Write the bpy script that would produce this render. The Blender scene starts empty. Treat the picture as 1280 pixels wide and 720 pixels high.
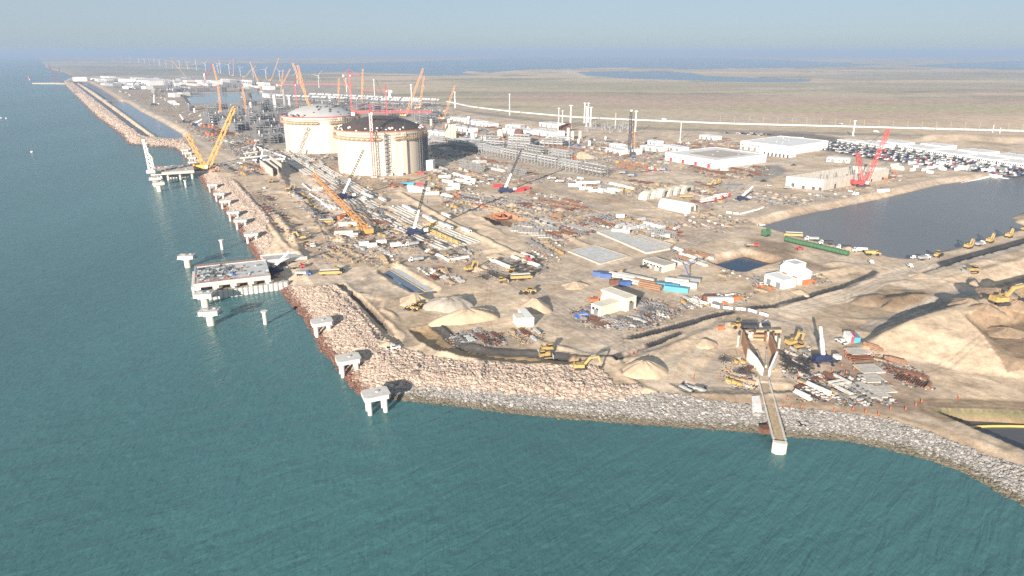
import bpy, math, random
import numpy as np
from mathutils import Vector, Matrix

# ------------------------------------------------------------------ camera, light, exposure
S = bpy.context.scene
COL = S.collection
HC = 122.0                                  # the drone hovers about 120 m over the water
PITCH = math.radians(19.14)
FOC = 853.3                                 # focal length in pixels of the 1280 px wide photo
cam_d = bpy.data.cameras.new('camera')
cam_d.sensor_width = 36.0
cam_d.lens = 36.0 * FOC / 1280.0
cam_d.clip_start = 1.0
cam_d.clip_end = 200000.0
cam = bpy.data.objects.new('camera', cam_d)
COL.objects.link(cam)
cam.location = (0, 0, HC)
cam.rotation_euler = (math.radians(90) - PITCH, 0, 0)
S.camera = cam

SUN_EL = math.radians(15.0)
SUN_AZ = math.radians(21.0)                 # light travels away from the camera, a little to the right
w = bpy.data.worlds.new('World'); S.world = w; w.use_nodes = True
wn = w.node_tree.nodes; wl = w.node_tree.links
bg = wn['Background']
sky = wn.new('ShaderNodeTexSky'); sky.sky_type = 'NISHITA'; sky.sun_disc = False
sky.sun_elevation = SUN_EL; sky.sun_rotation = SUN_AZ + math.pi
sky.air_density = 0.72; sky.dust_density = 0.62; sky.ozone_density = 3.4
veil = wn.new('ShaderNodeMix'); veil.data_type = 'RGBA'; veil.inputs[0].default_value = 0.74      # thin high haze evens the sky out
wl.new(sky.outputs[0], veil.inputs[6]); veil.inputs[7].default_value = (3.7, 4.35, 4.85, 1)
wl.new(veil.outputs[2], bg.inputs[0]); bg.inputs[1].default_value = 0.06
sd = bpy.data.lights.new('sun', 'SUN'); sd.energy = 5.0; sd.angle = math.radians(0.6); sd.color = (1.0, 0.89, 0.775)
sun = bpy.data.objects.new('sun', sd); COL.objects.link(sun)
LDIR = Vector((math.sin(SUN_AZ) * math.cos(SUN_EL), math.cos(SUN_AZ) * math.cos(SUN_EL), -math.sin(SUN_EL)))
sun.rotation_euler = LDIR.to_track_quat('-Z', 'Y').to_euler()
sun.location = (0, 0, 300)
S.view_settings.view_transform = 'Standard'; S.view_settings.look = 'None'
S.view_settings.exposure = 1.12; S.view_settings.gamma = 1.0
S.render.engine = 'CYCLES'
S.cycles.use_denoising = False
S.cycles.max_bounces = 5; S.cycles.diffuse_bounces = 2; S.cycles.glossy_bounces = 2
S.cycles.transparent_max_bounces = 4; S.cycles.volume_bounces = 0
S.cycles.use_adaptive_sampling = False
S.cycles.caustics_reflective = False; S.cycles.caustics_refractive = False
random.seed(7); RNG = np.random.default_rng(7)

# ------------------------------------------------------------------ from the photo to the ground
CP, SP = math.cos(PITCH), math.sin(PITCH)
def G(px, py, z=5.0):
    """Point of the ground at height z that the photograph shows at (px, py)."""
    u = (px - 640.0) / FOC; v = (360.0 - py) / FOC
    dz = -SP + v * CP; dy = CP + v * SP
    t = (z - HC) / min(dz, -0.0018)
    return (u * t, dy * t)
def GZ(pts, z=5.0):
    return np.array([G(a, b, z) for a, b in pts])
def TOPZ(px, pb, pt, z=5.0):
    x, y = G(px, pb, z); v = (360.0 - pt) / FOC
    return HC + y * (v * CP - SP) / (CP + v * SP)
def PX(x, y, z):
    d = y * CP - (z - HC) * SP
    return 640 + FOC * x / d, 360 - FOC * (y * SP + (z - HC) * CP) / d
def UP(px, pt, x, y):
    """World x and z of a point at the forward distance of (x, y) that the photo shows at (px, pt)."""
    v = (360.0 - pt) / FOC; dz = y * (v * CP - SP) / (CP + v * SP)
    return FOC and ((px - 640) / FOC * (y * CP - dz * SP), HC + dz)

# ------------------------------------------------------------------ noise and distances (numpy)
def vnoise(x, y, s, seed=0):
    x = x / s; y = y / s
    xi = np.floor(x).astype(np.int64); yi = np.floor(y).astype(np.int64)
    fx = x - xi; fy = y - yi; fx = fx * fx * (3 - 2 * fx); fy = fy * fy * (3 - 2 * fy)
    def h(i, j):
        n = (i * 374761393 + j * 668265263 + seed * 1442695041) & 0x7fffffff
        n = ((n ^ (n >> 13)) * 1274126177) & 0x7fffffff
        return ((n ^ (n >> 16)) & 0xffff) / 65535.0
    return (h(xi, yi) * (1 - fx) + h(xi + 1, yi) * fx) * (1 - fy) + (h(xi, yi + 1) * (1 - fx) + h(xi + 1, yi + 1) * fx) * fy
def fbm(x, y, s, seed=0, o=4):
    r = 0; a = 0.5; t = 0
    for k in range(o):
        r = r + a * vnoise(x, y, s, seed + k); t += a; a *= 0.5; s *= 0.5
    return r / t
def inside(P, poly):
    x, y = P[:, 0], P[:, 1]; c = np.zeros(len(P), bool); n = len(poly)
    for i in range(n):
        x1, y1 = poly[i]; x2, y2 = poly[(i + 1) % n]
        if y1 == y2: continue
        m = (y1 > y) != (y2 > y)
        c ^= m & (x < (x2 - x1) * (y - y1) / (y2 - y1) + x1)
    return c
def dline(P, line, closed=False):
    """Distance to a polyline."""
    d = np.full(len(P), 1e18); n = len(line)
    for i in range(n if closed else n - 1):
        a = line[i]; b = line[(i + 1) % n]; ab = b - a
        t = np.clip(((P - a) @ ab) / max(ab @ ab, 1e-9), 0, 1)
        q = P - a - t[:, None] * ab
        d = np.minimum(d, (q * q).sum(1))
    return np.sqrt(d)
def sdist(P, poly):
    d = dline(P, poly, True)
    return np.where(inside(P, poly), -d, d)
def near(P, pts, m):
    lo = pts.min(0) - m; hi = pts.max(0) + m
    return np.nonzero((P[:, 0] > lo[0]) & (P[:, 0] < hi[0]) & (P[:, 1] > lo[1]) & (P[:, 1] < hi[1]))[0]
def sstep(a, b, x):
    t = np.clip((x - a) / (b - a), 0, 1); return t * t * (3 - 2 * t)

# ------------------------------------------------------------------ lines traced from the photo
SHORE_PX = [(20, 66.3), (36, 68), (50, 74), (58, 85), (71, 89), (94, 96), (79, 103), (81, 105.6), (105, 130), (122, 147), (144, 162),
            (157, 174), (161, 180), (194, 183.4), (214, 184), (223, 188), (233, 199), (238, 206), (247, 218), (252, 225.6), (257, 234), (265, 242.5),
            (276, 258), (289, 275), (302, 292), (320, 321), (336, 344), (350, 360), (363, 378), (380, 397), (389, 412), (402, 435),
            (421, 459), (439, 482), (452, 494), (470, 500), (500, 500), (560, 506), (635, 516), (719, 524), (800, 530), (900, 537),
            (960, 542), (982, 545), (1060, 551), (1110, 561), (1160, 574), (1210, 592), (1247, 614), (1277, 629), (1340, 668), (1420, 740)]
SHORE = GZ(SHORE_PX, 0.0)
LAND = np.vstack([SHORE, [(260, 60), (3000, 0), (60000, 0), (60000, 60000), (-30000, 60000)]])
PINK_PX = [(231, 196), (237, 205), (247, 218), (252, 225.6), (257, 234), (265, 242.5), (276, 258), (289, 275), (302, 292), (320, 321), (336, 344), (350, 360), (363, 378),
           (380, 397), (389, 412), (402, 435), (421, 459), (439, 482), (452, 494), (470, 498), (470, 489), (490, 484), (501, 484), (560, 487.5), (635, 495), (710, 502), (778, 504),
           (800, 501), (803, 494), (791, 488.5), (768, 489), (762, 480), (747, 465), (691, 466), (616, 460), (560, 456), (546, 455), (518, 448), (499, 441),
           (479, 426), (464, 407), (449, 390), (440, 380), (419, 362), (391, 365), (359, 354), (352, 350), (325, 322), (336, 313), (342, 301), (332, 288), (338, 281), (344, 282),
           (325, 263), (308, 245), (291, 227), (281, 225), (262, 222), (246, 205)]
PINK = GZ(PINK_PX, 2.5)
GREY_PX = [(470, 500), (500, 500), (560, 506), (635, 516), (719, 524), (800, 530), (900, 537), (960, 542), (982, 545), (1060, 551), (1110, 561),
           (1160, 574), (1210, 592), (1247, 614), (1277, 629), (1340, 668), (1400, 690), (1340, 628), (1280, 594), (1210, 566), (1160, 547.5), (1110, 532.5), (1060, 524),
           (972, 516.6), (939, 514), (892, 509), (855, 503.5), (817, 501), (780, 503), (710, 502), (635, 495), (560, 487), (501, 483), (485, 487)]
GREY = GZ(GREY_PX, 1.8)
BRKW_PX = [(82, 104.5), (84, 107), (105, 130), (122, 147), (144, 162), (157, 174), (161, 180), (194, 183.4), (214, 184), (223, 188), (233, 199),
           (250, 205), (240, 188), (228, 177), (184, 174), (131, 134), (91, 103.5)]
BRKW = GZ(BRKW_PX, 3.0)
BASIN = GZ([(137.5, 128.5), (148, 127), (158, 128), (175, 139), (200, 152), (226, 167), (229, 172), (224, 175), (203, 174), (190, 166), (170, 151), (152, 138)], 0.6)
BASINUP = GZ([(98, 103.5), (112, 103.5), (128, 112), (150, 125), (140, 126.5), (133, 125.5), (120, 116)], 1.0)
CANAL = GZ([(89.5, 102.2), (92, 102.2), (132, 131), (160, 152), (190, 173.5), (182, 173.5), (155, 153), (128, 132)], 0.6)
RESV = GZ([(953, 283.5), (1000, 270.5), (1100, 250), (1180, 231), (1262, 220), (1330, 226), (1420, 246), (1400, 262), (1330, 268), (1282, 266), (1266, 268), (1262, 272),
           (1266, 278), (1282, 283.5), (1240, 294.5), (1180, 312), (1135, 323), (1120, 324.5), (1082, 316), (1026, 304.5), (981, 292)], 1.2)
POND = GZ([(890, 331), (931, 321), (965, 330), (923, 343)], 1.5)
LOWP = GZ([(1178, 524), (1205, 525), (1240, 527), (1300, 530), (1420, 560), (1400, 610), (1330, 590), (1280, 571), (1250, 557), (1220, 545)], 1.6)
PALEP = GZ([(232, 120), (250, 117.5), (300, 116), (302, 127), (290, 130), (240, 131)], 2.0)
PALEP2 = GZ([(314, 117), (328, 115.5), (329, 123), (316, 125)], 2.0)
LAGA = GZ([(240, 82.5), (262, 80), (330, 79), (420, 79.5), (520, 77), (600, 74), (640, 71.5), (780, 71), (900, 72.5), (1000, 76), (1105, 81), (1000, 84.5), (860, 86),
           (760, 84.5), (700, 86), (645, 87.5), (612, 91), (585, 88.5), (575, 91), (600, 94), (540, 94.5), (520, 92.5), (420, 90), (330, 95), (290, 92), (262, 87)], 0.5)
LAGB = GZ([(722, 90), (760, 89), (840, 90), (862, 91), (880, 95), (940, 97.5), (1012, 99), (1008, 102), (950, 103), (890, 101.5), (830, 99.5), (790, 98.5), (738, 95)], 0.5)
LAGC = GZ([(1128, 82.5), (1200, 79), (1300, 75), (1420, 72), (1420, 86), (1280, 86), (1190, 85)], 0.5)

def roadw(pts, z=5.0): return GZ(pts, z)
SAND = np.array((0.60, 0.462, 0.322)); PALE = np.array((0.69, 0.57, 0.44)); PACK = np.array((0.51, 0.41, 0.315)); MUD = np.array((0.21, 0.145, 0.095))
DAMP = np.array((0.31, 0.225, 0.145)); GREYD = np.array((0.37, 0.325, 0.275)); TAR = np.array((0.055, 0.055, 0.058)); MARSH = np.array((0.66, 0.495, 0.33))
GREEN = np.array((0.47, 0.405, 0.25)); BROWN = np.array((0.30, 0.215, 0.135)); GRAV = np.array((0.42, 0.39, 0.35)); LINER_SHADE = np.array((0.075, 0.072, 0.07)); STRIP = np.array((0.34, 0.295, 0.24))  # last dark tone: geotextile, and shade painted into trenches and ditches
# carved hollows: polygon at the top edge, floor height, width of the slope, colour of floor, colour of slope
PITS = [
    (GZ([(512, 412.5), (530, 409), (549, 405), (556, 412), (564, 421), (581, 431), (615, 436.5), (660, 438.5), (706, 443), (728, 449), (726, 456), (712, 457), (660, 455), (614, 450), (580, 446), (545, 438), (527, 430)], 5), 3.5, 1.8, np.array((.42, .285, .155)), np.array((.36, .25, .14)), 'far'),
    (GZ([(420, 355), (430, 354), (445, 367), (462, 381), (478, 398), (492, 414), (494, 420), (484, 421), (476, 409), (462, 394), (444, 377)], 5), 1.6, 3.0, DAMP, DAMP, None),
    (GZ([(470, 340), (492, 331), (500, 332), (552, 361), (548, 366), (514, 365), (500, 360)], 5), 3.3, 3.0, np.array((.46, .48, .50)), SAND, None),
    (GZ([(603, 272), (631, 265.5), (657, 275), (640, 283), (618, 281)], 5), 0.2, 0.8, MUD, np.array((0.16, 0.085, 0.05)), None),
    (GZ([(930, 385), (972, 379), (1010, 368), (1060, 354), (1094, 341), (1097, 344), (1062, 358), (1012, 373), (972, 384)], 5), 4.1, 3.0, LINER_SHADE, LINER_SHADE, None),  # shallow ditch, its shade painted in as dark floor and slope
    (GZ([(775, 421), (800, 416), (850, 403), (898, 390), (914, 388), (916, 392), (898, 396), (852, 410), (802, 422), (790, 424)], 5), 4.2, 3.0, LINER_SHADE, LINER_SHADE, None),
    (GZ([(766, 447), (800, 433), (832, 422), (850, 415), (853, 418), (834, 426), (802, 438), (770, 452)], 5), 4.2, 2.4, DAMP, LINER_SHADE, None),
    (GZ([(1140, 339), (1180, 326), (1239, 310), (1300, 292), (1420, 258), (1420, 268), (1300, 299), (1239, 317), (1182, 333), (1146, 343)], 5), 4.0, 3.4, LINER_SHADE, LINER_SHADE, None),
    (GZ([(868, 432), (884, 418), (905, 412), (925, 412), (930, 425), (932, 455), (948, 478), (990, 482), (995, 490), (930, 494), (860, 492), (838, 480), (850, 455)], 5), 3.2, 9.0, PACK, SAND, None),
    (GZ([(418, 365), (425, 362), (470, 392), (505, 420), (500, 436), (470, 424), (455, 400)], 5), 3.4, 6.0, SAND, SAND, None),
    (GZ([(1180, 350), (1300, 318), (1420, 300), (1420, 350), (1300, 368), (1230, 362), (1195, 357)], 5), 1.0, 14.0, BROWN, SAND, None),
    (GZ([(345, 206), (372, 204), (430, 268), (425, 300), (412, 300), (384, 262), (352, 228)], 5), 3.2, 6.0, PACK, PACK, None),
    (GZ([(1203, 399), (1240, 391), (1300, 380), (1420, 352), (1420, 425), (1300, 446), (1264, 449), (1236, 424)], 12), 8.6, 7.0, np.array((.27, .19, .12)), np.array((.34, .245, .16)), None),
]
WATERHOLES = [(BASIN, -1.0, 6), (BASINUP, 0.8, 6), (CANAL, -2.0, 3), (RESV, -1.0, 8), (POND, 0.2, 6), (LOWP, 0.9, 2.2), (PALEP, 0, 8), (PALEP2, 0, 8),
              (LAGA, -1.0, 30), (LAGB, -1.0, 30), (LAGC, -1.0, 30)]
# heaped earth: line along the crest, height over the ground, half width to the near side and the far side
RIDGES = [
    (GZ([(1080, 416), (1110, 407), (1150, 398), (1190, 389), (1235, 377), (1290, 362), (1420, 330)], 13), (1.5, 6.0, 9.6, 10.6, 10.8, 10.8, 10.8), (8, 26, 54, 72, 84, 92, 105), 7.0, SAND),
    (GZ([(1120, 372), (1145, 368), (1163, 368)], 9), 4.8, 11.0, 7.0, np.array((.23, .16, .10))),
    (GZ([(1080, 371), (1100, 369)], 7), 2.4, 9.0, 6.0, np.array((.25, .18, .12))),
    (GZ([(1225, 368), (1280, 351), (1420, 315)], 8), 3.4, 7.0, 5.0, SAND),
    (GZ([(1060, 302), (1085, 312), (1100, 335), (1050, 330)], 5), 1.2, 9.0, 6.0, SAND),
    (GZ([(1160, 169), (1200, 168), (1245, 171)], 10), 7.0, 30.0, 18.0, SAND),
    (GZ([(1255, 170), (1300, 173)], 10), 7.0, 30.0, 18.0, SAND),
    (GZ([(790, 448), (850, 428), (880, 414), (912, 403), (925, 405)], 6), 1.3, 6.0, 4.0, SAND),
    (GZ([(338, 203), (385, 254), (425, 297)], 7), 3.0, 4.0, 5.0, SAND),
    (GZ([(292, 226), (330, 268), (352, 300), (378, 322)], 6), 1.0, 3.0, 3.0, SAND),
    (GZ([(345, 268), (365, 292), (376, 318)], 6), 1.8, 4.0, 4.0, SAND),
    (GZ([(420, 357), (455, 388), (492, 430)], 6), 1.0, 2.5, 2.5, SAND),
    (GZ([(520, 322), (580, 318), (618, 310)], 6), 0.8, 5.0, 3.0, SAND),
    (GZ([(500, 240), (560, 275), (620, 305), (660, 322)], 6), 1.4, 4.0, 3.0, SAND),
    (GZ([(655, 268), (700, 290), (735, 305)], 6), 1.2, 5.0, 3.0, SAND),
    (GZ([(455, 345), (490, 328), (505, 332)], 6), 1.0, 4.0, 4.0, SAND),
    (GZ([(1030, 340), (1070, 333), (1090, 338)], 6), 1.3, 7.0, 6.0, SAND),
]
# worn or different ground, painted ditch shade: line, width in metres, colour, strength
ROADS = [
    (GZ([(1176, 513), (1205, 514), (1240, 515), (1300, 518), (1420, 545)], 4), 17.0, DAMP * 1.05, .9), (GZ([(1178, 522), (1205, 523), (1240, 524.5), (1300, 527), (1420, 555)], 2.5), 5.0, np.array((.17, .17, .085)), .95),
    (GZ([(544, 406.5), (552, 409), (558, 415), (566, 423), (581, 431.5), (615, 437.5), (660, 439.5), (706, 444)], 5), 5.5, LINER_SHADE, .97),
    (GZ([(930, 386), (972, 381.5), (1010, 370.5), (1060, 356), (1094, 342)], 5), 5.0, LINER_SHADE, .95), (GZ([(778, 422), (800, 419), (850, 406), (898, 392.5), (914, 390)], 5), 4.0, LINER_SHADE, .95),
    (GZ([(702, 443), (730, 447), (766, 445), (800, 434), (832, 423), (850, 416)], 5), 2.6, LINER_SHADE, .9), (GZ([(1141, 340), (1180, 328.5), (1239, 312), (1300, 294.5), (1420, 262)], 5), 6.5, LINER_SHADE, .96),
    (GZ([(420, 355), (445, 371), (462, 387), (478, 402), (490, 417)], 5), 2.4, LINER_SHADE, .8), (GZ([(780, 503), (817, 500.4), (855, 502.5), (892, 508), (939, 513), (972, 515.6), (1060, 523), (1110, 531.5), (1160, 546.5), (1210, 565), (1280, 593), (1340, 627)], 3.2), 1.6, LINER_SHADE, .95),  # trench shade painted dark, then the geotextile line above the grey rocks
    (GZ([(293, 227), (326, 264), (344, 282), (352, 296), (375, 318)], 5), 1.2, LINER_SHADE, .7),
    (GZ([(430, 362), (470, 345), (520, 332), (575, 320), (600, 330), (650, 352), (700, 350), (760, 338), (830, 318), (880, 298), (930, 285)], 5), 13, PACK, .95),
    (GZ([(600, 330), (640, 345), (700, 385), (740, 410), (800, 440)], 5), 15, PACK, .85),
    (GZ([(380, 330), (420, 325), (480, 318), (520, 322)], 5), 11, PACK, .9),
    (GZ([(660, 222), (740, 255), (830, 290), (880, 300)], 5), 15, PACK, .9),
    (GZ([(560, 190), (620, 235), (690, 270), (760, 300)], 5), 9, PACK, .7),
    (GZ([(860, 384), (920, 385), (970, 395), (1010, 408), (1020, 430)], 5), 8, PACK, .85),
    (GZ([(990, 385), (1050, 372), (1100, 350), (1140, 338), (1160, 330)], 5), 14, PALE, .7),
    (GZ([(1085, 410), (1130, 396), (1180, 380), (1230, 366), (1280, 352)], 5), 10, GREYD, .8),
    (GZ([(830, 300), (930, 275), (960, 262), (1060, 246), (1180, 222), (1262, 212)], 5), 14, PACK, .7),
    (GZ([(960, 285), (1030, 312), (1090, 335), (1130, 338)], 5), 12, PALE, .5),
    (GZ([(1150, 343), (1240, 320), (1300, 302), (1420, 268)], 5), 5, GREYD, .8),
    (GZ([(870, 445), (880, 425), (905, 416), (925, 416)], 3.5), 5, PACK, .8),
    (GZ([(860, 480), (866, 450), (884, 428), (908, 420)], 3.5), 3, PALE, .5),
    (GZ([(840, 500), (900, 500), (960, 505), (1040, 512), (1110, 520), (1180, 540), (1250, 575), (1310, 605)], 5), 7, DAMP, .6),
    (GZ([(103, 102.5), (130, 113), (164, 131), (200, 150), (231, 166), (262, 186), (300, 205)], 5), 9, PALE, .8),
    (GZ([(98, 103.2), (140, 131), (165, 149), (198, 172)], 5), 6, PALE, .9),
    (GZ([(228, 178), (250, 193), (262, 205), (300, 215), (350, 205)], 5), 9, PACK, .7),
    (GZ([(345, 210), (380, 250), (420, 300), (400, 322)], 4), 9, PACK, .8),
    (GZ([(300, 232), (330, 268), (360, 305), (392, 335)], 5), 7, SAND, .9),
    (GZ([(270, 218), (320, 214), (370, 222), (420, 250), (460, 270)], 5), 10, PALE, .6),
    (GZ([(590, 140), (700, 153), (800, 159.5), (920, 163), (1080, 167), (1280, 173), (1420, 177)], 3), 48, STRIP, .85),
    (GZ([(520, 133), (590, 147), (680, 158), (760, 163)], 4), 45, SAND, .55),
    (GZ([(440, 380), (480, 418), (500, 440), (560, 452), (640, 458), (720, 462)], 5), 7, SAND, .8),
    (GZ([(700, 215), (800, 230), (880, 245), (940, 262)], 5), 10, PALE, .6),
    (GZ([(905, 200), (960, 212), (985, 220)], 5), 12, GREYD, .7),
    (GZ([(840, 225), (900, 210), (1000, 200), (1040, 195)], 5), 10, PALE, .6),
]
PATCH = [
    (PINK, np.array((.42, .33, .265)), .9, 1.5), (GREY, np.array((.25, .245, .23)), .9, 1.0),   # polygon, colour, strength, edge softness
    (GZ([(940, 208), (975, 205), (984, 215), (960, 225), (938, 226)], 5), np.array((.2, .2, .2)), .7, 3),
    (GZ([(900, 166), (1000, 166), (1100, 178), (1200, 195), (1290, 211), (1290, 224), (1215, 215), (1150, 207), (1090, 200), (1010, 185), (990, 172)], 5), np.array((.16, .15, .14)), .85, 4),
    (GZ([(940, 300), (985, 303), (1000, 322), (960, 327), (945, 318)], 5), MUD, .7, 5),
    (GZ([(985, 320), (1030, 330), (1066, 343), (1050, 350), (1000, 330)], 5), MUD, .65, 4),
    (GZ([(1060, 378), (1120, 378), (1150, 398), (1100, 405), (1062, 418), (1045, 410), (1075, 395)], 5), DAMP, .55, 5),
    (GZ([(1040, 430), (1085, 440), (1140, 470), (1160, 500), (1140, 518), (1060, 512), (1000, 500), (1000, 470), (1030, 460)], 5), np.array((.29, .21, .15)), .75, 5),
    (GZ([(840, 500), (950, 505), (950, 492), (870, 488)], 5), DAMP, .5, 3),
    (GZ([(1215, 380), (1300, 365), (1420, 340), (1420, 480), (1290, 455), (1245, 440), (1200, 408)], 12), np.array((.33, .235, .15)), .7, 6),
    (GZ([(1180, 515), (1300, 520), (1300, 530), (1180, 526)], 5), np.array((.16, .17, .08)), .9, 1.5),
    (GZ([(1180, 350), (1230, 340), (1300, 318), (1300, 330), (1240, 348), (1200, 358)], 3), np.array((.22, .15, .10)), .8, 6),
    (GZ([(560, 420), (600, 412), (640, 420), (650, 432), (600, 434), (572, 426)], 5), GREYD, .5, 4),
    (GZ([(640, 418), (690, 412), (680, 428), (650, 432)], 5), PALE, .5, 3),
    (GZ([(700, 395), (740, 385), (800, 380), (835, 385), (800, 410), (760, 415), (710, 408)], 5), GREYD, .5, 5),
    (GZ([(540, 380), (600, 380), (650, 375), (640, 395), (560, 400)], 5), PALE, .4, 6),
    (GZ([(200, 95), (420, 105), (540, 135), (560, 165), (520, 190), (420, 200), (330, 200), (240, 175), (170, 130), (120, 100)], 5), GREYD, .75, 60),
    (GZ([(540, 165), (700, 180), (740, 215), (700, 225), (600, 200), (535, 205)], 5), GREYD, .45, 10),
    (GZ([(110, 103), (128, 112), (150, 125), (133, 125), (118, 114)], 1), np.array((.2, .145, .115)), .95, 4),
    (GZ([(640, 118), (1000, 120), (1420, 128), (1420, 148), (1000, 143), (640, 128)], 2), np.array((.50, .34, .25)), .7, 90),
    (GZ([(860, 132), (1280, 130), (1420, 133), (1420, 142), (1000, 140), (880, 138)], 2), np.array((.44, .42, .20)), .6, 60),
    (GZ([(560, 98), (760, 103), (1280, 104), (1420, 100), (1420, 112), (900, 113), (700, 112), (560, 108)], 2), GREEN * .8, .7, 150),
    (GZ([(90, 82), (260, 88), (420, 96), (420, 104), (230, 96), (100, 95)], 2), np.array((.26, .25, .19)), .7, 200),
    (GZ([(760, 148), (900, 141), (1060, 146), (1000, 152), (800, 151)], 2), PALE * .8, .45, 30),
    (GZ([(700, 88), (716, 87), (740, 97), (730, 98)], 2), PALE, .8, 30),
    (GZ([(930, 109), (1000, 110), (1040, 108), (1040, 112), (940, 112)], 2), PALE * .9, .6, 60),
    (GZ([(1000, 103), (1280, 97), (1420, 98), (1420, 90), (1100, 90), (1000, 96)], 2), np.array((.36, .31, .22)), .6, 150),
]
PATCH += [(GZ([(1100, 362), (1170, 362), (1172, 378), (1120, 384), (1095, 376)], 6), np.array((.24, .17, .11)), .85, 3), (GZ([(1150, 372), (1230, 352), (1240, 364), (1160, 392)], 5), GREYD, .8, 3)]
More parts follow.
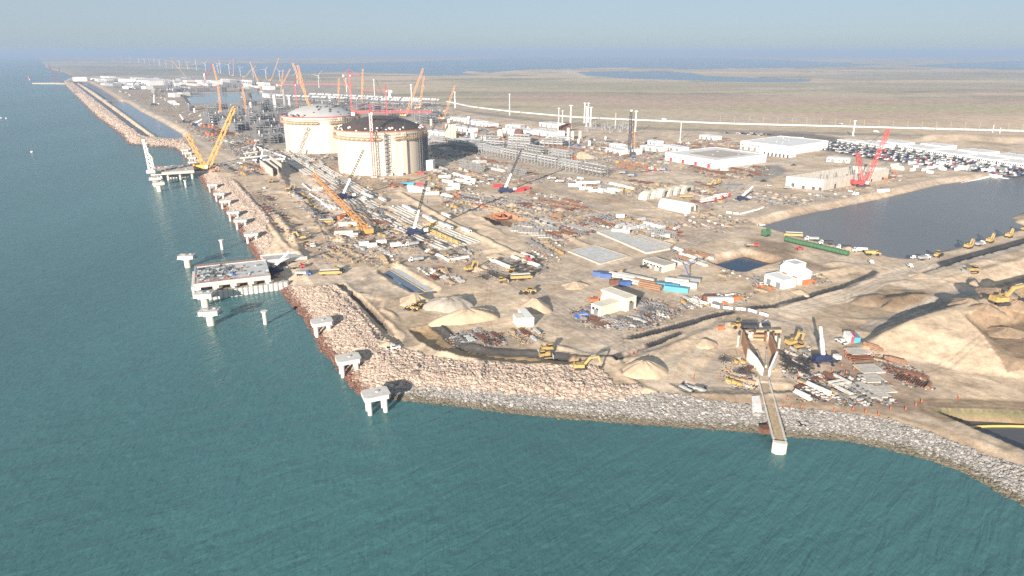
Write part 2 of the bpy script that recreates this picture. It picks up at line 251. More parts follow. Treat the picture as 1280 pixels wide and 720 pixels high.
# laydown yards: outline in the photo, about how many goods, which kinds; the trodden soil under them is darker
ZONES = [
 ([(300, 190), (360, 190), (440, 232), (420, 250), (370, 212), (330, 205)], 46, 'pipes_white pipes_grey beams_grey panels_w block crates_w panels cage forms_g scaffold skid_w'),
 ([(390, 240), (430, 236), (480, 268), (520, 300), (470, 318), (420, 310), (400, 285)], 84, 'forms_g scrap_d pipes_grey beams crates_g timber scrap cage_r panels skid_y block spool forms scrap_g skid_r cage'),
 ([(400, 310), (470, 305), (500, 318), (440, 330), (410, 328)], 30, 'timber forms crates beams_grey scrap panels skid_y pipes_grey'),
 ([(535, 222), (610, 216), (622, 226), (590, 238), (548, 246)], 34, 'crates_w crates_g skid_w panels tankh timber skid_y spool block'),
 ([(555, 245), (600, 242), (606, 262), (570, 266), (555, 256)], 48, 'scrap_g crates_g pipes_grey beams_grey panels skid_r crates_w scrap_d beams skid_y block'),
 ([(520, 292), (600, 312), (580, 330), (530, 325), (500, 300)], 44, 'forms_g beams cage_r scrap_d panels_w block beams_grey timber scrap cage skid_y'),
 ([(590, 330), (660, 318), (690, 336), (650, 350), (600, 348)], 44, 'scrap_d beams_grey cage forms_g scrap_d pipes_grey beams timber cage crates_g skid_y'),
 ([(640, 268), (700, 275), (740, 290), (705, 300), (650, 290)], 34, 'plank plank beams_grey plank crates_g panels beams skid_g'),
 ([(660, 240), (720, 250), (760, 275), (720, 282), (668, 262)], 34, 'beams scrap plank beams pipes_rust panels beams_grey crates cage_r'),
 ([(715, 222), (800, 236), (790, 246), (740, 240), (700, 226)], 56, 'scrap_g pipes_grey crates_g beams panels_w scrap_g crates_w spool skid_y beams_grey'),
 ([(780, 222), (850, 232), (900, 238), (880, 246), (800, 240)], 22, 'beams scrap crates skid_y spool timber'),
 ([(800, 276), (850, 282), (846, 300), (815, 300), (770, 282)], 36, 'scaffold scrap_g cage crates_g pipes_grey panels scaffold beams forms'),
 ([(846, 312), (890, 318), (880, 332), (842, 330)], 30, 'pipes_grey pipes_white beams pipes_rust skid_y timber crates_g panels'),
 ([(716, 388), (742, 382), (762, 398), (800, 395), (838, 385), (850, 392), (800, 412), (740, 408)], 62, 'scrap_g beams crates_g beams_grey scrap forms_g crates_w beams panels skid_g scrap_g'),
 ([(792, 370), (826, 376), (840, 388), (800, 392), (785, 378)], 36, 'scrap_g scrap_d panels crates_g forms_g scrap_g beams_grey'),
 ([(856, 372), (935, 368), (930, 380), (880, 384), (846, 386)], 36, 'crates_w crates_g panels_w skid_y skid_r tankh timber forms_g scrap_g crates_w'),
 ([(938, 348), (960, 345), (975, 362), (945, 366)], 14, 'skid_r crates spool timber crates_g'), ([(1000, 340), (1030, 345), (1040, 352), (1010, 358)], 12, 'crates_w skid_r panels crates_g timber'),
 ([(560, 420), (598, 412), (606, 420), (585, 430), (568, 428)], 18, 'scrap_g crates_g panels forms_g scrap_g'), ([(590, 414), (628, 418), (632, 431), (606, 432)], 20, 'scrap scrap scrap_d beams scrap'),
 ([(636, 414), (676, 408), (680, 424), (650, 432)], 12, 'timber beams panels crates'), ([(520, 335), (560, 335), (580, 352), (560, 356), (535, 345)], 26, 'beams scrap timber block panels crates_w forms beams'),
 ([(975, 440), (1012, 436), (1016, 470), (980, 472)], 34, 'cage cage cage_r forms_g scrap_d skid_w cage block'), ([(1000, 474), (1058, 466), (1060, 500), (1000, 500)], 46, 'scrap_d beams scrap crates_w skid_y crates_g timber pipes_grey scrap'),
 ([(1040, 470), (1110, 480), (1118, 505), (1050, 506)], 46, 'crates_w skid_w panels_w crates_g skid_g pipes_white block crates_w timber'), ([(1085, 435), (1150, 465), (1166, 486), (1130, 480), (1095, 452)], 30, 'beams beams scrap beams pipes_rust timber'),
 ([(905, 440), (930, 450), (948, 480), (930, 486), (905, 470)], 22, 'timber crates block beams scrap_d skid_y cage'), ([(855, 476), (880, 478), (880, 488), (850, 488)], 8, 'beams_grey pipes_grey panels timber'),
 ([(545, 165), (640, 172), (700, 180), (735, 215), (690, 200), (590, 180)], 80, 'scaffold crates_g beams_grey skid_y tankv pipes_grey crates_w spool scaffold beams skid_r pipes_rust'),
 ([(700, 180), (800, 184), (850, 200), (830, 215), (740, 210)], 74, 'crates_w beams pipes_rust timber crates_g skid_y tankh panels_w spool scrap_g spoil skid_b'),
 ([(560, 152), (640, 160), (720, 170), (800, 178), (790, 186), (640, 178), (550, 166)], 64, 'crates_w tankv skid_r beams panels_w timber skid_b crates_g tankh'),
 ([(850, 196), (830, 180), (905, 172), (925, 180), (920, 190)], 26, 'crates_w beams skid_y timber panels_w crates_g'), ([(865, 200), (890, 214), (950, 206), (960, 218), (900, 225), (850, 214)], 30, 'crates_g skid_r beams scrap panels_w spool'),
 ([(930, 236), (1000, 246), (1020, 252), (960, 256), (930, 248)], 16, 'scrap_g crates block timber spoil'), ([(1090, 206), (1060, 212), (1112, 228), (1130, 222)], 22, 'skid_r beams crates_w skid_b panels crates_g'),
 ([(110, 98), (230, 100), (250, 130), (300, 165), (250, 168), (180, 130)], 110, 'crates_w crates_g scaffold panels_w beams_grey tankv skid_w pipes_white scaffold beams tankh forms_g'),
 ([(232, 150), (300, 165), (345, 190), (300, 196), (262, 176)], 70, 'crates_w crates_g beams_grey pipes_white scaffold panels skid_r beams forms_g scrap_d'),
 ([(262, 206), (330, 205), (345, 218), (300, 220)], 30, 'pipes_white beams scrap_d skid_y crates_g panels_w skid_r'), ([(300, 232), (330, 240), (380, 295), (360, 300), (320, 262)], 18, 'timber beams scrap_d crates'),
 ([(355, 232), (385, 238), (405, 268), (398, 275), (365, 250)], 20, 'panels crates_g scrap_g beams forms_g block skid_y'), ([(355, 196), (420, 192), (470, 222), (520, 224), (480, 245), (420, 225)], 46, 'crates_w beams_grey block timber scrap_d panels skid_r'),
 ([(400, 118), (560, 130), (560, 148), (430, 132)], 40, 'scaffold scaffold crates_g beams_grey tankv crates_w'),
 ([(560, 200), (600, 196), (700, 222), (650, 232), (600, 222)], 46, 'beams_grey scaffold crates_g beams skid_y panels scrap_g pipes_grey timber'), ([(545, 172), (590, 176), (600, 192), (560, 200), (538, 195)], 40, 'scaffold crates_g scrap_g beams_grey pipes_grey scaffold'),
 ([(600, 246), (645, 246), (690, 262), (655, 268), (612, 262)], 40, 'scrap_g beams block timber spoil crates_g cage_r beams_grey'), ([(690, 300), (740, 292), (790, 276), (760, 268), (700, 285)], 40, 'beams scrap forms block crates_g timber plank'),
 ([(660, 300), (705, 304), (700, 330), (665, 326)], 26, 'beams_grey forms_g scrap timber block skid_y'), ([(450, 320), (500, 318), (500, 332), (470, 336)], 22, 'timber block forms crates scrap_g'), ([(455, 250), (500, 272), (520, 290), (490, 292), (460, 270)], 40, 'forms_g scrap_d beams cage_r block timber panels'),
 ([(860, 226), (930, 230), (930, 250), (880, 262), (850, 244)], 22, 'spoil crates_g beams timber block skid_y'), ([(860, 262), (930, 275), (900, 290), (850, 282)], 22, 'spoil block timber crates beams scrap_g'), ([(500, 200), (540, 205), (590, 216), (560, 222), (500, 216)], 46, 'crates_g skid_w beams_grey crates_w spool panels scaffold'),
 ([(300, 236), (345, 250), (395, 300), (375, 308), (330, 270)], 16, 'timber scrap_d spoil_g beams'), ([(980, 246), (1090, 232), (1100, 238), (990, 258)], 14, 'spoil block crates_g timber'), ([(900, 335), (950, 345), (950, 352), (900, 350)], 8, 'block timber crates_g'),
]
PATCH += [(GZ(z_[0], 5), (DAMP * 1.12, GREYD, np.array((.36, .28, .205)), DAMP * 1.3)[k_ % 4], .52, 2.5) for k_, z_ in enumerate(ZONES)]
_r = np.random.default_rng(5); TRACKS = []
for _k in range(85):
    _p = G(_r.uniform(330, 1250), 250 + 230 * _r.random() ** .8); _a = _r.uniform(0, 6.28); _t = _r.uniform(-.02, .02); _q = [np.array(_p)]
    for _j in range(int(_r.integers(8, 22))): _a += _t * 6 + _r.normal(0, .03); _q.append(_q[-1] + 6 * np.array((math.cos(_a), math.sin(_a))))
    TRACKS.append((np.array(_q), _r.choice((.78, .84, 1.12)), _r.uniform(.9, 1.3)))
SITE = GZ([(60, 100), (110, 95), (230, 92.5), (330, 98), (420, 108), (520, 127), (600, 144), (700, 156), (800, 162), (920, 165), (1080, 169), (1280, 175), (1600, 190),
           (1900, 400), (1700, 900), (20, 400)], 5)

def terrain(P):
    """Height and colour of the ground at the points P (n x 2)."""
    n = len(P); x, y = P[:, 0], P[:, 1]; R = np.hypot(x, y)
    z = np.full(n, 5.0)
    dsite = np.full(n, 300.0); i = near(P, SITE, 400); dsite[i] = sdist(P[i], SITE)
    out = sstep(-6, 40, dsite)
    z -= out * 3.2
    nb = fbm(x, y, 40, 3); nf = fbm(x, y, 7, 11, 3); nl = fbm(x, y, 900, 21, 4); ns = fbm(x * 0.35, y, 420, 31, 5)
    c = SAND[None] * (0.80 + 0.38 * nb[:, None]) * (0.9 + 0.2 * nf[:, None])
    wpack = sstep(.5, .62, fbm(x, y, 55, 41))[:, None] * .55
    c = c * (1 - wpack) + PACK[None] * (0.85 + .3 * nf[:, None]) * wpack
    wp = sstep(.54, .66, fbm(x, y, 30, 47))[:, None] * .5
    c = c * (1 - wp) + PALE[None] * wp
    wd = sstep(.60, .72, fbm(x, y, 24, 53))[:, None] * .45
    c = c * (1 - wd) + DAMP[None] * wd
    mar = MARSH[None] * (0.62 + .76 * ns[:, None]); g = sstep(.42, .62, nl)[:, None] * .6
    mar = mar * (1 - g) + GREEN[None] * g
    sc = (sstep(.56, .64, fbm(x * .5, y, 230, 61)) * .5 + sstep(.6, .66, fbm(x * .4, y, 75, 67)) * .4)[:, None] * sstep(700, 2400, R)[:, None]
    mar = mar * (1 - sc) + np.array((.25, .22, .14))[None] * sc
    o = out[:, None]; c = c * (1 - o) + mar * o
    ax_, ay_ = -math.sin(math.radians(31)), math.cos(math.radians(31)); su = x * ax_ + y * ay_; sv = x * ay_ - y * ax_
    st = fbm(su / 16, sv, 3.2, 101, 3); st2 = fbm(su, sv / 14, 4.0, 107, 3); pick = sstep(.45, .55, fbm(x, y, 90, 109)); tr = st * pick + st2 * (1 - pick)
    c = c * (1 + (.42 * (tr - .5) * (1 - out))[:, None])
    rg = 1 - np.abs(2 * fbm(x, y, 34, 113, 3) - 1); rg = sstep(.86, 1.0, rg) * sstep(.5, .6, fbm(x, y, 120, 117))
    z += (nb - .5) * 0.6 * (1 - out) + (nf - .5) * 0.42 * (R < 900) + (nl - .5) * 1.2 * out + (tr - .5) * .26 * (1 - out) * (R < 1500) + rg * .7 * (1 - out) * (R < 1200)
    wl2 = (rg * .5 * (1 - out))[:, None]; c = c * (1 - wl2) + SAND[None] * 1.12 * wl2
    for poly, colr, k, soft in PATCH:
        i = near(P, poly, soft * 2)
        if len(i) == 0: continue
        d = sdist(P[i], poly) + (fbm(x[i], y[i], soft * 3, 77, 3) - .5) * soft * 2.4
        a = (k * (1 - sstep(-soft, soft, d)))[:, None]
        c[i] = c[i] * (1 - a) + colr[None] * (.8 + .4 * nf[i][:, None]) * a
    for line, h, wn_, wf_, colr in RIDGES:
        hv = np.array(h if isinstance(h, tuple) else [h] * len(line), float); tall = hv.max() > 3
        wv = np.array(wn_ if isinstance(wn_, tuple) else [wn_] * len(line), float)
        m = max(wv.max(), wf_) * 1.3
        i = near(P, line, m)
        if len(i) == 0: continue
        best = np.full(len(i), 1e9); side = np.zeros(len(i)); wl_ = np.zeros(len(i)); hl_ = np.zeros(len(i))
        for a, b, wa, wb, ha, hb in zip(line[:-1], line[1:], wv[:-1], wv[1:], hv[:-1], hv[1:]):
            ab = b - a; L = max(np.hypot(*ab), 1e-6); q = P[i] - a
            t = np.clip((q @ ab) / L ** 2, 0, 1); r = q - t[:, None] * ab; dd = np.hypot(r[:, 0], r[:, 1])
            nrm = np.array((-ab[1], ab[0])) / L
            if nrm[1] < 0: nrm = -nrm
            s = r @ nrm; u = dd < best; best[u] = dd[u]; side[u] = s[u]; wl_[u] = (wa + (wb - wa) * t)[u]; hl_[u] = (ha + (hb - ha) * t)[u]
        wob = 1 + (fbm(x[i], y[i], 9, 91, 3) - .5) * (.16 if tall else .5)
        ww = np.where(side > 0, wf_, wl_) * wob
        k = np.clip(1 - best / ww, 0, 1)
        hh = hl_ * np.minimum(1.0, 1.06 * k) + (nf[i] - .5) * np.minimum(hl_, 4) * .14 * k
        z[i] = np.maximum(z[i], z[i] * 0 + 4.6 + hh) if tall else z[i] + hh
        a = np.clip(k * 2.2, 0, .8)[:, None]
        if tall:      # rills and dozer passes run down the face
            ca_ = (line[-1] - line[0]) / np.hypot(*(line[-1] - line[0])); sc_ = P[i] @ ca_; sp_ = P[i] @ np.array((-ca_[1], ca_[0]))
            gul = fbm(sc_, sp_ / 7, 5.5, 131, 3) - .5; ter = fbm(sc_ / 9, sp_, 4.5, 137, 3) - .5
            z[i] += (gul * .55 + ter * .5) * np.clip(k * 4, 0, 1) * (1 - np.clip(k * 1.05 - .9, 0, 1) * 6).clip(0, 1)
            c[i] = c[i] * (1 + (gul * .22 + ter * .3) * np.clip(k * 3, 0, 1))[:, None]
        c[i] = c[i] * (1 - a) + colr[None] * (.8 + .4 * nf[i][:, None]) * a
    for poly, fl, ws, cf, cs, mode in PITS:
        i = near(P, poly, 12)
        if len(i) == 0: continue
        d = sdist(P[i], poly) + (nf[i] - .5) * min(1.6, ws * .5)
        k = np.clip(-d / ws, 0, 1)
        z[i] = z[i] * (1 - k) + fl * k + (nf[i] - .5) * .3 * k
        lip = np.exp(-(d / 1.6) ** 2) * .35 * (d > 0); z[i] += lip
        a = (k > .02) * .92
        mid = sstep(.85, 1.0, k)
        cc = cs[None] * (1 - mid)[:, None] + cf[None] * mid[:, None]
        c[i] = c[i] * (1 - a)[:, None] + cc * (.8 + .4 * nf[i])[:, None] * a[:, None]
    for line, wd_, colr, k in ROADS:
        i = near(P, line, wd_)
        if len(i) == 0: continue
        d = dline(P[i], line); hw = wd_ / 2
        a = k * (1 - sstep(hw * .8, hw * 1.05, d + (nf[i] - .5) * min(hw * (.12 if colr is LINER_SHADE else .4), 2)))
        rut = 0.92 + 0.15 * np.sin(d * 2.4 + nf[i] * 3) * (wd_ < 20) * (wd_ > 5)
        c[i] = c[i] * (1 - a[:, None]) + colr[None] * (rut * (.88 + .24 * nb[i]))[:, None] * a[:, None]
        z[i] -= a * 0.15
    for line, f, hw in TRACKS:
        i = near(P, line, 3)
        if len(i) == 0: continue
        q = np.exp(-((dline(P[i], line) - hw) / .42) ** 2) * (nb[i] > .42)
        c[i] = c[i] * (1 + (f - 1) * q)[:, None]; z[i] -= q * .08
    for poly, fl, ws in WATERHOLES:
        i = near(P, poly, ws * 3)
        if len(i) == 0: continue
        d = sdist(P[i], poly) + (nf[i] - .5) * min(ws * .3, 2.0)
        zz = fl + (d + ws * .35) * (3.6 / ws)
        e = d < ws * 2
        z[i] = np.where(e, np.minimum(z[i], np.maximum(zz, fl - 1)), z[i])
        wet = (np.clip(1 - (d - 0.1 * ws) / (ws * .45), 0, 1) * .75)[:, None]
        c[i] = c[i] * (1 - wet) + MUD[None] * 1.15 * wet
    # shore
    i = near(P, SHORE, 60)
    d = -sdist(P, LAND)
    hs = np.where(d > 0, 5.2 * np.clip(d / 15.0, 0, 1) ** .8, d * .5)
    lim = np.where(R < 2500, np.maximum(hs, -6) + np.maximum(d - 15, 0), np.where(d > 0, z, -4))
    z = np.minimum(z, lim)
    bank = np.clip(1 - d / 4, 0, 1)[:, None]
    c = c * (1 - bank) + MUD[None] * bank
    return z, np.clip(c, 0.01, 0.9)
def gz(x, y):
    return float(terrain(np.array([[x, y]], float))[0][0])

# ------------------------------------------------------------------ materials
MATS = {}
def srgb(h):
    h = h.lstrip('#'); o = []
    for k in (0, 2, 4):
        v = int(h[k:k + 2], 16) / 255.0
        o.append(v / 12.92 if v <= .04045 else ((v + .055) / 1.055) ** 2.4)
    return tuple(o)
def mat(name, col, rough=.8, var=.22, scale=.6, metal=0.0, streak=False, dirt=None):
    """Weathered surface: base colour broken up by noise of two sizes, and dirt in patches."""
    if name in MATS: return MATS[name]
    m = bpy.data.materials.new(name); m.use_nodes = True; N = m.node_tree.nodes; L = m.node_tree.links
    b = N['Principled BSDF']; b.inputs['Roughness'].default_value = rough; b.inputs['Metallic'].default_value = metal
    tc = N.new('ShaderNodeTexCoord'); mp = N.new('ShaderNodeMapping'); L.new(tc.outputs['Object'], mp.inputs[0])
    if streak: mp.inputs['Scale'].default_value = (1, 1, .18)
    n1 = N.new('ShaderNodeTexNoise'); n1.inputs['Scale'].default_value = scale; n1.inputs['Detail'].default_value = 5; L.new(mp.outputs[0], n1.inputs[0])
    r = N.new('ShaderNodeMapRange'); L.new(n1.outputs[0], r.inputs[0]); r.inputs[1].default_value = .3; r.inputs[2].default_value = .7
    r.inputs[3].default_value = 1 - var; r.inputs[4].default_value = 1 + var * .6
    mx = N.new('ShaderNodeMix'); mx.data_type = 'RGBA'; mx.blend_type = 'MULTIPLY'; mx.inputs[0].default_value = 1
    mx.inputs[6].default_value = (*col, 1)
    cb = N.new('ShaderNodeCombineColor'); [L.new(r.outputs[0], cb.inputs[k]) for k in range(3)]
    L.new(cb.outputs[0], mx.inputs[7]); out = mx.outputs[2]
    if dirt:
        n2 = N.new('ShaderNodeTexNoise'); n2.inputs['Scale'].default_value = scale * 2.7; n2.inputs['Detail'].default_value = 6; L.new(mp.outputs[0], n2.inputs[0])
        r2 = N.new('ShaderNodeMapRange'); L.new(n2.outputs[0], r2.inputs[0]); r2.inputs[1].default_value = .52; r2.inputs[2].default_value = .7; r2.inputs[4].default_value = .75
        m2 = N.new('ShaderNodeMix'); m2.data_type = 'RGBA'; L.new(r2.outputs[0], m2.inputs[0]); L.new(out, m2.inputs[6]); m2.inputs[7].default_value = (*dirt, 1); out = m2.outputs[2]
    L.new(out, b.inputs['Base Color']); MATS[name] = m
    return m
RUST = (.17, .075, .04); GRIME = (.16, .14, .12)
mat('concrete', (.50, .46, .40), .85, .2, .35, dirt=(.36, .32, .27))
mat('fresh_concrete', (.62, .59, .54), .8, .14, .4, dirt=(.46, .43, .39))
mat('tank_wall', (.64, .565, .46), .85, .05, .06, streak=True, dirt=(.60, .525, .425))
mat('grey_slab', (.55, .55, .53), .8, .18, .3, dirt=(.36, .36, .35))
mat('white_paint', (.78, .77, .74), .5, .10, .3, dirt=(.62, .59, .54))
mat('white_roof', (.74, .73, .70), .55, .08, .08, dirt=(.62, .60, .56))
mat('cream', (.70, .64, .52), .6, .10, .2, dirt=(.60, .53, .42))
mat('tan_roof', (.45, .39, .32), .7, .15, .1)
mat('grey_steel', (.21, .21, .21), .5, .25, .4)
mat('galvanised', (.34, .345, .345), .45, .2, .5)
mat('dark_steel', (.05, .05, .055), .5, .3, .6)
mat('rusty_steel', (.19, .085, .05), .85, .35, .5, dirt=(.09, .05, .035))
mat('dark_roof', (.075, .056, .046), .7, .2, .06, dirt=(.10, .075, .06))
mat('dome_white', (.46, .455, .43), .6, .12, .06)
mat('crane_yellow', (.80, .40, .05), .5, .14, .5)
mat('crane_orange', (.72, .33, .09), .5, .14, .5)
mat('plant_yellow', (.47, .32, .11), .55, .25, .8, dirt=(.34, .26, .16))
mat('red_paint', (.56, .07, .07), .5, .18, .4)
mat('dark_red', (.26, .03, .045), .5, .2, .4)
mat('red_white', (.72, .60, .58), .5, .1, .4)
mat('orange_paint', (.50, .17, .07), .5, .2, .5)
mat('blue_paint', (.06, .12, .30), .5, .2, .5)
mat('deep_blue', (.025, .035, .085), .45, .2, .5)
mat('turquoise', (.08, .31, .42), .55, .15, .3)
mat('green_paint', (.07, .17, .08), .55, .25, .5, dirt=(.04, .06, .04))
mat('timber', (.42, .32, .20), .9, .3, .8)
mat('rubber', (.022, .022, .024), .9, .2, 1)
mat('glass', (.02, .025, .03), .12, .1, 1)
mat('black_paint', (.02, .02, .022), .35, .2, 1)
mat('silver_paint', (.34, .35, .36), .3, .1, 1)
mat('sand_heap', (.50, .39, .27), .95, .2, .25, dirt=(.42, .32, .21))
mat('earth_heap', (.36, .255, .165), .95, .3, .3, dirt=(.24, .165, .105))
mat('grey_heap', (.40, .35, .29), .95, .25, .3, dirt=(.30, .25, .2))
mat('tarp_blue', (.05, .15, .45), .5, .2, .4)
mat('cone_orange', (.80, .13, .03), .6, .1, 1)
mat('bird_dark', (.025, .022, .02), .8, .2, 3)
mat('pale_pipe', (.62, .60, .56), .55, .12, .3)
mat('brown_pipe', (.30, .17, .10), .7, .2, .4)
mat('yellow_boom', (.62, .44, .12), .5, .12, .5)
mat('tan_sheet', (.40, .22, .12), .85, .25, .4, dirt=(.25, .13, .08))
mat('dull_white', (.52, .50, .46), .6, .2, .4, dirt=(.36, .32, .27))
mat('slab_joint', (.33, .33, .32), .8, .2, .4)
mat('strip_blue', (.13, .18, .25), .5, .2, .3)
mat('skin', (.36, .22, .15), .7, .1, 3)
mat('vest', (.75, .35, .03), .7, .1, 3)

def ground_material():
    m = bpy.data.materials.new('ground'); m.use_nodes = True; N = m.node_tree.nodes; L = m.node_tree.links; b = N['Principled BSDF']
    b.inputs['Roughness'].default_value = .95; b.inputs['Specular IOR Level'].default_value = .15
    at = N.new('ShaderNodeAttribute'); at.attribute_name = 'soil'
    g = N.new('ShaderNodeNewGeometry'); out = at.outputs['Color']
    for sc, lo, hi, det, sx in ((.055, .80, 1.16, 4, 1), (.35, .80, 1.16, 5, 1), (1.6, .84, 1.14, 4, 1)):
        n = N.new('ShaderNodeTexNoise'); n.inputs['Scale'].default_value = sc; n.inputs['Detail'].default_value = det; L.new(g.outputs['Position'], n.inputs[0])
        r = N.new('ShaderNodeMapRange'); L.new(n.outputs[0], r.inputs[0]); r.inputs[1].default_value = .3; r.inputs[2].default_value = .7; r.inputs[3].default_value = lo; r.inputs[4].default_value = hi
        c = N.new('ShaderNodeCombineColor'); [L.new(r.outputs[0], c.inputs[k]) for k in range(3)]
        x = N.new('ShaderNodeMix'); x.data_type = 'RGBA'; x.blend_type = 'MULTIPLY'; x.inputs[0].default_value = 1; L.new(out, x.inputs[6]); L.new(c.outputs[0], x.inputs[7]); out = x.outputs[2]
    L.new(out, b.inputs['Base Color'])
    nb = N.new('ShaderNodeTexNoise'); nb.inputs['Scale'].default_value = .5; nb.inputs['Detail'].default_value = 6; L.new(g.outputs['Position'], nb.inputs[0])
    bp = N.new('ShaderNodeBump'); bp.inputs['Strength'].default_value = .35; bp.inputs['Distance'].default_value = .5; L.new(nb.outputs[0], bp.inputs['Height']); L.new(bp.outputs[0], b.inputs['Normal'])
    return m
def water_material(name, col, rough, waves, rot=0.0, foam=False):
    """Turbid water: its own colour from below, the sky mirrored on ripples."""
    m = bpy.data.materials.new(name); m.use_nodes = True; N = m.node_tree.nodes; L = m.node_tree.links; b = N['Principled BSDF']
    b.inputs['Roughness'].default_value = rough; b.inputs['IOR'].default_value = 1.33; b.inputs['Specular IOR Level'].default_value = .32
    g = N.new('ShaderNodeNewGeometry'); h = None
    for k_, (sc, st, amp) in enumerate(waves):
        mp = N.new('ShaderNodeMapping'); mp.vector_type = 'TEXTURE'; mp.inputs['Rotation'].default_value = (0, 0, rot + (0, .5, -.3)[k_ % 3]); mp.inputs['Scale'].default_value = (1, 1 / st, 1); L.new(g.outputs['Position'], mp.inputs[0])
        n = N.new('ShaderNodeTexNoise'); n.inputs['Scale'].default_value = sc; n.inputs['Detail'].default_value = 3; n.inputs['Roughness'].default_value = .55; n.inputs['Distortion'].default_value = .4; L.new(mp.outputs[0], n.inputs[0])
        q = N.new('ShaderNodeMath'); q.operation = 'MULTIPLY'; q.inputs[1].default_value = amp; L.new(n.outputs[0], q.inputs[0])
        if h is None: h = q.outputs[0]
        else:
            s = N.new('ShaderNodeMath'); s.operation = 'ADD'; L.new(h, s.inputs[0]); L.new(q.outputs[0], s.inputs[1]); h = s.outputs[0]
    bp = N.new('ShaderNodeBump'); bp.inputs['Strength'].default_value = 1.0; bp.inputs['Distance'].default_value = 1.0; L.new(h, bp.inputs['Height']); L.new(bp.outputs[0], b.inputs['Normal'])
    mp = N.new('ShaderNodeMapping'); mp.inputs['Scale'].default_value = (1, .35, 1); mp.inputs['Rotation'].default_value = (0, 0, .5); L.new(g.outputs['Position'], mp.inputs[0])
    n = N.new('ShaderNodeTexNoise'); n.inputs['Scale'].default_value = .006; n.inputs['Detail'].default_value = 5; L.new(mp.outputs[0], n.inputs[0])
    r = N.new('ShaderNodeMapRange'); L.new(n.outputs[0], r.inputs[0]); r.inputs[1].default_value = .3; r.inputs[2].default_value = .7; r.inputs[3].default_value = .84; r.inputs[4].default_value = 1.14
    c = N.new('ShaderNodeCombineColor'); [L.new(r.outputs[0], c.inputs[k]) for k in range(3)]
    x = N.new('ShaderNodeMix'); x.data_type = 'RGBA'; x.blend_type = 'MULTIPLY'; x.inputs[0].default_value = 1; x.inputs[6].default_value = (*col, 1); L.new(c.outputs[0], x.inputs[7])
    out = x.outputs[2]
    if foam:
        v = N.new('ShaderNodeTexNoise'); v.inputs['Scale'].default_value = .22; v.inputs['Detail'].default_value = 8; v.inputs['Roughness'].default_value = .7
        mp2 = N.new('ShaderNodeMapping'); mp2.inputs['Rotation'].default_value = (0, 0, rot); mp2.inputs['Scale'].default_value = (1.0, .45, 1); L.new(g.outputs['Position'], mp2.inputs[0]); L.new(mp2.outputs[0], v.inputs[0])
        fr = N.new('ShaderNodeMapRange'); L.new(v.outputs[0], fr.inputs[0]); fr.inputs[1].default_value = .725; fr.inputs[2].default_value = .76; fr.inputs[4].default_value = .8
        f = N.new('ShaderNodeMix'); f.data_type = 'RGBA'; L.new(fr.outputs[0], f.inputs[0]); L.new(out, f.inputs[6]); f.inputs[7].default_value = (.55, .6, .6, 1); out = f.outputs[2]
    L.new(out, b.inputs['Base Color'])
    return m

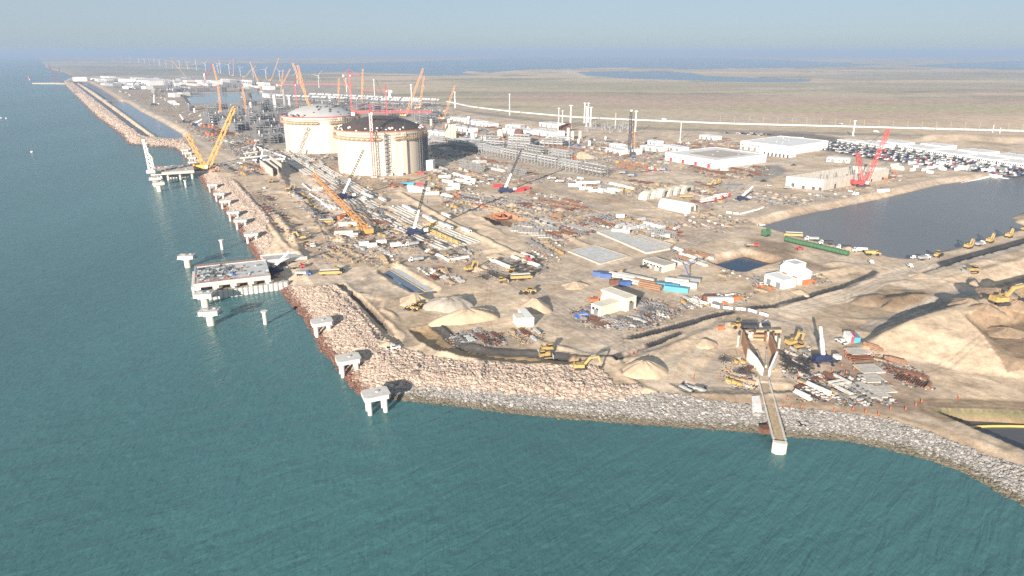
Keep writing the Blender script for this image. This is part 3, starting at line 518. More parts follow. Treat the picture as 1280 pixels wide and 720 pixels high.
# ------------------------------------------------------------------ mesh helper
class MB:
    """Collects shapes; build() links them as ONE mesh object."""
    def __init__(s): s.v = []; s.f = []; s.m = []; s.s = []
    def add(s, vs, fs, mi=0, sm=False):
        o = len(s.v); s.v.extend(vs)
        for f in fs: s.f.append([o + k for k in f]); s.m.append(mi); s.s.append(sm)
        return s
    def box(s, c, d, rz=0.0, mi=0, top=1.0):
        hx, hy, hz = d[0] / 2, d[1] / 2, d[2] / 2; ca, sa = math.cos(rz), math.sin(rz); vs = []
        for k, (X, Y, Z) in enumerate(((-1, -1, -1), (1, -1, -1), (1, 1, -1), (-1, 1, -1), (-1, -1, 1), (1, -1, 1), (1, 1, 1), (-1, 1, 1))):
            t = top if Z > 0 else 1; x = X * hx * t; y = Y * hy * t
            vs.append((c[0] + x * ca - y * sa, c[1] + x * sa + y * ca, c[2] + Z * hz))
        return s.add(vs, ((0, 3, 2, 1), (4, 5, 6, 7), (0, 1, 5, 4), (1, 2, 6, 5), (2, 3, 7, 6), (3, 0, 4, 7)), mi)
    def bar(s, p, q, w, mi=0, w2=None):
        p = Vector(p); q = Vector(q); d = q - p
        if d.length < 1e-6: return s
        d.normalize(); a = d.cross(Vector((0, 0, 1)))
        if a.length < .05: a = Vector((1, 0, 0))
        a.normalize(); b = d.cross(a); h = w / 2; k = (w2 if w2 is not None else w) / 2; vs = []
        for o, e in ((p, h), (q, k)):
            for i, j in ((-1, -1), (1, -1), (1, 1), (-1, 1)): vs.append(tuple(o + a * (i * e) + b * (j * e)))
        return s.add(vs, ((0, 1, 5, 4), (1, 2, 6, 5), (2, 3, 7, 6), (3, 0, 4, 7), (3, 2, 1, 0), (4, 5, 6, 7)), mi)
    def cyl(s, p, q, r, n=10, r2=None, mi=0, cap=True, sm=True):
        p = Vector(p); q = Vector(q); d = (q - p).normalized(); a = d.cross(Vector((0, 0, 1)))
        if a.length < .05: a = Vector((1, 0, 0))
        a.normalize(); b = d.cross(a); r2 = r if r2 is None else r2; vs = []
        for o, e in ((p, r), (q, r2)):
            for k in range(n):
                t = 2 * math.pi * k / n; vs.append(tuple(o + (a * math.cos(t) + b * math.sin(t)) * e))
        s.add(vs, [(k, (k + 1) % n, n + (k + 1) % n, n + k) for k in range(n)], mi, sm)
        if cap: s.add(vs[:n], [tuple(range(n - 1, -1, -1))], mi); s.add(vs[n:], [tuple(range(n))], mi)
        return s
    def lathe(s, prof, n=24, c=(0, 0, 0), mi=0, sm=True):
        vs = []
        for r, z in prof:
            for k in range(n):
                t = 2 * math.pi * k / n; vs.append((c[0] + r * math.cos(t), c[1] + r * math.sin(t), c[2] + z))
        fs = [(i * n + k, i * n + (k + 1) % n, (i + 1) * n + (k + 1) % n, (i + 1) * n + k) for i in range(len(prof) - 1) for k in range(n)]
        return s.add(vs, fs, mi, sm)
    def prism(s, poly, z0, z1, mi=0):
        n = len(poly); ar = sum(poly[i][0] * poly[(i + 1) % n][1] - poly[(i + 1) % n][0] * poly[i][1] for i in range(n))
        if ar < 0: poly = poly[::-1]
        vs = [(p[0], p[1], z0) for p in poly] + [(p[0], p[1], z1) for p in poly]
        return s.add(vs, [tuple(range(n - 1, -1, -1)), tuple(range(n, 2 * n))] + [(k, (k + 1) % n, n + (k + 1) % n, n + k) for k in range(n)], mi)
    def side(s, poly, y0, y1, mi=0):
        """An outline in x and z pushed from y0 to y1."""
        n = len(poly); ar = sum(poly[i][0] * poly[(i + 1) % n][1] - poly[(i + 1) % n][0] * poly[i][1] for i in range(n))
        if ar < 0: poly = poly[::-1]
        vs = [(p[0], y0, p[1]) for p in poly] + [(p[0], y1, p[1]) for p in poly]
        return s.add(vs, [tuple(range(n)), tuple(range(2 * n - 1, n - 1, -1))] + [((k + 1) % n, k, n + k, n + (k + 1) % n) for k in range(n)], mi)
    def lattice(s, p, q, w, n, t, mi=0, w2=None, up=None):
        """A four-chord truss from p to q."""
        p = Vector(p); q = Vector(q); d = (q - p).normalized(); a = d.cross(Vector((0, 0, 1)))
        if a.length < .08: a = Vector((1, 0, 0))
        a.normalize(); b = d.cross(a); w2 = w if w2 is None else w2; P = []
        for k in range(n + 1):
            f = k / n; o = p.lerp(q, f); e = (w + (w2 - w) * f) / 2
            P.append([o + a * i * e + b * j * e for i, j in ((-1, -1), (1, -1), (1, 1), (-1, 1))])
        for i in range(4): s.bar(P[0][i], P[-1][i], t * 1.35, mi)
        for k in range(n):
            for i in range(4):
                j = (i + 1) % 4
                if k % 2: s.bar(P[k][i], P[k + 1][j], t * .8, mi)
                else: s.bar(P[k][j], P[k + 1][i], t * .8, mi)
        return s
    def build(s, name, mats, parent=None, loc=None, rz=0.0):
        me = bpy.data.meshes.new(name); me.from_pydata(s.v, [], s.f)
        for m in (mats if isinstance(mats, (list, tuple)) else [mats]): me.materials.append(MATS[m] if isinstance(m, str) else m)
        me.polygons.foreach_set('material_index', s.m); me.polygons.foreach_set('use_smooth', s.s); me.update()
        o = bpy.data.objects.new(name, me); COL.objects.link(o)
        if parent is not None: o.parent = parent
        if loc is not None: o.location = loc
        o.rotation_euler[2] = rz
        return o
def mesh_np(name, V, F, mats, mi=None, smooth=False, col=None, cname='soil'):
    me = bpy.data.meshes.new(name); k = F.shape[1]
    me.vertices.add(len(V)); me.vertices.foreach_set('co', V.astype(np.float32).ravel())
    me.loops.add(F.size); me.loops.foreach_set('vertex_index', F.astype(np.int32).ravel())
    me.polygons.add(len(F)); me.polygons.foreach_set('loop_start', np.arange(0, F.size, k, dtype=np.int32)); me.polygons.foreach_set('loop_total', np.full(len(F), k, np.int32))
    for m in mats: me.materials.append(m)
    if mi is not None: me.polygons.foreach_set('material_index', mi.astype(np.int32))
    me.polygons.foreach_set('use_smooth', np.full(len(F), smooth))
    me.update(calc_edges=True)
    if col is not None:
        a = me.color_attributes.new(cname, 'FLOAT_COLOR', 'POINT'); a.data.foreach_set('color', np.c_[col, np.ones(len(col))].astype(np.float32).ravel())
    o = bpy.data.objects.new(name, me); COL.objects.link(o)
    return o

# ------------------------------------------------------------------ ground, water, haze
th = np.concatenate([np.linspace(-100, -44, 20)[:-1], np.linspace(-44, 44, 800), np.linspace(44, 100, 20)[1:]]) * math.pi / 180
r = [40.0]
while r[-1] < 90000:
    a = r[-1]; r.append(a * (1.05 if a < 120 else 1.0043 if a < 900 else 1.011 if a < 4500 else 1.03))
rr = np.array(r)
T, Rr = np.meshgrid(th, rr); P = np.c_[(np.sin(T) * Rr).ravel(), (np.cos(T) * Rr).ravel()]
Z, C = terrain(P)
nr, nt = T.shape; idx = np.arange(nr * nt).reshape(nr, nt)
F = np.stack([idx[:-1, :-1], idx[:-1, 1:], idx[1:, 1:], idx[1:, :-1]], -1).reshape(-1, 4)
ok = (Z[F] > -5.4).any(1); F = F[ok]
used, inv = np.unique(F, return_inverse=True)
ground = mesh_np('ground', np.c_[P, Z][used], inv.reshape(-1, 4), [ground_material()], smooth=True, col=C[used]); ground['kind'] = 'structure'

def sheet(name, pts, z, m):
    o = MB().add([(a, b, z) for a, b in pts], [tuple(range(len(pts)))]).build(name, [m]); o['kind'] = 'structure'
    return o
def grow(poly, k):
    c = poly.mean(0); d = poly - c; L = np.hypot(d[:, 0], d[:, 1])[:, None]; return c + d * (1 + k / np.maximum(L, 1))
SEAM = water_material('sea_water', (.060, .155, .160), .2, [(.27, .24, .95), (.75, .4, .26), (.06, .4, .6)], rot=-.70, foam=True)
sheet('sea', [(-90000, -2000), (90000, -2000), (90000, 95000), (-90000, 95000)], 0.0, SEAM)
STILL = water_material('reservoir_water', (.165, .168, .17), .30, [(.9, .6, .16), (.25, .5, .25)], rot=.4)
PONDM = water_material('pond_water', (.018, .04, .075), .06, [(1.2, .6, .03)], rot=.4)
MUDM = water_material('muddy_water', (.085, .082, .085), .12, [(1.2, .6, .03)], rot=.4)
PALEM = water_material('pale_water', (.30, .36, .38), .2, [(.3, .6, .05)])
LAGM = water_material('lagoon_water', (.13, .19, .25), .25, [(.06, .6, .6)])
sheet('reservoir', grow(RESV, 6), 1.2, STILL)
sheet('settling_pond', grow(POND, 3), 1.5, PONDM)
sheet('lower_pond', grow(LOWP, 2), 1.6, MUDM)
sheet('harbour_basin', grow(BASIN, 4), 0.6, water_material('basin_water', (.10, .14, .19), .12, [(.4, .5, .25)], rot=.5))
sheet('drainage_canal', grow(CANAL, 2), 0.5, STILL)
sheet('mud_flat_water', grow(BASINUP, 0), 0.45, STILL)
sheet('pale_pond', grow(PALEP, 4), 2.2, PALEM); sheet('small_pale_pond', grow(PALEP2, 4), 2.2, PALEM)
sheet('lagoon', grow(LAGA, 5), 0.55, LAGM); sheet('inner_lagoon', grow(LAGB, 5), 0.55, LAGM); sheet('east_lagoon', grow(LAGC, 5), 0.55, LAGM)

hz = bpy.data.materials.new('haze'); hz.use_nodes = True; N = hz.node_tree.nodes; N.remove(N['Principled BSDF'])
pv = N.new('ShaderNodeVolumePrincipled'); pv.inputs['Color'].default_value = (.38, .51, .70, 1); pv.inputs['Density'].default_value = 1.5e-4; pv.inputs['Anisotropy'].default_value = 0.0
hz.node_tree.links.new(pv.outputs[0], N['Material Output'].inputs['Volume'])
haze = MB().box((0, 47000, 67), (184000, 100000, 150)).build('haze', [hz]); haze['kind'] = 'stuff'

# ------------------------------------------------------------------ rock revetments
def ico():
    p = (1 + 5 ** .5) / 2
    v = np.array([(-1, p, 0), (1, p, 0), (-1, -p, 0), (1, -p, 0), (0, -1, p), (0, 1, p), (0, -1, -p), (0, 1, -p), (p, 0, -1), (p, 0, 1), (-p, 0, -1), (-p, 0, 1)], float)
    f = np.array([(0, 11, 5), (0, 5, 1), (0, 1, 7), (0, 7, 10), (0, 10, 11), (1, 5, 9), (5, 11, 4), (11, 10, 2), (10, 7, 6), (7, 1, 8), (3, 9, 4), (3, 4, 2), (3, 2, 6), (3, 6, 8), (3, 8, 9), (4, 9, 5), (2, 4, 11), (6, 2, 10), (8, 6, 7), (9, 8, 1)])
    return v / np.linalg.norm(v[0]), f
def rock_material(name):
    m = bpy.data.materials.new(name); m.use_nodes = True; N = m.node_tree.nodes; L = m.node_tree.links; b = N['Principled BSDF']; b.inputs['Roughness'].default_value = .9
    at = N.new('ShaderNodeAttribute'); at.attribute_name = 'soil'; L.new(at.outputs['Color'], b.inputs['Base Color']); return m
ROCKM = rock_material('rock')
def rocks(name, poly, size, step, palette, wet, zwet, lift=0.1, label=None):
    lo = poly.min(0); hi = poly.max(0)
    gx, gy = np.meshgrid(np.arange(lo[0], hi[0], step), np.arange(lo[1], hi[1], step))
    Q = np.c_[gx.ravel(), gy.ravel()] + RNG.uniform(-.5, .5, (gx.size, 2)) * step
    Q = Q[inside(Q, poly)]; q, _ = terrain(Q); n = len(Q); keep = q > -1.2; Q = Q[keep]; q = q[keep]; n = len(Q)
    v, f = ico(); nv = len(v)
    sc = RNG.lognormal(math.log(size), .36, (n, 1, 1)) * RNG.uniform(.7, 1.3, (n, 1, 3)) * np.array((1.2, 1.2, .66))
    V = v[None] * sc * RNG.uniform(.8, 1.15, (n, nv, 1)); a = RNG.uniform(0, 6.28, n); ca, sa = np.cos(a)[:, None], np.sin(a)[:, None]
    tl = RNG.uniform(-.5, .5, n)[:, None]; V[..., 2] += V[..., 0] * tl
    X = V[..., 0] * ca - V[..., 1] * sa; Y = V[..., 0] * sa + V[..., 1] * ca
    V = np.stack([X + Q[:, :1], Y + Q[:, 1:], V[..., 2] + (q + size * lift)[:, None]], -1)
    pal = np.array(palette)[RNG.integers(0, len(palette), n)] * RNG.uniform(.75, 1.2, (n, 1))
    k = (1 - sstep(zwet * .5, zwet, q + RNG.normal(0, .35, n)))[:, None]; pal = pal * (1 - k) + np.array(wet)[None] * RNG.uniform(.7, 1.3, (n, 1)) * k
    F = (f[None] + (np.arange(n) * nv)[:, None, None]).reshape(-1, 3)
    o = mesh_np(name, V.reshape(-1, 3), F, [ROCKM], col=np.repeat(pal, nv, 0)); o['kind'] = 'stuff'; o['label'] = label
    return o
PINKS = [(.46, .36, .285), (.43, .335, .265), (.50, .405, .33), (.39, .295, .23), (.47, .38, .30)]
rocks('armour_rock', PINK, .47, .76, PINKS, (.17, .085, .06), 2.1, label='pinkish quarry boulders armouring the seaward slope')
rocks('revetment_rock', GREY, .33, .50, [(.28, .265, .245), (.33, .31, .285), (.235, .225, .21), (.38, .36, .33), (.20, .19, .175)], (.13, .115, .08), 1.5, label='grey broken stone revetment along the near shore')
rocks('breakwater_rock', BRKW, .95, 2.1, PINKS, (.14, .09, .075), 1.6, label='pinkish boulders of the distant breakwater')

# ------------------------------------------------------------------ registry of things and their labels
THINGS = []      # [object, look, fixed label or None, reach along the forward axis for relations]
def set_thing(o, look, cat, group=None, fixed=None):
    o['category'] = cat
    if group: o['group'] = group
    THINGS.append([o, look, fixed])
    return o
def root(name, x, y, z, rz=0.0):
    o = bpy.data.objects.new(name, None); COL.objects.link(o); o.location = (x, y, z); o.rotation_euler[2] = rz; o.empty_display_size = 1
    return o
PROTO = {}
def put(key, make, x, y, rz, look, cat, group=None, z=None, s=1.0, fixed=None):
    """The first of a kind is built, the rest are copies of the thing with copies of its parts."""
    if z is None: z = gz(x, y)
    if key not in PROTO:
        o = make(); PROTO[key] = (o, [(c, list(c.children)) for c in o.children])
    else:
        src, kids = PROTO[key]
        o = src.copy(); COL.objects.link(o)
        for c, subs in kids:
            k = c.copy(); COL.objects.link(k); k.parent = o
            for d in subs:
                e = d.copy(); COL.objects.link(e); e.parent = k
    o.location = (x, y, z); o.rotation_euler[2] = rz; o.scale = (s, s, s) if not isinstance(s, tuple) else s
    return set_thing(o, look, cat, group, fixed)
AX = math.radians(90 + 31.0)         # the way the coast runs, away from the camera
BX = math.radians(31.0)              # across it, inland

LAND_MARKS = [('brown domed tank', 479, 205), ('white domed tank', 403, 182), ('square dark pond', 927, 332), ('big grey reservoir', 1120, 275), ('long white tent', 845, 260),
  ('arched cream tents', 822, 244), ('roofless concrete building', 1045, 228), ('brown roofed white warehouse', 890, 200), ('white warehouse by the car park', 965, 185),
  ('ramped loading platform', 290, 340), ('far jetty', 215, 210), ('concrete intake structure', 948, 448), ('big sand mound', 1180, 420), ('long armed yellow excavator', 733, 457),
  ('red crawler crane', 1076, 232), ('turquoise containers', 836, 357), ('low cream site office', 824, 332), ('L shaped cream building', 765, 384), ('pair of white cabins', 654, 403),
  ('pale lined pit', 510, 348), ('larger grey floor slab', 792, 300), ('smaller grey floor slab', 745, 319), ('three parallel concrete walls', 338, 213), ('lowered orange lattice boom', 440, 275),
  ('rust walled pit', 628, 273), ('cream silo bank', 563, 168), ('tall rusty tank', 648, 168), ('long grey pipe rack', 690, 205), ('tall black drilling rig', 786, 190), ('sloping rust panel', 705, 157),
  ('pale pond among the racks', 265, 124), ('harbour basin', 185, 150), ('giant yellow quay crane', 252, 208), ('conical sand heap by the loader', 668, 383), ('small pale sand heap', 719, 356),
  ('long ribbed sand heap', 585, 397), ('row of green reels', 1022, 310), ('yellow floating boom', 1250, 535), ('blue truck crane by the intake', 1031, 447), ('crowded car park', 1090, 195),
  ('flat concrete planks', 1080, 480), ('blue truck crane with red weights', 634, 237), ('truck crane on the slab strip', 521, 292), ('trestle slab strip', 560, 290), ('brown dozed bowl', 1215, 345),
  ('lower muddy pond', 1250, 550), ('truck crane by the brown tank', 432, 248), ('white site office rows', 1180, 185), ('white gabled shed', 985, 345), ('lit excavated channel', 600, 432),
  ('excavator on the sand mound', 1250, 387), ('far white warehouse', 158, 102), ('fan cooler rack', 400, 127), ('white chimney cluster', 733, 158), ('substation', 770, 162), ('ditch below the reservoir', 1200, 322),
  ('dark heap by the channel', 610, 415), ('far dark red crane', 254, 106), ('stone breakwater', 130, 140), ('bend of the haul road', 560, 325), ('wide trestle corridor', 370, 205), ('grey slope road', 365, 255)]
LM = [(n, a, b) + G(a, b) for n, a, b in LAND_MARKS]
ORD = ['first', 'second', 'third', 'fourth', 'fifth', 'sixth', 'seventh', 'eighth', 'ninth', 'tenth', 'eleventh', 'twelfth', 'thirteenth', 'fourteenth', 'fifteenth', 'sixteenth',
       'seventeenth', 'eighteenth', 'nineteenth', 'twentieth'] + [t + '-' + a for t in ('twenty', 'thirty', 'forty', 'fifty') for a in ('first', 'second', 'third', 'fourth', 'fifth', 'sixth', 'seventh', 'eighth', 'ninth')]
def label_all():
    """Each label says how the thing looks and which landmark it stands by; look-alikes there are counted outward from it."""
    rows = {}
    for o, look, fixed in THINGS:
        if fixed: o['label'] = fixed; continue
        x, y, z = o.location; px, py = PX(x, y, z); best = None
        for n, a, b, X, Y in LM:
            d = math.hypot(px - a, (py - b) * 2.6)
            if best is None or d < best[0]: best = (d, n, px - a, (py - b) * 2.6, math.hypot(x - X, y - Y))
        d, n, dx, dy, m = best
        rel = 'beside' if d < 14 else ('seaward of' if dx < 0 else 'inland of') if abs(dx) > abs(dy) else ('beyond' if dy < 0 else 'short of')
        rows.setdefault((look, rel + ' the ' + n), []).append((m, o))
    for (look, where), v in rows.items():
        v.sort(key=lambda t: t[0])
        for k, (m, o) in enumerate(v):
            l = look + ' ' + where if len(v) == 1 else look + ', ' + ORD[min(k, len(ORD) - 1)] + ' one out ' + where
            ws = l.split()
            o['label'] = l if len(ws) <= 16 else ' '.join((look + ', ' + ORD[min(k, len(ORD) - 1)] + ' ' + where).split()[:16])

# ------------------------------------------------------------------ machines (built facing +x, wheels on z = 0)
def wheels(r, xs, ys, rad, wid, name='wheel'):
    for x in xs:
        for y in ys: MB().cyl((x, y - wid / 2, rad), (x, y + wid / 2, rad), rad, 10).build(name, 'rubber', r)
def mk_pickup(col):
    def f():
        r = root('pickup_truck', 0, 0, 0)
        MB().side([(-2.8, .55), (2.8, .55), (2.85, 1.0), (1.35, 1.15), (.7, 1.75), (-.75, 1.75), (-1.0, 1.15), (-1.05, .85), (-2.6, .85), (-2.6, 1.15), (-2.8, 1.15)], -.95, .95).build('body', col, r)
        MB().side([(1.22, 1.17), (.72, 1.68), (-.72, 1.68), (-.92, 1.17)], -.97, .97).build('window', 'glass', r)
        MB().box((-1.8, 0, .72), (1.5, 1.7, .35)).build('load_bed', 'dark_steel', r)
        wheels(r, (-1.8, 1.8), (-.9, .9), .42, .3); return r
    return f
def mk_van(col):
    def f():
        r = root('delivery_van', 0, 0, 0)
        MB().side([(-2.9, .5), (2.9, .5), (2.95, 1.1), (2.2, 1.35), (1.5, 2.4), (-2.9, 2.4)], -1, 1).build('body', col, r)
        MB().side([(2.1, 1.4), (1.5, 2.25), (.8, 2.25), (.8, 1.4)], -1.02, 1.02).build('window', 'glass', r)
        wheels(r, (-1.9, 1.9), (-.92, .92), .4, .28); return r
    return f
def mk_car(col):
    def f():
        m = MB().side([(-2.3, .35), (2.3, .35), (2.35, .8), (1.2, .95), (.6, 1.5), (-1.3, 1.5), (-2.0, .95), (-2.35, .9)], -.92, .92)
        m.side([(1.1, .97), (.58, 1.44), (-1.25, 1.44), (-1.85, .97)], -.94, .94, 1)
        for x in (-1.4, 1.4):
            for y in (-.85, .85): m.cyl((x, y - .12, .34), (x, y + .12, .34), .34, 8, mi=2)
        return m.build('parked_car', [col, 'glass', 'rubber'])
    return f
def mk_bus():
    r = root('works_bus', 0, 0, 0)
    MB().box((0, 0, 1.55), (11, 2.45, 1.5)).box((0, 0, 2.95), (10.8, 2.4, .12)).side([(5.5, .8), (6.6, .8), (6.6, 1.6), (5.5, 1.8)], -1.05, 1.05).build('body', 'plant_yellow', r)
    MB().box((0, 0, 2.58), (10.6, 2.5, .6)).build('window', 'glass', r)
    MB().box((0, 0, 3.07), (10.6, 2.3, .12)).build('roof', 'white_roof', r)
    wheels(r, (-3.6, 4.6), (-1.05, 1.05), .5, .3); return r
def tracks(r, L, wid, gap, h, col='dark_steel'):
    for y in (-gap, gap):
        MB().side([(-L / 2 + h / 2, 0), (L / 2 - h / 2, 0), (L / 2, h / 2), (L / 2 - h / 3, h), (-L / 2 + h / 3, h), (-L / 2, h / 2)], y - wid / 2, y + wid / 2).build('track', col, r)
def mk_excavator(col='plant_yellow', pose=0):
    def f():
        r = root('excavator', 0, 0, 0); tracks(r, 4.6, .75, 1.25, 1.0)
        MB().cyl((0, 0, 1.0), (0, 0, 1.3), 1.0, 12).box((-.6, 0, 1.95), (3.8, 2.9, 1.3)).build('body', col, r)
        MB().side([(-3.1, 1.35), (-2.3, 1.35), (-2.3, 2.9), (-2.9, 2.8)], -1.4, 1.4).build('counterweight', col, r)
        c = MB().side([(.3, 1.5), (2.0, 1.5), (1.9, 2.5), (1.4, 3.1), (.3, 3.1)], .45, 1.45).build('cab', col, r)
        MB().side([(.4, 1.9), (2.03, 1.9), (1.93, 2.5), (1.4, 2.98), (.4, 2.98)], .42, 1.48).build('cab_window', 'glass', c)
        k = ((1.0, 2.0), (3.6, 5.2), (6.8, 5.6), (8.0, 1.6)) if pose == 0 else ((1.0, 2.0), (3.0, 5.6), (5.6, 4.6), (4.6, 1.0))
        MB().side([(k[0][0] - .2, k[0][1]), (k[1][0] - .4, k[1][1] + .35), (k[2][0], k[2][1] + .25), (k[2][0], k[2][1] - .25), (k[1][0] + .2, k[1][1] - .55), (k[0][0] + .5, k[0][1] - .1)], -.35, .35).build('boom', col, r)
        MB().side([(k[2][0] - .5, k[2][1] + .45), (k[2][0] + .3, k[2][1] + .2), (k[3][0] + .25, k[3][1]), (k[3][0] - .2, k[3][1])], -.28, .28).build('stick', col, r)
        MB().side([(k[3][0] + .35, k[3][1] + .3), (k[3][0] + .5, k[3][1] - .9), (k[3][0] - .5, k[3][1] - 1.4), (k[3][0] - 1.1, k[3][1] - .6), (k[3][0] - .5, k[3][1] - .5)], -.65, .65).build('bucket', 'dark_steel', r)
        MB().bar((1.6, 0, 1.7), (3.1, 0, 4.6), .26).bar((3.7, 0, 5.9), (6.0, 0, 6.3) if pose == 0 else (5.2, 0, 5.3), .22).build('hydraulic_ram', 'galvanised', r)
        return r
    return f
def mk_dozer():
    r = root('bulldozer', 0, 0, 0); tracks(r, 4.0, .7, 1.2, 1.2)
    MB().box((.6, 0, 1.6), (2.8, 1.5, 1.1)).box((-1.2, 0, 1.3), (1.4, 2.0, .8)).build('body', 'plant_yellow', r)
    c = MB().box((-.9, 0, 2.45), (1.5, 1.7, 1.3)).box((-.9, 0, 3.15), (1.8, 1.95, .12)).build('cab', 'plant_yellow', r)
    MB().box((-.9, 0, 2.55), (1.53, 1.74, .75)).build('cab_window', 'glass', c)
    MB().side([(2.7, .1), (3.0, .1), (2.9, .8), (3.1, 1.5), (2.85, 1.5)], -1.9, 1.9).build('blade', 'galvanised', r)
    for y in (-1.65, 1.65): MB().bar((2.8, y, .6), (-.5, y, .7), .22).build('push_arm', 'plant_yellow', r)
    return r
def mk_loader():
    r = root('wheel_loader', 0, 0, 0); wheels(r, (-1.7, 1.6), (-1.1, 1.1), .85, .65)
    MB().side([(-3.2, 1.0), (-.4, .8), (-.4, 2.0), (-3.2, 1.9)], -.95, .95).box((1.1, 0, 1.3), (2.0, 1.1, .9)).build('body', 'plant_yellow', r)
    c = MB().box((-.4, 0, 2.65), (1.4, 1.4, 1.5)).build('cab', 'plant_yellow', r); MB().box((-.4, 0, 2.75), (1.43, 1.43, .9)).build('cab_window', 'glass', c)
    for y in (-.6, .6): MB().bar((.8, y, 2.0), (3.4, y, 1.1), .3).build('lift_arm', 'plant_yellow', r)
    MB().side([(3.2, .3), (4.4, .2), (4.5, .35), (3.7, .6), (3.6, 1.5), (3.3, 1.6)], -1.4, 1.4).build('bucket', 'dark_steel', r)
    return r
def mk_dump(col='plant_yellow'):
    def f():
        r = root('dump_truck', 0, 0, 0); wheels(r, (-3.0, -1.4, 2.8), (-1.2, 1.2), .8, .6)
        MB().box((0, 0, 1.1), (7.4, 1.0, .5)).side([(2.0, 1.0), (4.6, 1.0), (4.7, 1.7), (3.6, 1.9), (3.3, 2.0), (2.0, 2.0)], -1.2, 1.2).build('chassis', col, r)
        c = MB().side([(1.6, 1.9), (3.3, 1.9), (3.0, 3.1), (1.6, 3.1)], -.9, .9).build('cab', col, r); MB().side([(1.75, 2.3), (3.25, 2.3), (3.02, 2.95), (1.75, 2.95)], -.92, .92).build('cab_window', 'glass', c)
        MB().side([(-4.6, 2.2), (-3.6, 1.4), (1.2, 1.5), (1.5, 3.0), (1.1, 3.0), (-4.3, 2.9)], -1.45, 1.45).build('dump_body', col, r)
        return r
    return f
def mk_truck(cab, bed, kind):
    """A road truck: kind 'tipper', 'tanker', 'flat' or 'box'."""
    def f():
        r = root({'tipper': 'tipper_truck', 'tanker': 'water_tanker', 'flat': 'flatbed_truck', 'box': 'box_truck'}[kind], 0, 0, 0); wheels(r, (-3.2, -2.0, 3.0), (-1.05, 1.05), .52, .4)
        MB().box((-.2, 0, .85), (8.4, .9, .3)).build('chassis', 'dark_steel', r)
        c = MB().side([(2.0, .6), (4.3, .6), (4.3, 1.6), (3.4, 1.8), (3.1, 2.8), (2.0, 2.8)], -1.15, 1.15).build('cab', cab, r)
        MB().side([(2.3, 1.8), (3.42, 1.8), (3.12, 2.6), (2.3, 2.6)], -1.17, 1.17).build('cab_window', 'glass', c)
        if kind == 'tipper': MB().side([(-4.4, 1.1), (1.7, 1.0), (1.7, 2.4), (1.5, 2.5), (-4.4, 2.4)], -1.2, 1.2).build('load_bed', bed, r)
        elif kind == 'tanker': MB().cyl((-4.4, 0, 1.95), (1.7, 0, 1.95), 1.0, 14).build('tank', bed, r)
        elif kind == 'box': MB().box((-1.3, 0, 2.2), (6.0, 2.4, 2.4)).build('box_body', bed, r)
        else: MB().box((-1.3, 0, 1.15), (6.4, 2.4, .25)).box((-1.0, 0, 1.6), (4.6, 1.6, .6), mi=1).build('flatbed', [bed, 'timber'], r)
        return r
    return f
def mk_telehandler():
    r = root('boom_lift', 0, 0, 0); wheels(r, (-1.2, 1.2), (-1.0, 1.0), .55, .45)
    MB().box((0, 0, 1.05), (3.4, 1.8, .8)).build('chassis', 'blue_paint', r)
    MB().bar((-1.0, 0, 1.5), (2.0, 0, 7.5), .5).build('lower_boom', 'blue_paint', r); MB().bar((2.0, 0, 7.5), (-3.6, 0, 11.5), .4).build('upper_boom', 'blue_paint', r)
    MB().box((-4.0, 0, 11.9), (.9, 1.8, 1.1)).build('basket', 'dark_steel', r); return r
def mk_scraper():
    r = root('compactor_roller', 0, 0, 0); MB().cyl((1.8, -1, .75), (1.8, 1, .75), .75, 14).build('drum', 'galvanised', r); wheels(r, (-1.2,), (-.85, .85), .7, .45)
    MB().box((-.9, 0, 1.4), (2.2, 1.6, .9)).box((.9, 0, 1.2), (2.0, .5, .4)).build('body', 'plant_yellow', r); MB().box((-.1, 0, 2.4), (1.3, 1.5, 1.3)).box((-.1, 0, 3.1), (1.5, 1.7, .1)).build('cab', 'plant_yellow', r); return r

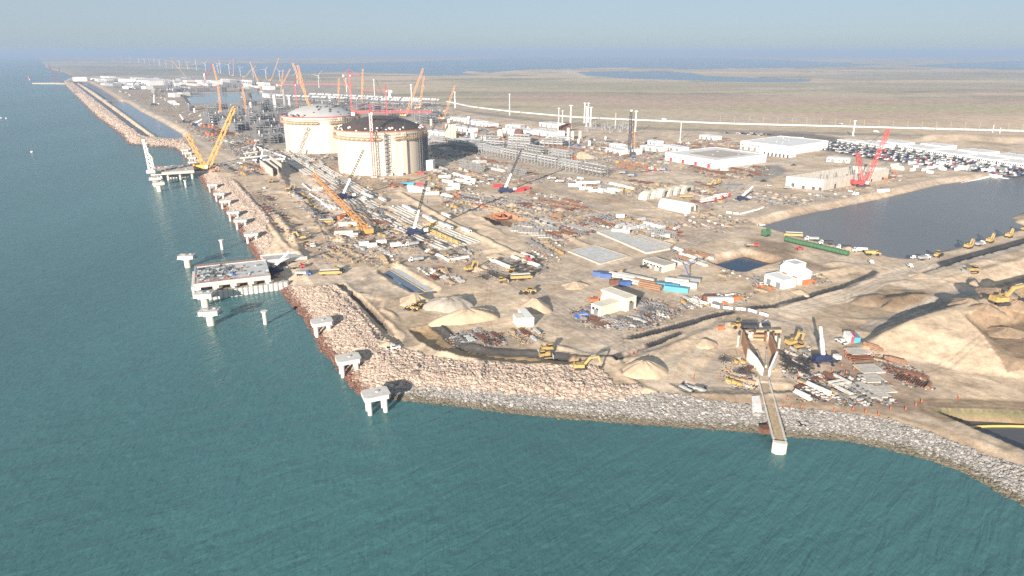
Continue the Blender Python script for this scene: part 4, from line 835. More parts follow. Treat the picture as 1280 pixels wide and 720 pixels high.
# ------------------------------------------------------------------ cranes
def crawler_crane(x, y, rz, col, tip, mast=None, look='', size=1.0, boomw=2.2, jib=None, name='crawler_crane', group='crawler cranes', hook=True, fixed=None, z=None):
    """Tracks, house, lattice boom from the house foot to the world point tip; mast: a second back boom."""
    z = gz(x, y) if z is None else z; r = root(name, x, y, z); k = size
    ca, sa = math.cos(rz), math.sin(rz)
    for s in (-1, 1):
        MB().box((-sa * s * 3.2 * k, ca * s * 3.2 * k, .8 * k), (9 * k, 1.5 * k, 1.6 * k), rz).build('track', 'dark_steel', r)
    MB().cyl((0, 0, 1.2 * k), (0, 0, 2.1 * k), 2.0 * k, 14).box((-1.5 * k * ca, -1.5 * k * sa, 3.1 * k), (9 * k, 3.4 * k, 2.2 * k), rz).build('house', col, r)
    MB().box((3 * k * ca - 2.2 * k * -sa, 3 * k * sa + -2.2 * k * ca, 3.3 * k), (2 * k, 1.4 * k, 2.2 * k), rz).build('cab', 'white_paint', r)
    MB().box((-6.2 * k * ca, -6.2 * k * sa, 3.4 * k), (2.2 * k, 5.4 * k, 3.0 * k), rz).build('counterweight', col, r)
    f = Vector((3.2 * k * ca, 3.2 * k * sa, 2.6 * k)); T = Vector(tip) - Vector((x, y, z)); n = max(6, int((T - f).length / (boomw * 1.5)))
    MB().lattice(f, T, boomw, n, boomw * .085, w2=boomw * .75).build('boom', col, r)
    M = None
    if mast is not None:
        M = Vector(mast) - Vector((x, y, z)); b = Vector((0.6 * k * ca, .6 * k * sa, 3 * k))
        MB().lattice(b, M, boomw * .8, max(5, int((M - b).length / boomw)), boomw * .08).build('mast', col, r)
    else: M = Vector((-5 * k * ca, -5 * k * sa, 9 * k)); MB().bar((-2 * k * ca, -2 * k * sa, 4 * k), M, .5 * k).build('gantry', col, r)
    c = MB().bar(M, T, .14 * k + .06).bar(M, (-6 * k * ca, -6 * k * sa, 4.4 * k), .14 * k + .06)
    c.build('pendant_line', 'dark_steel', r)
    if jib is not None:
        J = Vector(jib) - Vector((x, y, z)); MB().lattice(T, J, boomw * .6, max(4, int((J - T).length / boomw)), boomw * .075).build('jib', col, r); T = J
    if hook:
        d = max(3.0, (T.z) * .35); MB().bar(T, T - Vector((0, 0, d)), .12 * k + .05).build('hoist_line', 'dark_steel', r)
        MB().box((T.x, T.y, T.z - d - .9 * k), (.9 * k, .9 * k, 1.9 * k)).build('hook_block', col, r)
    return set_thing(r, look, 'crane', group, fixed)
def tower_crane(px, py, ptop, look, jib_l, jib_r, col='red_paint', w=2.2, lower=None, jy=None, z=None, fixed=None, base=None):
    """Mast over the ground point (px, py); the jib runs between the pixels jib_l and jib_r at height jy."""
    x, y = G(px, py) if base is None else base
    z = gz(x, y) if z is None else z; r = root('tower_crane', x, y, z); H = TOPZ_at(y, ptop) - z; J = TOPZ_at(y, jy) - z
    MB().box((0, 0, .6), (6, 6, 1.2)).build('base_block', 'concrete', r)
    if lower: MB().lattice((0, 0, 0), (0, 0, J * .72), w, int(J * .72 / w / 1.2), .26).build('mast_lower', lower, r); MB().lattice((0, 0, J * .72), (0, 0, J), w, int(J * .28 / w / 1.2) + 2, .28).build('mast_upper', 'red_white', r)
    else: MB().lattice((0, 0, 0), (0, 0, J), w, int(J / w / 1.2), .28).build('mast', col, r)
    MB().lattice((0, 0, J), (0, 0, H), w * .8, 6, .26, w2=.5).build('tower_head', col, r)
    MB().box((1.4, -1.4, J - .6), (1.8, 1.8, 2.2)).build('cab', 'white_paint', r)
    d = y * CP - (z + J - HC) * SP
    xl = (jib_l - px) / FOC * d; xr = (jib_r - px) / FOC * d; a, b = (xr, xl) if abs(xr) > abs(xl) else (xl, xr)
    MB().lattice((0, 0, J + .9), (a, 0, J + .9), 1.9, max(6, int(abs(a) / 2.4)), .18).build('jib', col, r)
    MB().lattice((0, 0, J + .6), (b, 0, J + .6), 1.6, max(3, int(abs(b) / 2.4)), .24).build('counter_jib', col, r)
    MB().box((b * .9, 0, J - 1.0), (3.0, 2.2, 3.2)).build('counterweight', 'white_paint', r)
    MB().bar((0, 0, H), (a * .65, 0, J + 1.8), .2).bar((0, 0, H), (b, 0, J + 1.4), .2).build('tie_bar', col, r)
    MB().bar((a * .55, 0, J), (a * .55, 0, J * .62), .14).box((a * .55, 0, J * .62), (1, .8, 1.6)).build('hoist_line', 'dark_steel', r)
    return set_thing(r, look, 'tower crane', 'red tower cranes', fixed)
def TOPZ_at(y, pt):
    v = (360.0 - pt) / FOC; return HC + y * (v * CP - SP) / (CP + v * SP)
def truck_crane(x, y, rz, tip, look, col='blue_paint', boom='white_paint', mid=None, jibcol='black_paint', s=1.0, fixed=None, z=None, group='telescopic truck cranes'):
    z = gz(x, y) if z is None else z; r = root('truck_crane', x, y, z); ca, sa = math.cos(rz), math.sin(rz)
    def L(a, b, c): return (a * s * ca - b * s * sa, a * s * sa + b * s * ca, c * s)
    MB().box(L(0, 0, 1.1), (12 * s, 2.6 * s, .9 * s), rz).build('carrier', col, r)
    MB().box(L(5.2, 0, 2.1), (2.2 * s, 2.6 * s, 1.6 * s), rz).build('driver_cab', 'white_paint', r)
    for a in (-4.4, -3, 3, 4.6):
        for b in (-1.1, 1.1): MB().cyl(L(a, b - .25, .6), L(a, b + .25, .6), .6 * s, 10).build('wheel', 'rubber', r)
    for a in (-5.2, 1.2):
        for b in (-1, 1): MB().bar(L(a, b * 1.2, .9), L(a, b * 3.9, .8), .35 * s).box(L(a, b * 3.9, .25), (1.0 * s, 1.0 * s, .5 * s), rz).build('outrigger', col, r)
    MB().box(L(-1.5, 0, 2.6), (4.4 * s, 2.4 * s, 1.9 * s), rz).box(L(-4.4, 0, 2.5), (1.6 * s, 2.6 * s, 1.8 * s), rz).build('turntable', col, r)
    f = Vector(L(-1.4, 0, 3.3)); T = Vector(tip) - Vector((x, y, z))
    if mid:
        M = f.lerp(T, mid); MB().bar(f, M, 1.5 * s, w2=1.0 * s).build('boom', boom, r); MB().lattice(M, T, 1.1 * s, max(5, int((T - M).length / 2.0)), .3, w2=.8 * s).build('lattice_jib', jibcol, r)
    else: MB().bar(f, f.lerp(T, .55), 1.5 * s).bar(f.lerp(T, .5), T, 1.1 * s).build('boom', boom, r)
    MB().bar(f + Vector(L(2.0, 0, -1.0)), f.lerp(T, .22), .5 * s).build('lift_ram', 'galvanised', r)
    MB().bar(T, T - Vector((0, 0, min(T.z * .5, 14))), .14).box((T.x, T.y, T.z - min(T.z * .5, 14)), (.6, .6, 1.2)).build('hoist_line', 'dark_steel', r)
    return set_thing(r, look, 'crane', group, fixed)

# ------------------------------------------------------------------ buildings
def frame_px(a, b, depth=None, c=None, z=None):
    """Ground frame with its origin at pixel a, x towards pixel b, y away from the camera."""
    A = np.array(G(*a)); B = np.array(G(*b)); zz = gz(*((A + B) / 2)) if z is None else z
    if abs(zz - 5) > .2 and z is None: A = np.array(G(*a, zz)); B = np.array(G(*b, zz))
    d = B - A; L = np.hypot(*d); rz = math.atan2(d[1], d[0])
    if c is not None:
        Cc = np.array(G(*c, zz)); n = np.array((-d[1], d[0])) / L; depth = float((Cc - A) @ n)
    return A, L, depth, rz, zz
def building(a, b, depth, h, look, wall='white_paint', roof='white_roof', kind='flat', doors=2, windows=0, c=None, name='shed', cat='building', group=None, doorcol='grey_steel', fixed=None, parapet=.5, rh=None):
    A, L, D, rz, z = frame_px(a, b, depth, c)
    r = root(name, A[0], A[1], z - .1, rz)
    if kind == 'arch':
        n = 12; prof = [(L * .0, 0)] ; W = D
        pts = [(W / 2 - W / 2 * math.cos(math.pi * k / n), h * math.sin(math.pi * k / n) ** .8) for k in range(n + 1)]
        m = MB(); vs = [(0, p, q) for p, q in pts] + [(L, p, q) for p, q in pts]
        m.add(vs, [(k, k + 1, n + 2 + k, n + 1 + k)[::-1] for k in range(n)], 0, True).add(vs[:n + 1], [tuple(range(n + 1))[::-1]]).add(vs[n + 1:], [tuple(range(n + 1))])
        m.build('cover', wall, r); ribs = max(3, int(L / 5))
        MB().box((L + .03, W / 2, h * .33), (.12, W * .35, h * .66)).build('door', doorcol, r)
        return set_thing(r, look, cat, group, fixed)
    MB().box((L / 2, D / 2, h / 2), (L, D, h)).build('wall', wall, r)
    if kind == 'gable':
        q = rh or D * .22; MB().side([(0, 0), (1, 0)], 0, 1) if False else None
        m = MB(); e = .35
        m.add([(-e, -e, h), (L + e, -e, h), (L + e, D + e, h), (-e, D + e, h), (-e, D / 2, h + q), (L + e, D / 2, h + q)], [(0, 1, 5, 4), (2, 3, 4, 5), (0, 4, 3), (1, 2, 5), (3, 2, 1, 0)])
        m.build('roof', roof, r)
    else:
        m = MB(); m.box((L / 2, D / 2, h + .06), (L - .9, D - .9, .1)); m.build('roof', roof, r)
        p = MB()
        for cc, dd in (((L / 2, .2, h + parapet / 2), (L + .1, .4, parapet)), ((L / 2, D - .2, h + parapet / 2), (L + .1, .4, parapet)), ((.2, D / 2, h + parapet / 2), (.4, D - .85, parapet)), ((L - .2, D / 2, h + parapet / 2), (.4, D - .85, parapet))): p.box(cc, dd)
        p.build('parapet', wall, r)
        for k in range(int(min(4, L * D / 300))):
            MB().box((L * (.2 + .2 * k), D * (.35 + .3 * (k % 2)), h + .8), (2.4, 1.8, 1.4)).build('roof_unit', 'galvanised', r)
    for k in range(doors):
        w = min(4.0, L / (doors * 2.2)); MB().box((L * (k + .5) / doors, -.04, min(h * .62, 4.2) / 2), (w, .12, min(h * .62, 4.2))).build('door', doorcol, r)
    for k in range(windows):
        MB().box((L * (k + .75) / (windows + .5) - .4, -.03, h * .62), (min(1.8, L / windows * .5), .1, min(1.4, h * .3))).build('window', 'glass', r)
    return set_thing(r, look, cat, group, fixed)

# ------------------------------------------------------------------ small goods of the laydown yards
def mk_container(col, n=6.1):
    def f():
        r = root('shipping_container', 0, 0, 0); m = MB().box((0, 0, 1.3), (n, 2.44, 2.6))
        for k in range(int(n / .6)):
            for s in (-1, 1): m.box((-n / 2 + .4 + k * .6, s * 1.24, 1.3), (.3, .06, 2.3))
        m.build('body', col, r)
        for s in (-.58, .58): MB().box((n / 2 + .03, s, 1.3), (.08, 1.1, 2.35)).build('door', col, r)
        return r
    return f
def one(name, mats, fn):
    def f():
        m = MB(); fn(m); return m.build(name, mats)
    return f
def s_pipes(m, L=11, r=.45, rows=(4, 3, 2)):
    for k, n in enumerate(rows):
        for i in range(n): m.cyl((-L / 2, (i - (n - 1) / 2) * 2.05 * r, r + .3 + k * r * 1.75), (L / 2 + random.uniform(-.6, .6), (i - (n - 1) / 2) * 2.05 * r, r + .3 + k * r * 1.75), r, 8)
    for xx in (-L * .3, L * .3): m.box((xx, 0, .15), (.3, rows[0] * 2.1 * r, .3))
def s_beams(m, L=10):
    for k in range(7):
        m.box((random.uniform(-.6, .6), (k - 3) * .75, .35 + .5 * (k % 2)), (L, .35, .5), random.uniform(-.05, .05))
def s_timber(m):
    for k in range(3):
        for j in range(3): m.box(((j - 1) * 2.2, 0, .3 + k * .55), (2.0, 3.4 - .3 * k, .45), random.uniform(-.08, .08))
def s_panels(m):
    for k in range(5): m.box((random.uniform(-.2, .2), random.uniform(-.2, .2), .2 + k * .32), (5.2, 2.3, .2), random.uniform(-.05, .05))
def s_crates(m):
    for k in range(5): m.box((random.uniform(-2.4, 2.4), random.uniform(-1.8, 1.8), .6), (1.4, 1.2, 1.2), random.uniform(-.3, .3))
    m.box((.2, .1, 1.75), (1.3, 1.1, 1.0), .2)
def s_skid(m):
    m.box((0, 0, .2), (4.4, 2.0, .3)).box((-.3, 0, 1.25), (3.2, 1.8, 1.7)).cyl((1.7, .3, .3), (1.7, .3, 2.6), .3, 8).box((1.0, -.5, 2.3), (.5, .5, .5))
def s_cage(m, L=9):
    for s in (-1, 1):
        for t in (-1, 1): m.bar((-L / 2, s * 1.1, 1.2 + t * .9), (L / 2, s * 1.1, 1.2 + t * .9), .16)
    for k in range(10):
        x = -L / 2 + k * L / 9
        m.bar((x, -1.1, .3), (x, 1.1, .3), .12).bar((x, -1.1, 2.1), (x, 1.1, 2.1), .12).bar((x, -1.1, .3), (x, -1.1, 2.1), .12).bar((x, 1.1, .3), (x, 1.1, 2.1), .12)
def s_forms(m):
    for k in range(4):
        m.box((k * 1.3 - 2, 0, 1.1), (.18, 4.2, 2.2), .06 * k)
        for j in (-1, 1): m.bar((k * 1.3 - 2, j * 1.4, 1.6), (k * 1.3 - 1.1, j * 1.4, .05), .14)
def s_scaffold(m, L=10, W=3, H=7):
    nx = 4; nz = 3
    for i in range(nx + 1):
        for s in (-1, 1): m.bar((-L / 2 + i * L / nx, s * W / 2, 0), (-L / 2 + i * L / nx, s * W / 2, H), .22)
    for k in range(1, nz + 1):
        z = k * H / nz
        for s in (-1, 1): m.bar((-L / 2, s * W / 2, z), (L / 2, s * W / 2, z), .2)
        for i in range(nx + 1): m.bar((-L / 2 + i * L / nx, -W / 2, z), (-L / 2 + i * L / nx, W / 2, z), .18)
        m.box((0, 0, z - .15), (L, W * .9, .1))
def s_spool(m):
    for x in (-.9, .9): m.cyl((x - .12, 0, 1.3), (x + .12, 0, 1.3), 1.3, 14)
    m.cyl((-.8, 0, 1.3), (.8, 0, 1.3), .8, 12, mi=1)
def s_heapscrap(m):
    for k in range(26):
        a = random.uniform(0, 6.28); d = random.uniform(0, 2.8)
        m.bar((math.cos(a) * d, math.sin(a) * d, random.uniform(.1, 1.3) * (1 - d / 3.4)), (math.cos(a) * d + random.uniform(-2.6, 2.6), math.sin(a) * d + random.uniform(-2.6, 2.6), random.uniform(.1, 1.0)), random.uniform(.14, .3))
def s_block(m): m.box((0, 0, .6), (2.4, 1.2, 1.2), 0, 0, .92)
def s_plank(m):
    for k in range(5): m.box((0, (k - 2) * 1.5, .3), (8.6, 1.36, .5))
def s_lightmast(m): m.box((0, 0, .7), (2.2, 1.3, 1.0)).bar((0, 0, 1.2), (0, 0, 8), .2).box((0, 0, 8.1), (1.6, .4, .7))
def s_tankv(m): m.cyl((0, 0, 0), (0, 0, 5), 1.5, 14).lathe([(1.5, 5), (1.1, 5.5), (0.05, 5.7)], 14)
def s_tankh(m):
    m.cyl((-4.5, 0, 2.0), (4.5, 0, 2.0), 1.4, 14)
    for x in (-3, 3): m.box((x, 0, .5), (.6, 2.2, 1.0))
def s_spoil(m):
    n = 14; vs = [(0, 0, 2.0)]
    for k in range(n):
        a = 2 * math.pi * k / n; q = random.uniform(.85, 1.15); vs.append((math.cos(a) * 2.2 * q, math.sin(a) * 1.8 * q, 1.0 * random.uniform(.8, 1.1)))
    for k in range(n):
        a = 2 * math.pi * k / n; q = random.uniform(.85, 1.15); vs.append((math.cos(a) * 4.4 * q, math.sin(a) * 3.6 * q, -.3))
    m.add(vs, [(0, 1 + k, 1 + (k + 1) % n) for k in range(n)] + [(1 + k, 1 + n + k, 1 + n + (k + 1) % n, 1 + (k + 1) % n) for k in range(n)], 0, True)
GOODS = {
 'pipes_grey': ('pipe_bundle', ['pale_pipe'], s_pipes, 'pale pipe bundle', 'pipes'), 'pipes_rust': ('pipe_bundle', ['brown_pipe'], s_pipes, 'rust brown pipe bundle', 'pipes'),
 'pipes_white': ('pipe_bundle', ['dull_white'], lambda m: s_pipes(m, 14, .6, (3, 2)), 'white coated pipe bundle', 'pipes'),
 'beams': ('steel_beam_pile', ['rusty_steel'], s_beams, 'rusty steel beam pile', 'steel beams'), 'beams_grey': ('steel_beam_pile', ['grey_steel'], s_beams, 'grey steel beam pile', 'steel beams'),
 'timber': ('timber_stack', ['timber'], s_timber, 'stacked timber', 'timber'), 'panels': ('panel_stack', ['grey_slab'], s_panels, 'grey panel stack', 'panels'),
 'panels_w': ('panel_stack', ['dull_white'], s_panels, 'white panel stack', 'panels'), 'crates': ('crate_cluster', ['timber'], s_crates, 'wooden crates set close', 'crates'),
 'crates_w': ('crate_cluster', ['dull_white'], s_crates, 'white wrapped crates', 'crates'), 'crates_g': ('crate_cluster', ['grey_steel'], s_crates, 'grey boxed equipment', 'crates'),
 'skid_y': ('generator_skid', ['plant_yellow'], s_skid, 'yellow generator skid', 'generator'), 'skid_w': ('generator_skid', ['dull_white'], s_skid, 'white generator skid', 'generator'),
 'skid_g': ('generator_skid', ['grey_steel'], s_skid, 'grey pump skid', 'pump'), 'skid_r': ('generator_skid', ['orange_paint'], s_skid, 'orange compressor skid', 'compressor'), 'skid_b': ('generator_skid', ['blue_paint'], s_skid, 'blue pump skid', 'pump'),
 'cage': ('rebar_cage', ['dark_steel'], s_cage, 'dark rebar cage', 'rebar cage'), 'cage_r': ('rebar_cage', ['rusty_steel'], s_cage, 'rusty rebar cage', 'rebar cage'),
 'forms': ('formwork_set', ['timber'], s_forms, 'tan formwork panels standing', 'formwork'), 'forms_g': ('formwork_set', ['grey_steel'], s_forms, 'grey formwork panels standing', 'formwork'),
 'scaffold': ('scaffold_frame', ['galvanised'], s_scaffold, 'galvanised scaffold frame', 'scaffold'), 'scrap': ('scrap_heap', ['rusty_steel'], s_heapscrap, 'tangled rusty scrap heap', 'scrap'),
 'scrap_d': ('scrap_heap', ['dark_steel'], s_heapscrap, 'tangled dark scrap heap', 'scrap'), 'scrap_g': ('scrap_heap', ['galvanised'], s_heapscrap, 'tangled grey offcut heap', 'scrap'),
 'spool': ('cable_spool', ['timber', 'dark_steel'], s_spool, 'wooden cable spool', 'cable spool'), 'block': ('concrete_block', ['fresh_concrete'], s_block, 'pale concrete block', 'concrete block'),
 'plank': ('concrete_plank_row', ['concrete'], s_plank, 'flat concrete planks laid out', 'concrete planks'), 'mast': ('light_tower', ['white_paint'], s_lightmast, 'mobile light tower', 'light tower'),
 'tankv': ('storage_tank', ['white_paint'], s_tankv, 'small upright white tank', 'tank'), 'tankh': ('storage_tank', ['white_paint'], s_tankh, 'horizontal white tank', 'tank'),
 'spoil': ('spoil_heap', ['sand_heap'], s_spoil, 'low sandy spoil heap', 'sand heap'), 'spoil_g': ('spoil_heap', ['grey_heap'], s_spoil, 'low greyish spoil heap', 'sand heap'),
}
def goods(kind, x, y, rz, s=1.0, z=None):
    nm, mats, fn, look, cat = GOODS[kind]
    return put('g_' + kind, one(nm, mats, fn), x, y, rz, look, cat, look.split(',')[0] + ' in the yards', z=z, s=s)
CONT = {'white_paint': 'white', 'red_paint': 'red', 'rusty_steel': 'rust brown', 'blue_paint': 'blue', 'cream': 'cream', 'turquoise': 'turquoise', 'grey_steel': 'grey', 'orange_paint': 'orange', 'green_paint': 'green'}
def container(x, y, rz, col, n=6.1, z=None, fixed=None):
    return put('cont' + col + str(n), mk_container(col, n), x, y, rz, ('long ' if n > 7 else '') + CONT[col] + ' shipping container', 'container', CONT[col] + ' containers', z=z, fixed=fixed)
VEH = {
 'pickup_w': (mk_pickup('white_paint'), 'white pickup truck', 'pickup'), 'pickup_s': (mk_pickup('silver_paint'), 'silver pickup truck', 'pickup'), 'pickup_k': (mk_pickup('black_paint'), 'black pickup truck', 'pickup'), 'pickup_r': (mk_pickup('red_paint'), 'red pickup truck', 'pickup'),
 'van_w': (mk_van('white_paint'), 'white van', 'van'), 'bus': (mk_bus, 'yellow works bus with white roof', 'bus'), 'exc': (mk_excavator(), 'yellow excavator with arm stretched out', 'excavator'), 'exc2': (mk_excavator('plant_yellow', 1), 'yellow excavator with arm folded', 'excavator'),
 'exc_o': (mk_excavator('orange_paint', 1), 'orange excavator with arm folded', 'excavator'), 'dozer': (mk_dozer, 'yellow bulldozer', 'bulldozer'), 'loader': (mk_loader, 'yellow wheel loader', 'loader'), 'dump': (mk_dump(), 'yellow articulated dump truck', 'dump truck'),
 'tip_w': (mk_truck('white_paint', 'galvanised', 'tipper'), 'white tipper truck', 'truck'), 'tip_d': (mk_truck('white_paint', 'dark_steel', 'tipper'), 'white truck with dark tipping bed', 'truck'), 'tip_b': (mk_truck('blue_paint', 'galvanised', 'tipper'), 'blue tipper truck', 'truck'),
 'tanker': (mk_truck('white_paint', 'white_paint', 'tanker'), 'white water tanker', 'tanker'), 'flat': (mk_truck('white_paint', 'rusty_steel', 'flat'), 'white flatbed truck loaded with timber', 'truck'), 'flat_r': (mk_truck('red_paint', 'grey_steel', 'flat'), 'red flatbed truck loaded with timber', 'truck'),
 'box': (mk_truck('white_paint', 'white_paint', 'box'), 'white box truck', 'truck'), 'lift': (mk_telehandler, 'blue boom lift with folded arm', 'boom lift'), 'roller': (mk_scraper, 'yellow roller', 'roller'),
}
def veh(kind, px, py, deg=None, z=None, s=1.0, look=None, fixed=None):
    """deg: heading in degrees from +x; 90 is away from the camera."""
    f, lk, cat = VEH[kind]
    zz = 5.0 if z is None else z
    x, y = G(px, py, zz); g = gz(x, y)
    if z is None and abs(g - 5) > .2: x, y = G(px, py, g); g = gz(x, y)
    return put('v_' + kind, f, x, y, math.radians(deg if deg is not None else random.uniform(0, 360)), look or lk, cat, (look or lk) + 's about the site', z=g if z is None else z, s=s, fixed=fixed)

# ================================================================== THE WATERFRONT
def pts_world(px, py, z): 
    x, y = G(px, py, z); return x, y
SHDIR = {}
def mk_dolphin(w=9.4, d=7.4, t=1.6, H=6.5):
    def f():
        r = root('mooring_dolphin', 0, 0, 0); c = .9
        pl = [(-w / 2 + c, -d / 2), (w / 2 - c, -d / 2), (w / 2, -d / 2 + c), (w / 2, d / 2 - c), (w / 2 - c, d / 2), (-w / 2 + c, d / 2), (-w / 2, d / 2 - c), (-w / 2, -d / 2 + c)]
        MB().prism(pl, H - t, H).build('cap', 'fresh_concrete', r)
        for sx in (-1, 1):
            for sy in (-1, 1): MB().cyl((sx * (w / 2 - 1.9), sy * (d / 2 - 1.9), -5), (sx * (w / 2 - 1.9), sy * (d / 2 - 1.9), H - t), .85, 14).build('pile', 'fresh_concrete', r)
        MB().cyl((.6, .4, H), (.6, .4, H + .35), .7, 14).build('hook_base', 'concrete', r)
        return r
    return f
def dolphin(px, py, H, rz, s=1.0):
    x, y = G(px, py, H + .4)
    put('dolph%.1f' % H, mk_dolphin(H=H), x, y, rz, 'white concrete mooring dolphin on four piles', 'dolphin', 'mooring dolphins along the shore', z=0.3, s=s)
RS = math.radians(24)
for px, py in ((402, 400), (435, 446), (469.5, 490)): dolphin(px, py, 7.2, RS)
for px, py in ((265.5, 229.5), (274, 240.5), (281.5, 249.5), (291.5, 263.5), (300.5, 273.5), (314, 290.5)): dolphin(px, py, 7.0, RS)
for px, py in ((231, 186.3), (235, 190), (240, 196), (240.5, 201.5)): dolphin(px, py, 6.8, RS)
def mk_breasting():
    r = root('breasting_dolphin', 0, 0, 0)
    MB().cyl((0, 0, -6), (0, 0, 5.6), 1.9, 18).build('monopile', 'cream', r)
    MB().box((0, 0, 6.6), (8.6, 6.4, 2.0)).box((0, 0, 5.3), (5, 4.4, .7)).build('cap', 'fresh_concrete', r)
    MB().box((-1.4, 0, 7.9), (2.2, 1.8, .7)).build('mooring_hook', 'concrete', r); MB().box((2.2, .5, 7.9), (1.2, 1.2, .6)).build('mooring_hook', 'concrete', r)
    for s in (-1, 1): MB().box((s * 4.9, 0, 5.6), (1.0, 5.2, .3)).build('access_ledge', 'grey_steel', r)
    m = MB()
    for k in range(8):
        m.bar((-4.2 + 1.2 * k, -3.1, 7.6), (-4.2 + 1.2 * k, -3.1, 8.7), .1)
    m.bar((-4.2, -3.1, 8.7), (4.2, -3.1, 8.7), .1); m.build('guard_rail', 'grey_steel', r)
    return r
for px, py in ((233, 318.5), (254.5, 365.5), (261.5, 387)):
    x, y = G(px, py, 7.6); put('breasting', mk_breasting, x, y, math.radians(8), 'pale breasting dolphin on one thick pile standing in the water', 'dolphin', 'breasting dolphins', z=0.0)
def mk_monopile():
    r = root('marker_pile', 0, 0, 0); MB().cyl((0, 0, -6), (0, 0, 6), .95, 16).build('pile', 'fresh_concrete', r); MB().cyl((0, 0, 6), (0, 0, 6.7), 1.5, 16, r2=1.6).build('pile_cap', 'fresh_concrete', r); return r
for px, py in ((278, 312), (332, 405), (232.5, 234)):
    x, y = G(px, py, 0); put('monopile', mk_monopile, x, y, 0, 'lone white pile with flared cap standing in the water', 'pile', 'lone piles off the quay', z=0.0)

def quad_frame(a, b, c, z):
    A = np.array(G(*a, z)); B = np.array(G(*b, z)); C3 = np.array(G(*c, z)); d = B - A; L = np.hypot(*d); rz = math.atan2(d[1], d[0]); n = np.array((-d[1], d[0])) / L
    return A, L, float((C3 - A) @ n), rz
# --- loading platform with ramp
A, L, D, rz = quad_frame((242, 356), (338, 345), (331, 325), 8.6)
r = root('loading_platform', A[0], A[1], 0, rz)
MB().box((L / 2, D / 2, 7.9), (L, D, 1.4)).build('deck', 'grey_slab', r)
MB().box((L / 2, D / 2, 6.85), (L - .8, D - .8, .7)).build('deck_soffit', 'concrete', r)
m = MB().box((L / 2, .25, 8.75), (L, .5, .3)).box((L / 2, D - .25, 8.75), (L, .5, .3)).box((.25, D / 2, 8.75), (.5, D - 1, .3)); m.build('kerb', 'fresh_concrete', r)
for k in range(5):
    for j in range(3): MB().cyl((L * (.04 + .23 * k), D * (.06 + .44 * j), -6), (L * (.04 + .23 * k), D * (.06 + .44 * j), 6.5), 1.0, 14).box((L * (.04 + .23 * k), D * (.06 + .44 * j), 5.9), (3.0, 3.0, 1.4)).build('pile', 'fresh_concrete', r)
MB().box((-.8, D / 2, 4.2), (1.2, D * .9, 5.4)).build('fender_panel', 'fresh_concrete', r)
m = MB()
for k in range(34):
    for q in (.2, D - .2): m.bar((k * L / 33, q, 8.9), (k * L / 33, q, 9.9), .09)
for q in (.2, D - .2): m.bar((0, q, 9.9), (L, q, 9.9), .1).bar((0, q, 9.4), (L, q, 9.4), .07)
m.build('guard_rail', 'orange_paint', r)
set_thing(r, '', 'jetty', fixed='pale concrete loading platform on piles with a ramp to the shore')
ca, sa = math.cos(rz), math.sin(rz)
def onplat(a, b): return A[0] + a * ca - b * sa, A[1] + a * sa + b * ca
for k in range(112):
    a, b = (random.uniform(.03, .5), random.uniform(.06, .94)) if k < 92 else (random.uniform(.5, .98), random.uniform(.08, .92))
    x, y = onplat(a * L, b * D); q = random.random(); s = random.uniform(.28, .5)
    kind = 'panels' if q < .25 else 'block' if q < .4 else 'cage' if q < .55 else 'crates_g' if q < .7 else 'beams_grey' if q < .8 else 'scrap_d' if q < .88 else 'skid_b' if q < .92 else 'skid_r' if q < .96 else 'forms_g'
    goods(kind, x, y, rz + random.choice((0, 1.57)), s=s, z=8.6)
# ramp
p0 = np.array(G(330, 324, 8.4)); p1 = np.array(G(379, 320, 6.2)); d = p1 - p0; Lr = np.hypot(*d); rr_ = math.atan2(d[1], d[0])
r = root('access_ramp', p0[0], p0[1], 0, rr_)
m = MB(); m.side([(0, 8.5), (Lr, 6.6), (Lr, 5.6), (0, 7.3)], -6.5, 6.5); m.build('deck', 'grey_slab', r)
for s in (-1, 1):
    m = MB().side([(0, 9.5), (Lr, 7.6), (Lr, 6.62), (0, 8.52)], s * 6.4 - .12, s * 6.4 + .12); m.build('side_wall', 'fresh_concrete', r)
for a in (.1, .5, .95):
    for s in (-4.5, 4.5): MB().cyl((Lr * a, s, -3), (Lr * a, s, 7.6 - 2 * a), .8, 12).build('pile', 'fresh_concrete', r)
set_thing(r, '', 'ramp', fixed='sloping concrete ramp from the loading platform to the shore')
# --- row of piles walling the causeway beside the platform
def pile_wall(a, b, n, rad, h, look, z=0):
    A = np.array(G(*a, z)); B = np.array(G(*b, z)); r = root('pile_wall', A[0], A[1], 0)
    for k in range(n):
        q = (B - A) * k / (n - 1); MB().cyl((q[0], q[1], -5), (q[0], q[1], h), rad, 14).build('pile', 'fresh_concrete', r)
    q = B - A; nn = np.array((-q[1], q[0])) / np.hypot(*q) * (rad + .8); MB().prism([tuple(nn * .9), tuple(q + nn * .9), tuple(q + nn * 4.2), tuple(nn * 4.2)], -5, h - .6).build('backfill', 'sand_heap', r)
    set_thing(r, '', 'retaining wall', fixed=look)
pile_wall((263, 374), (358, 360.5), 16, 1.55, 4.0, 'row of pale round piles in the water beside the loading platform')
pile_wall((203, 224), (256, 219), 16, 1.7, 4.4, 'row of pale round piles in the water beside the far jetty')
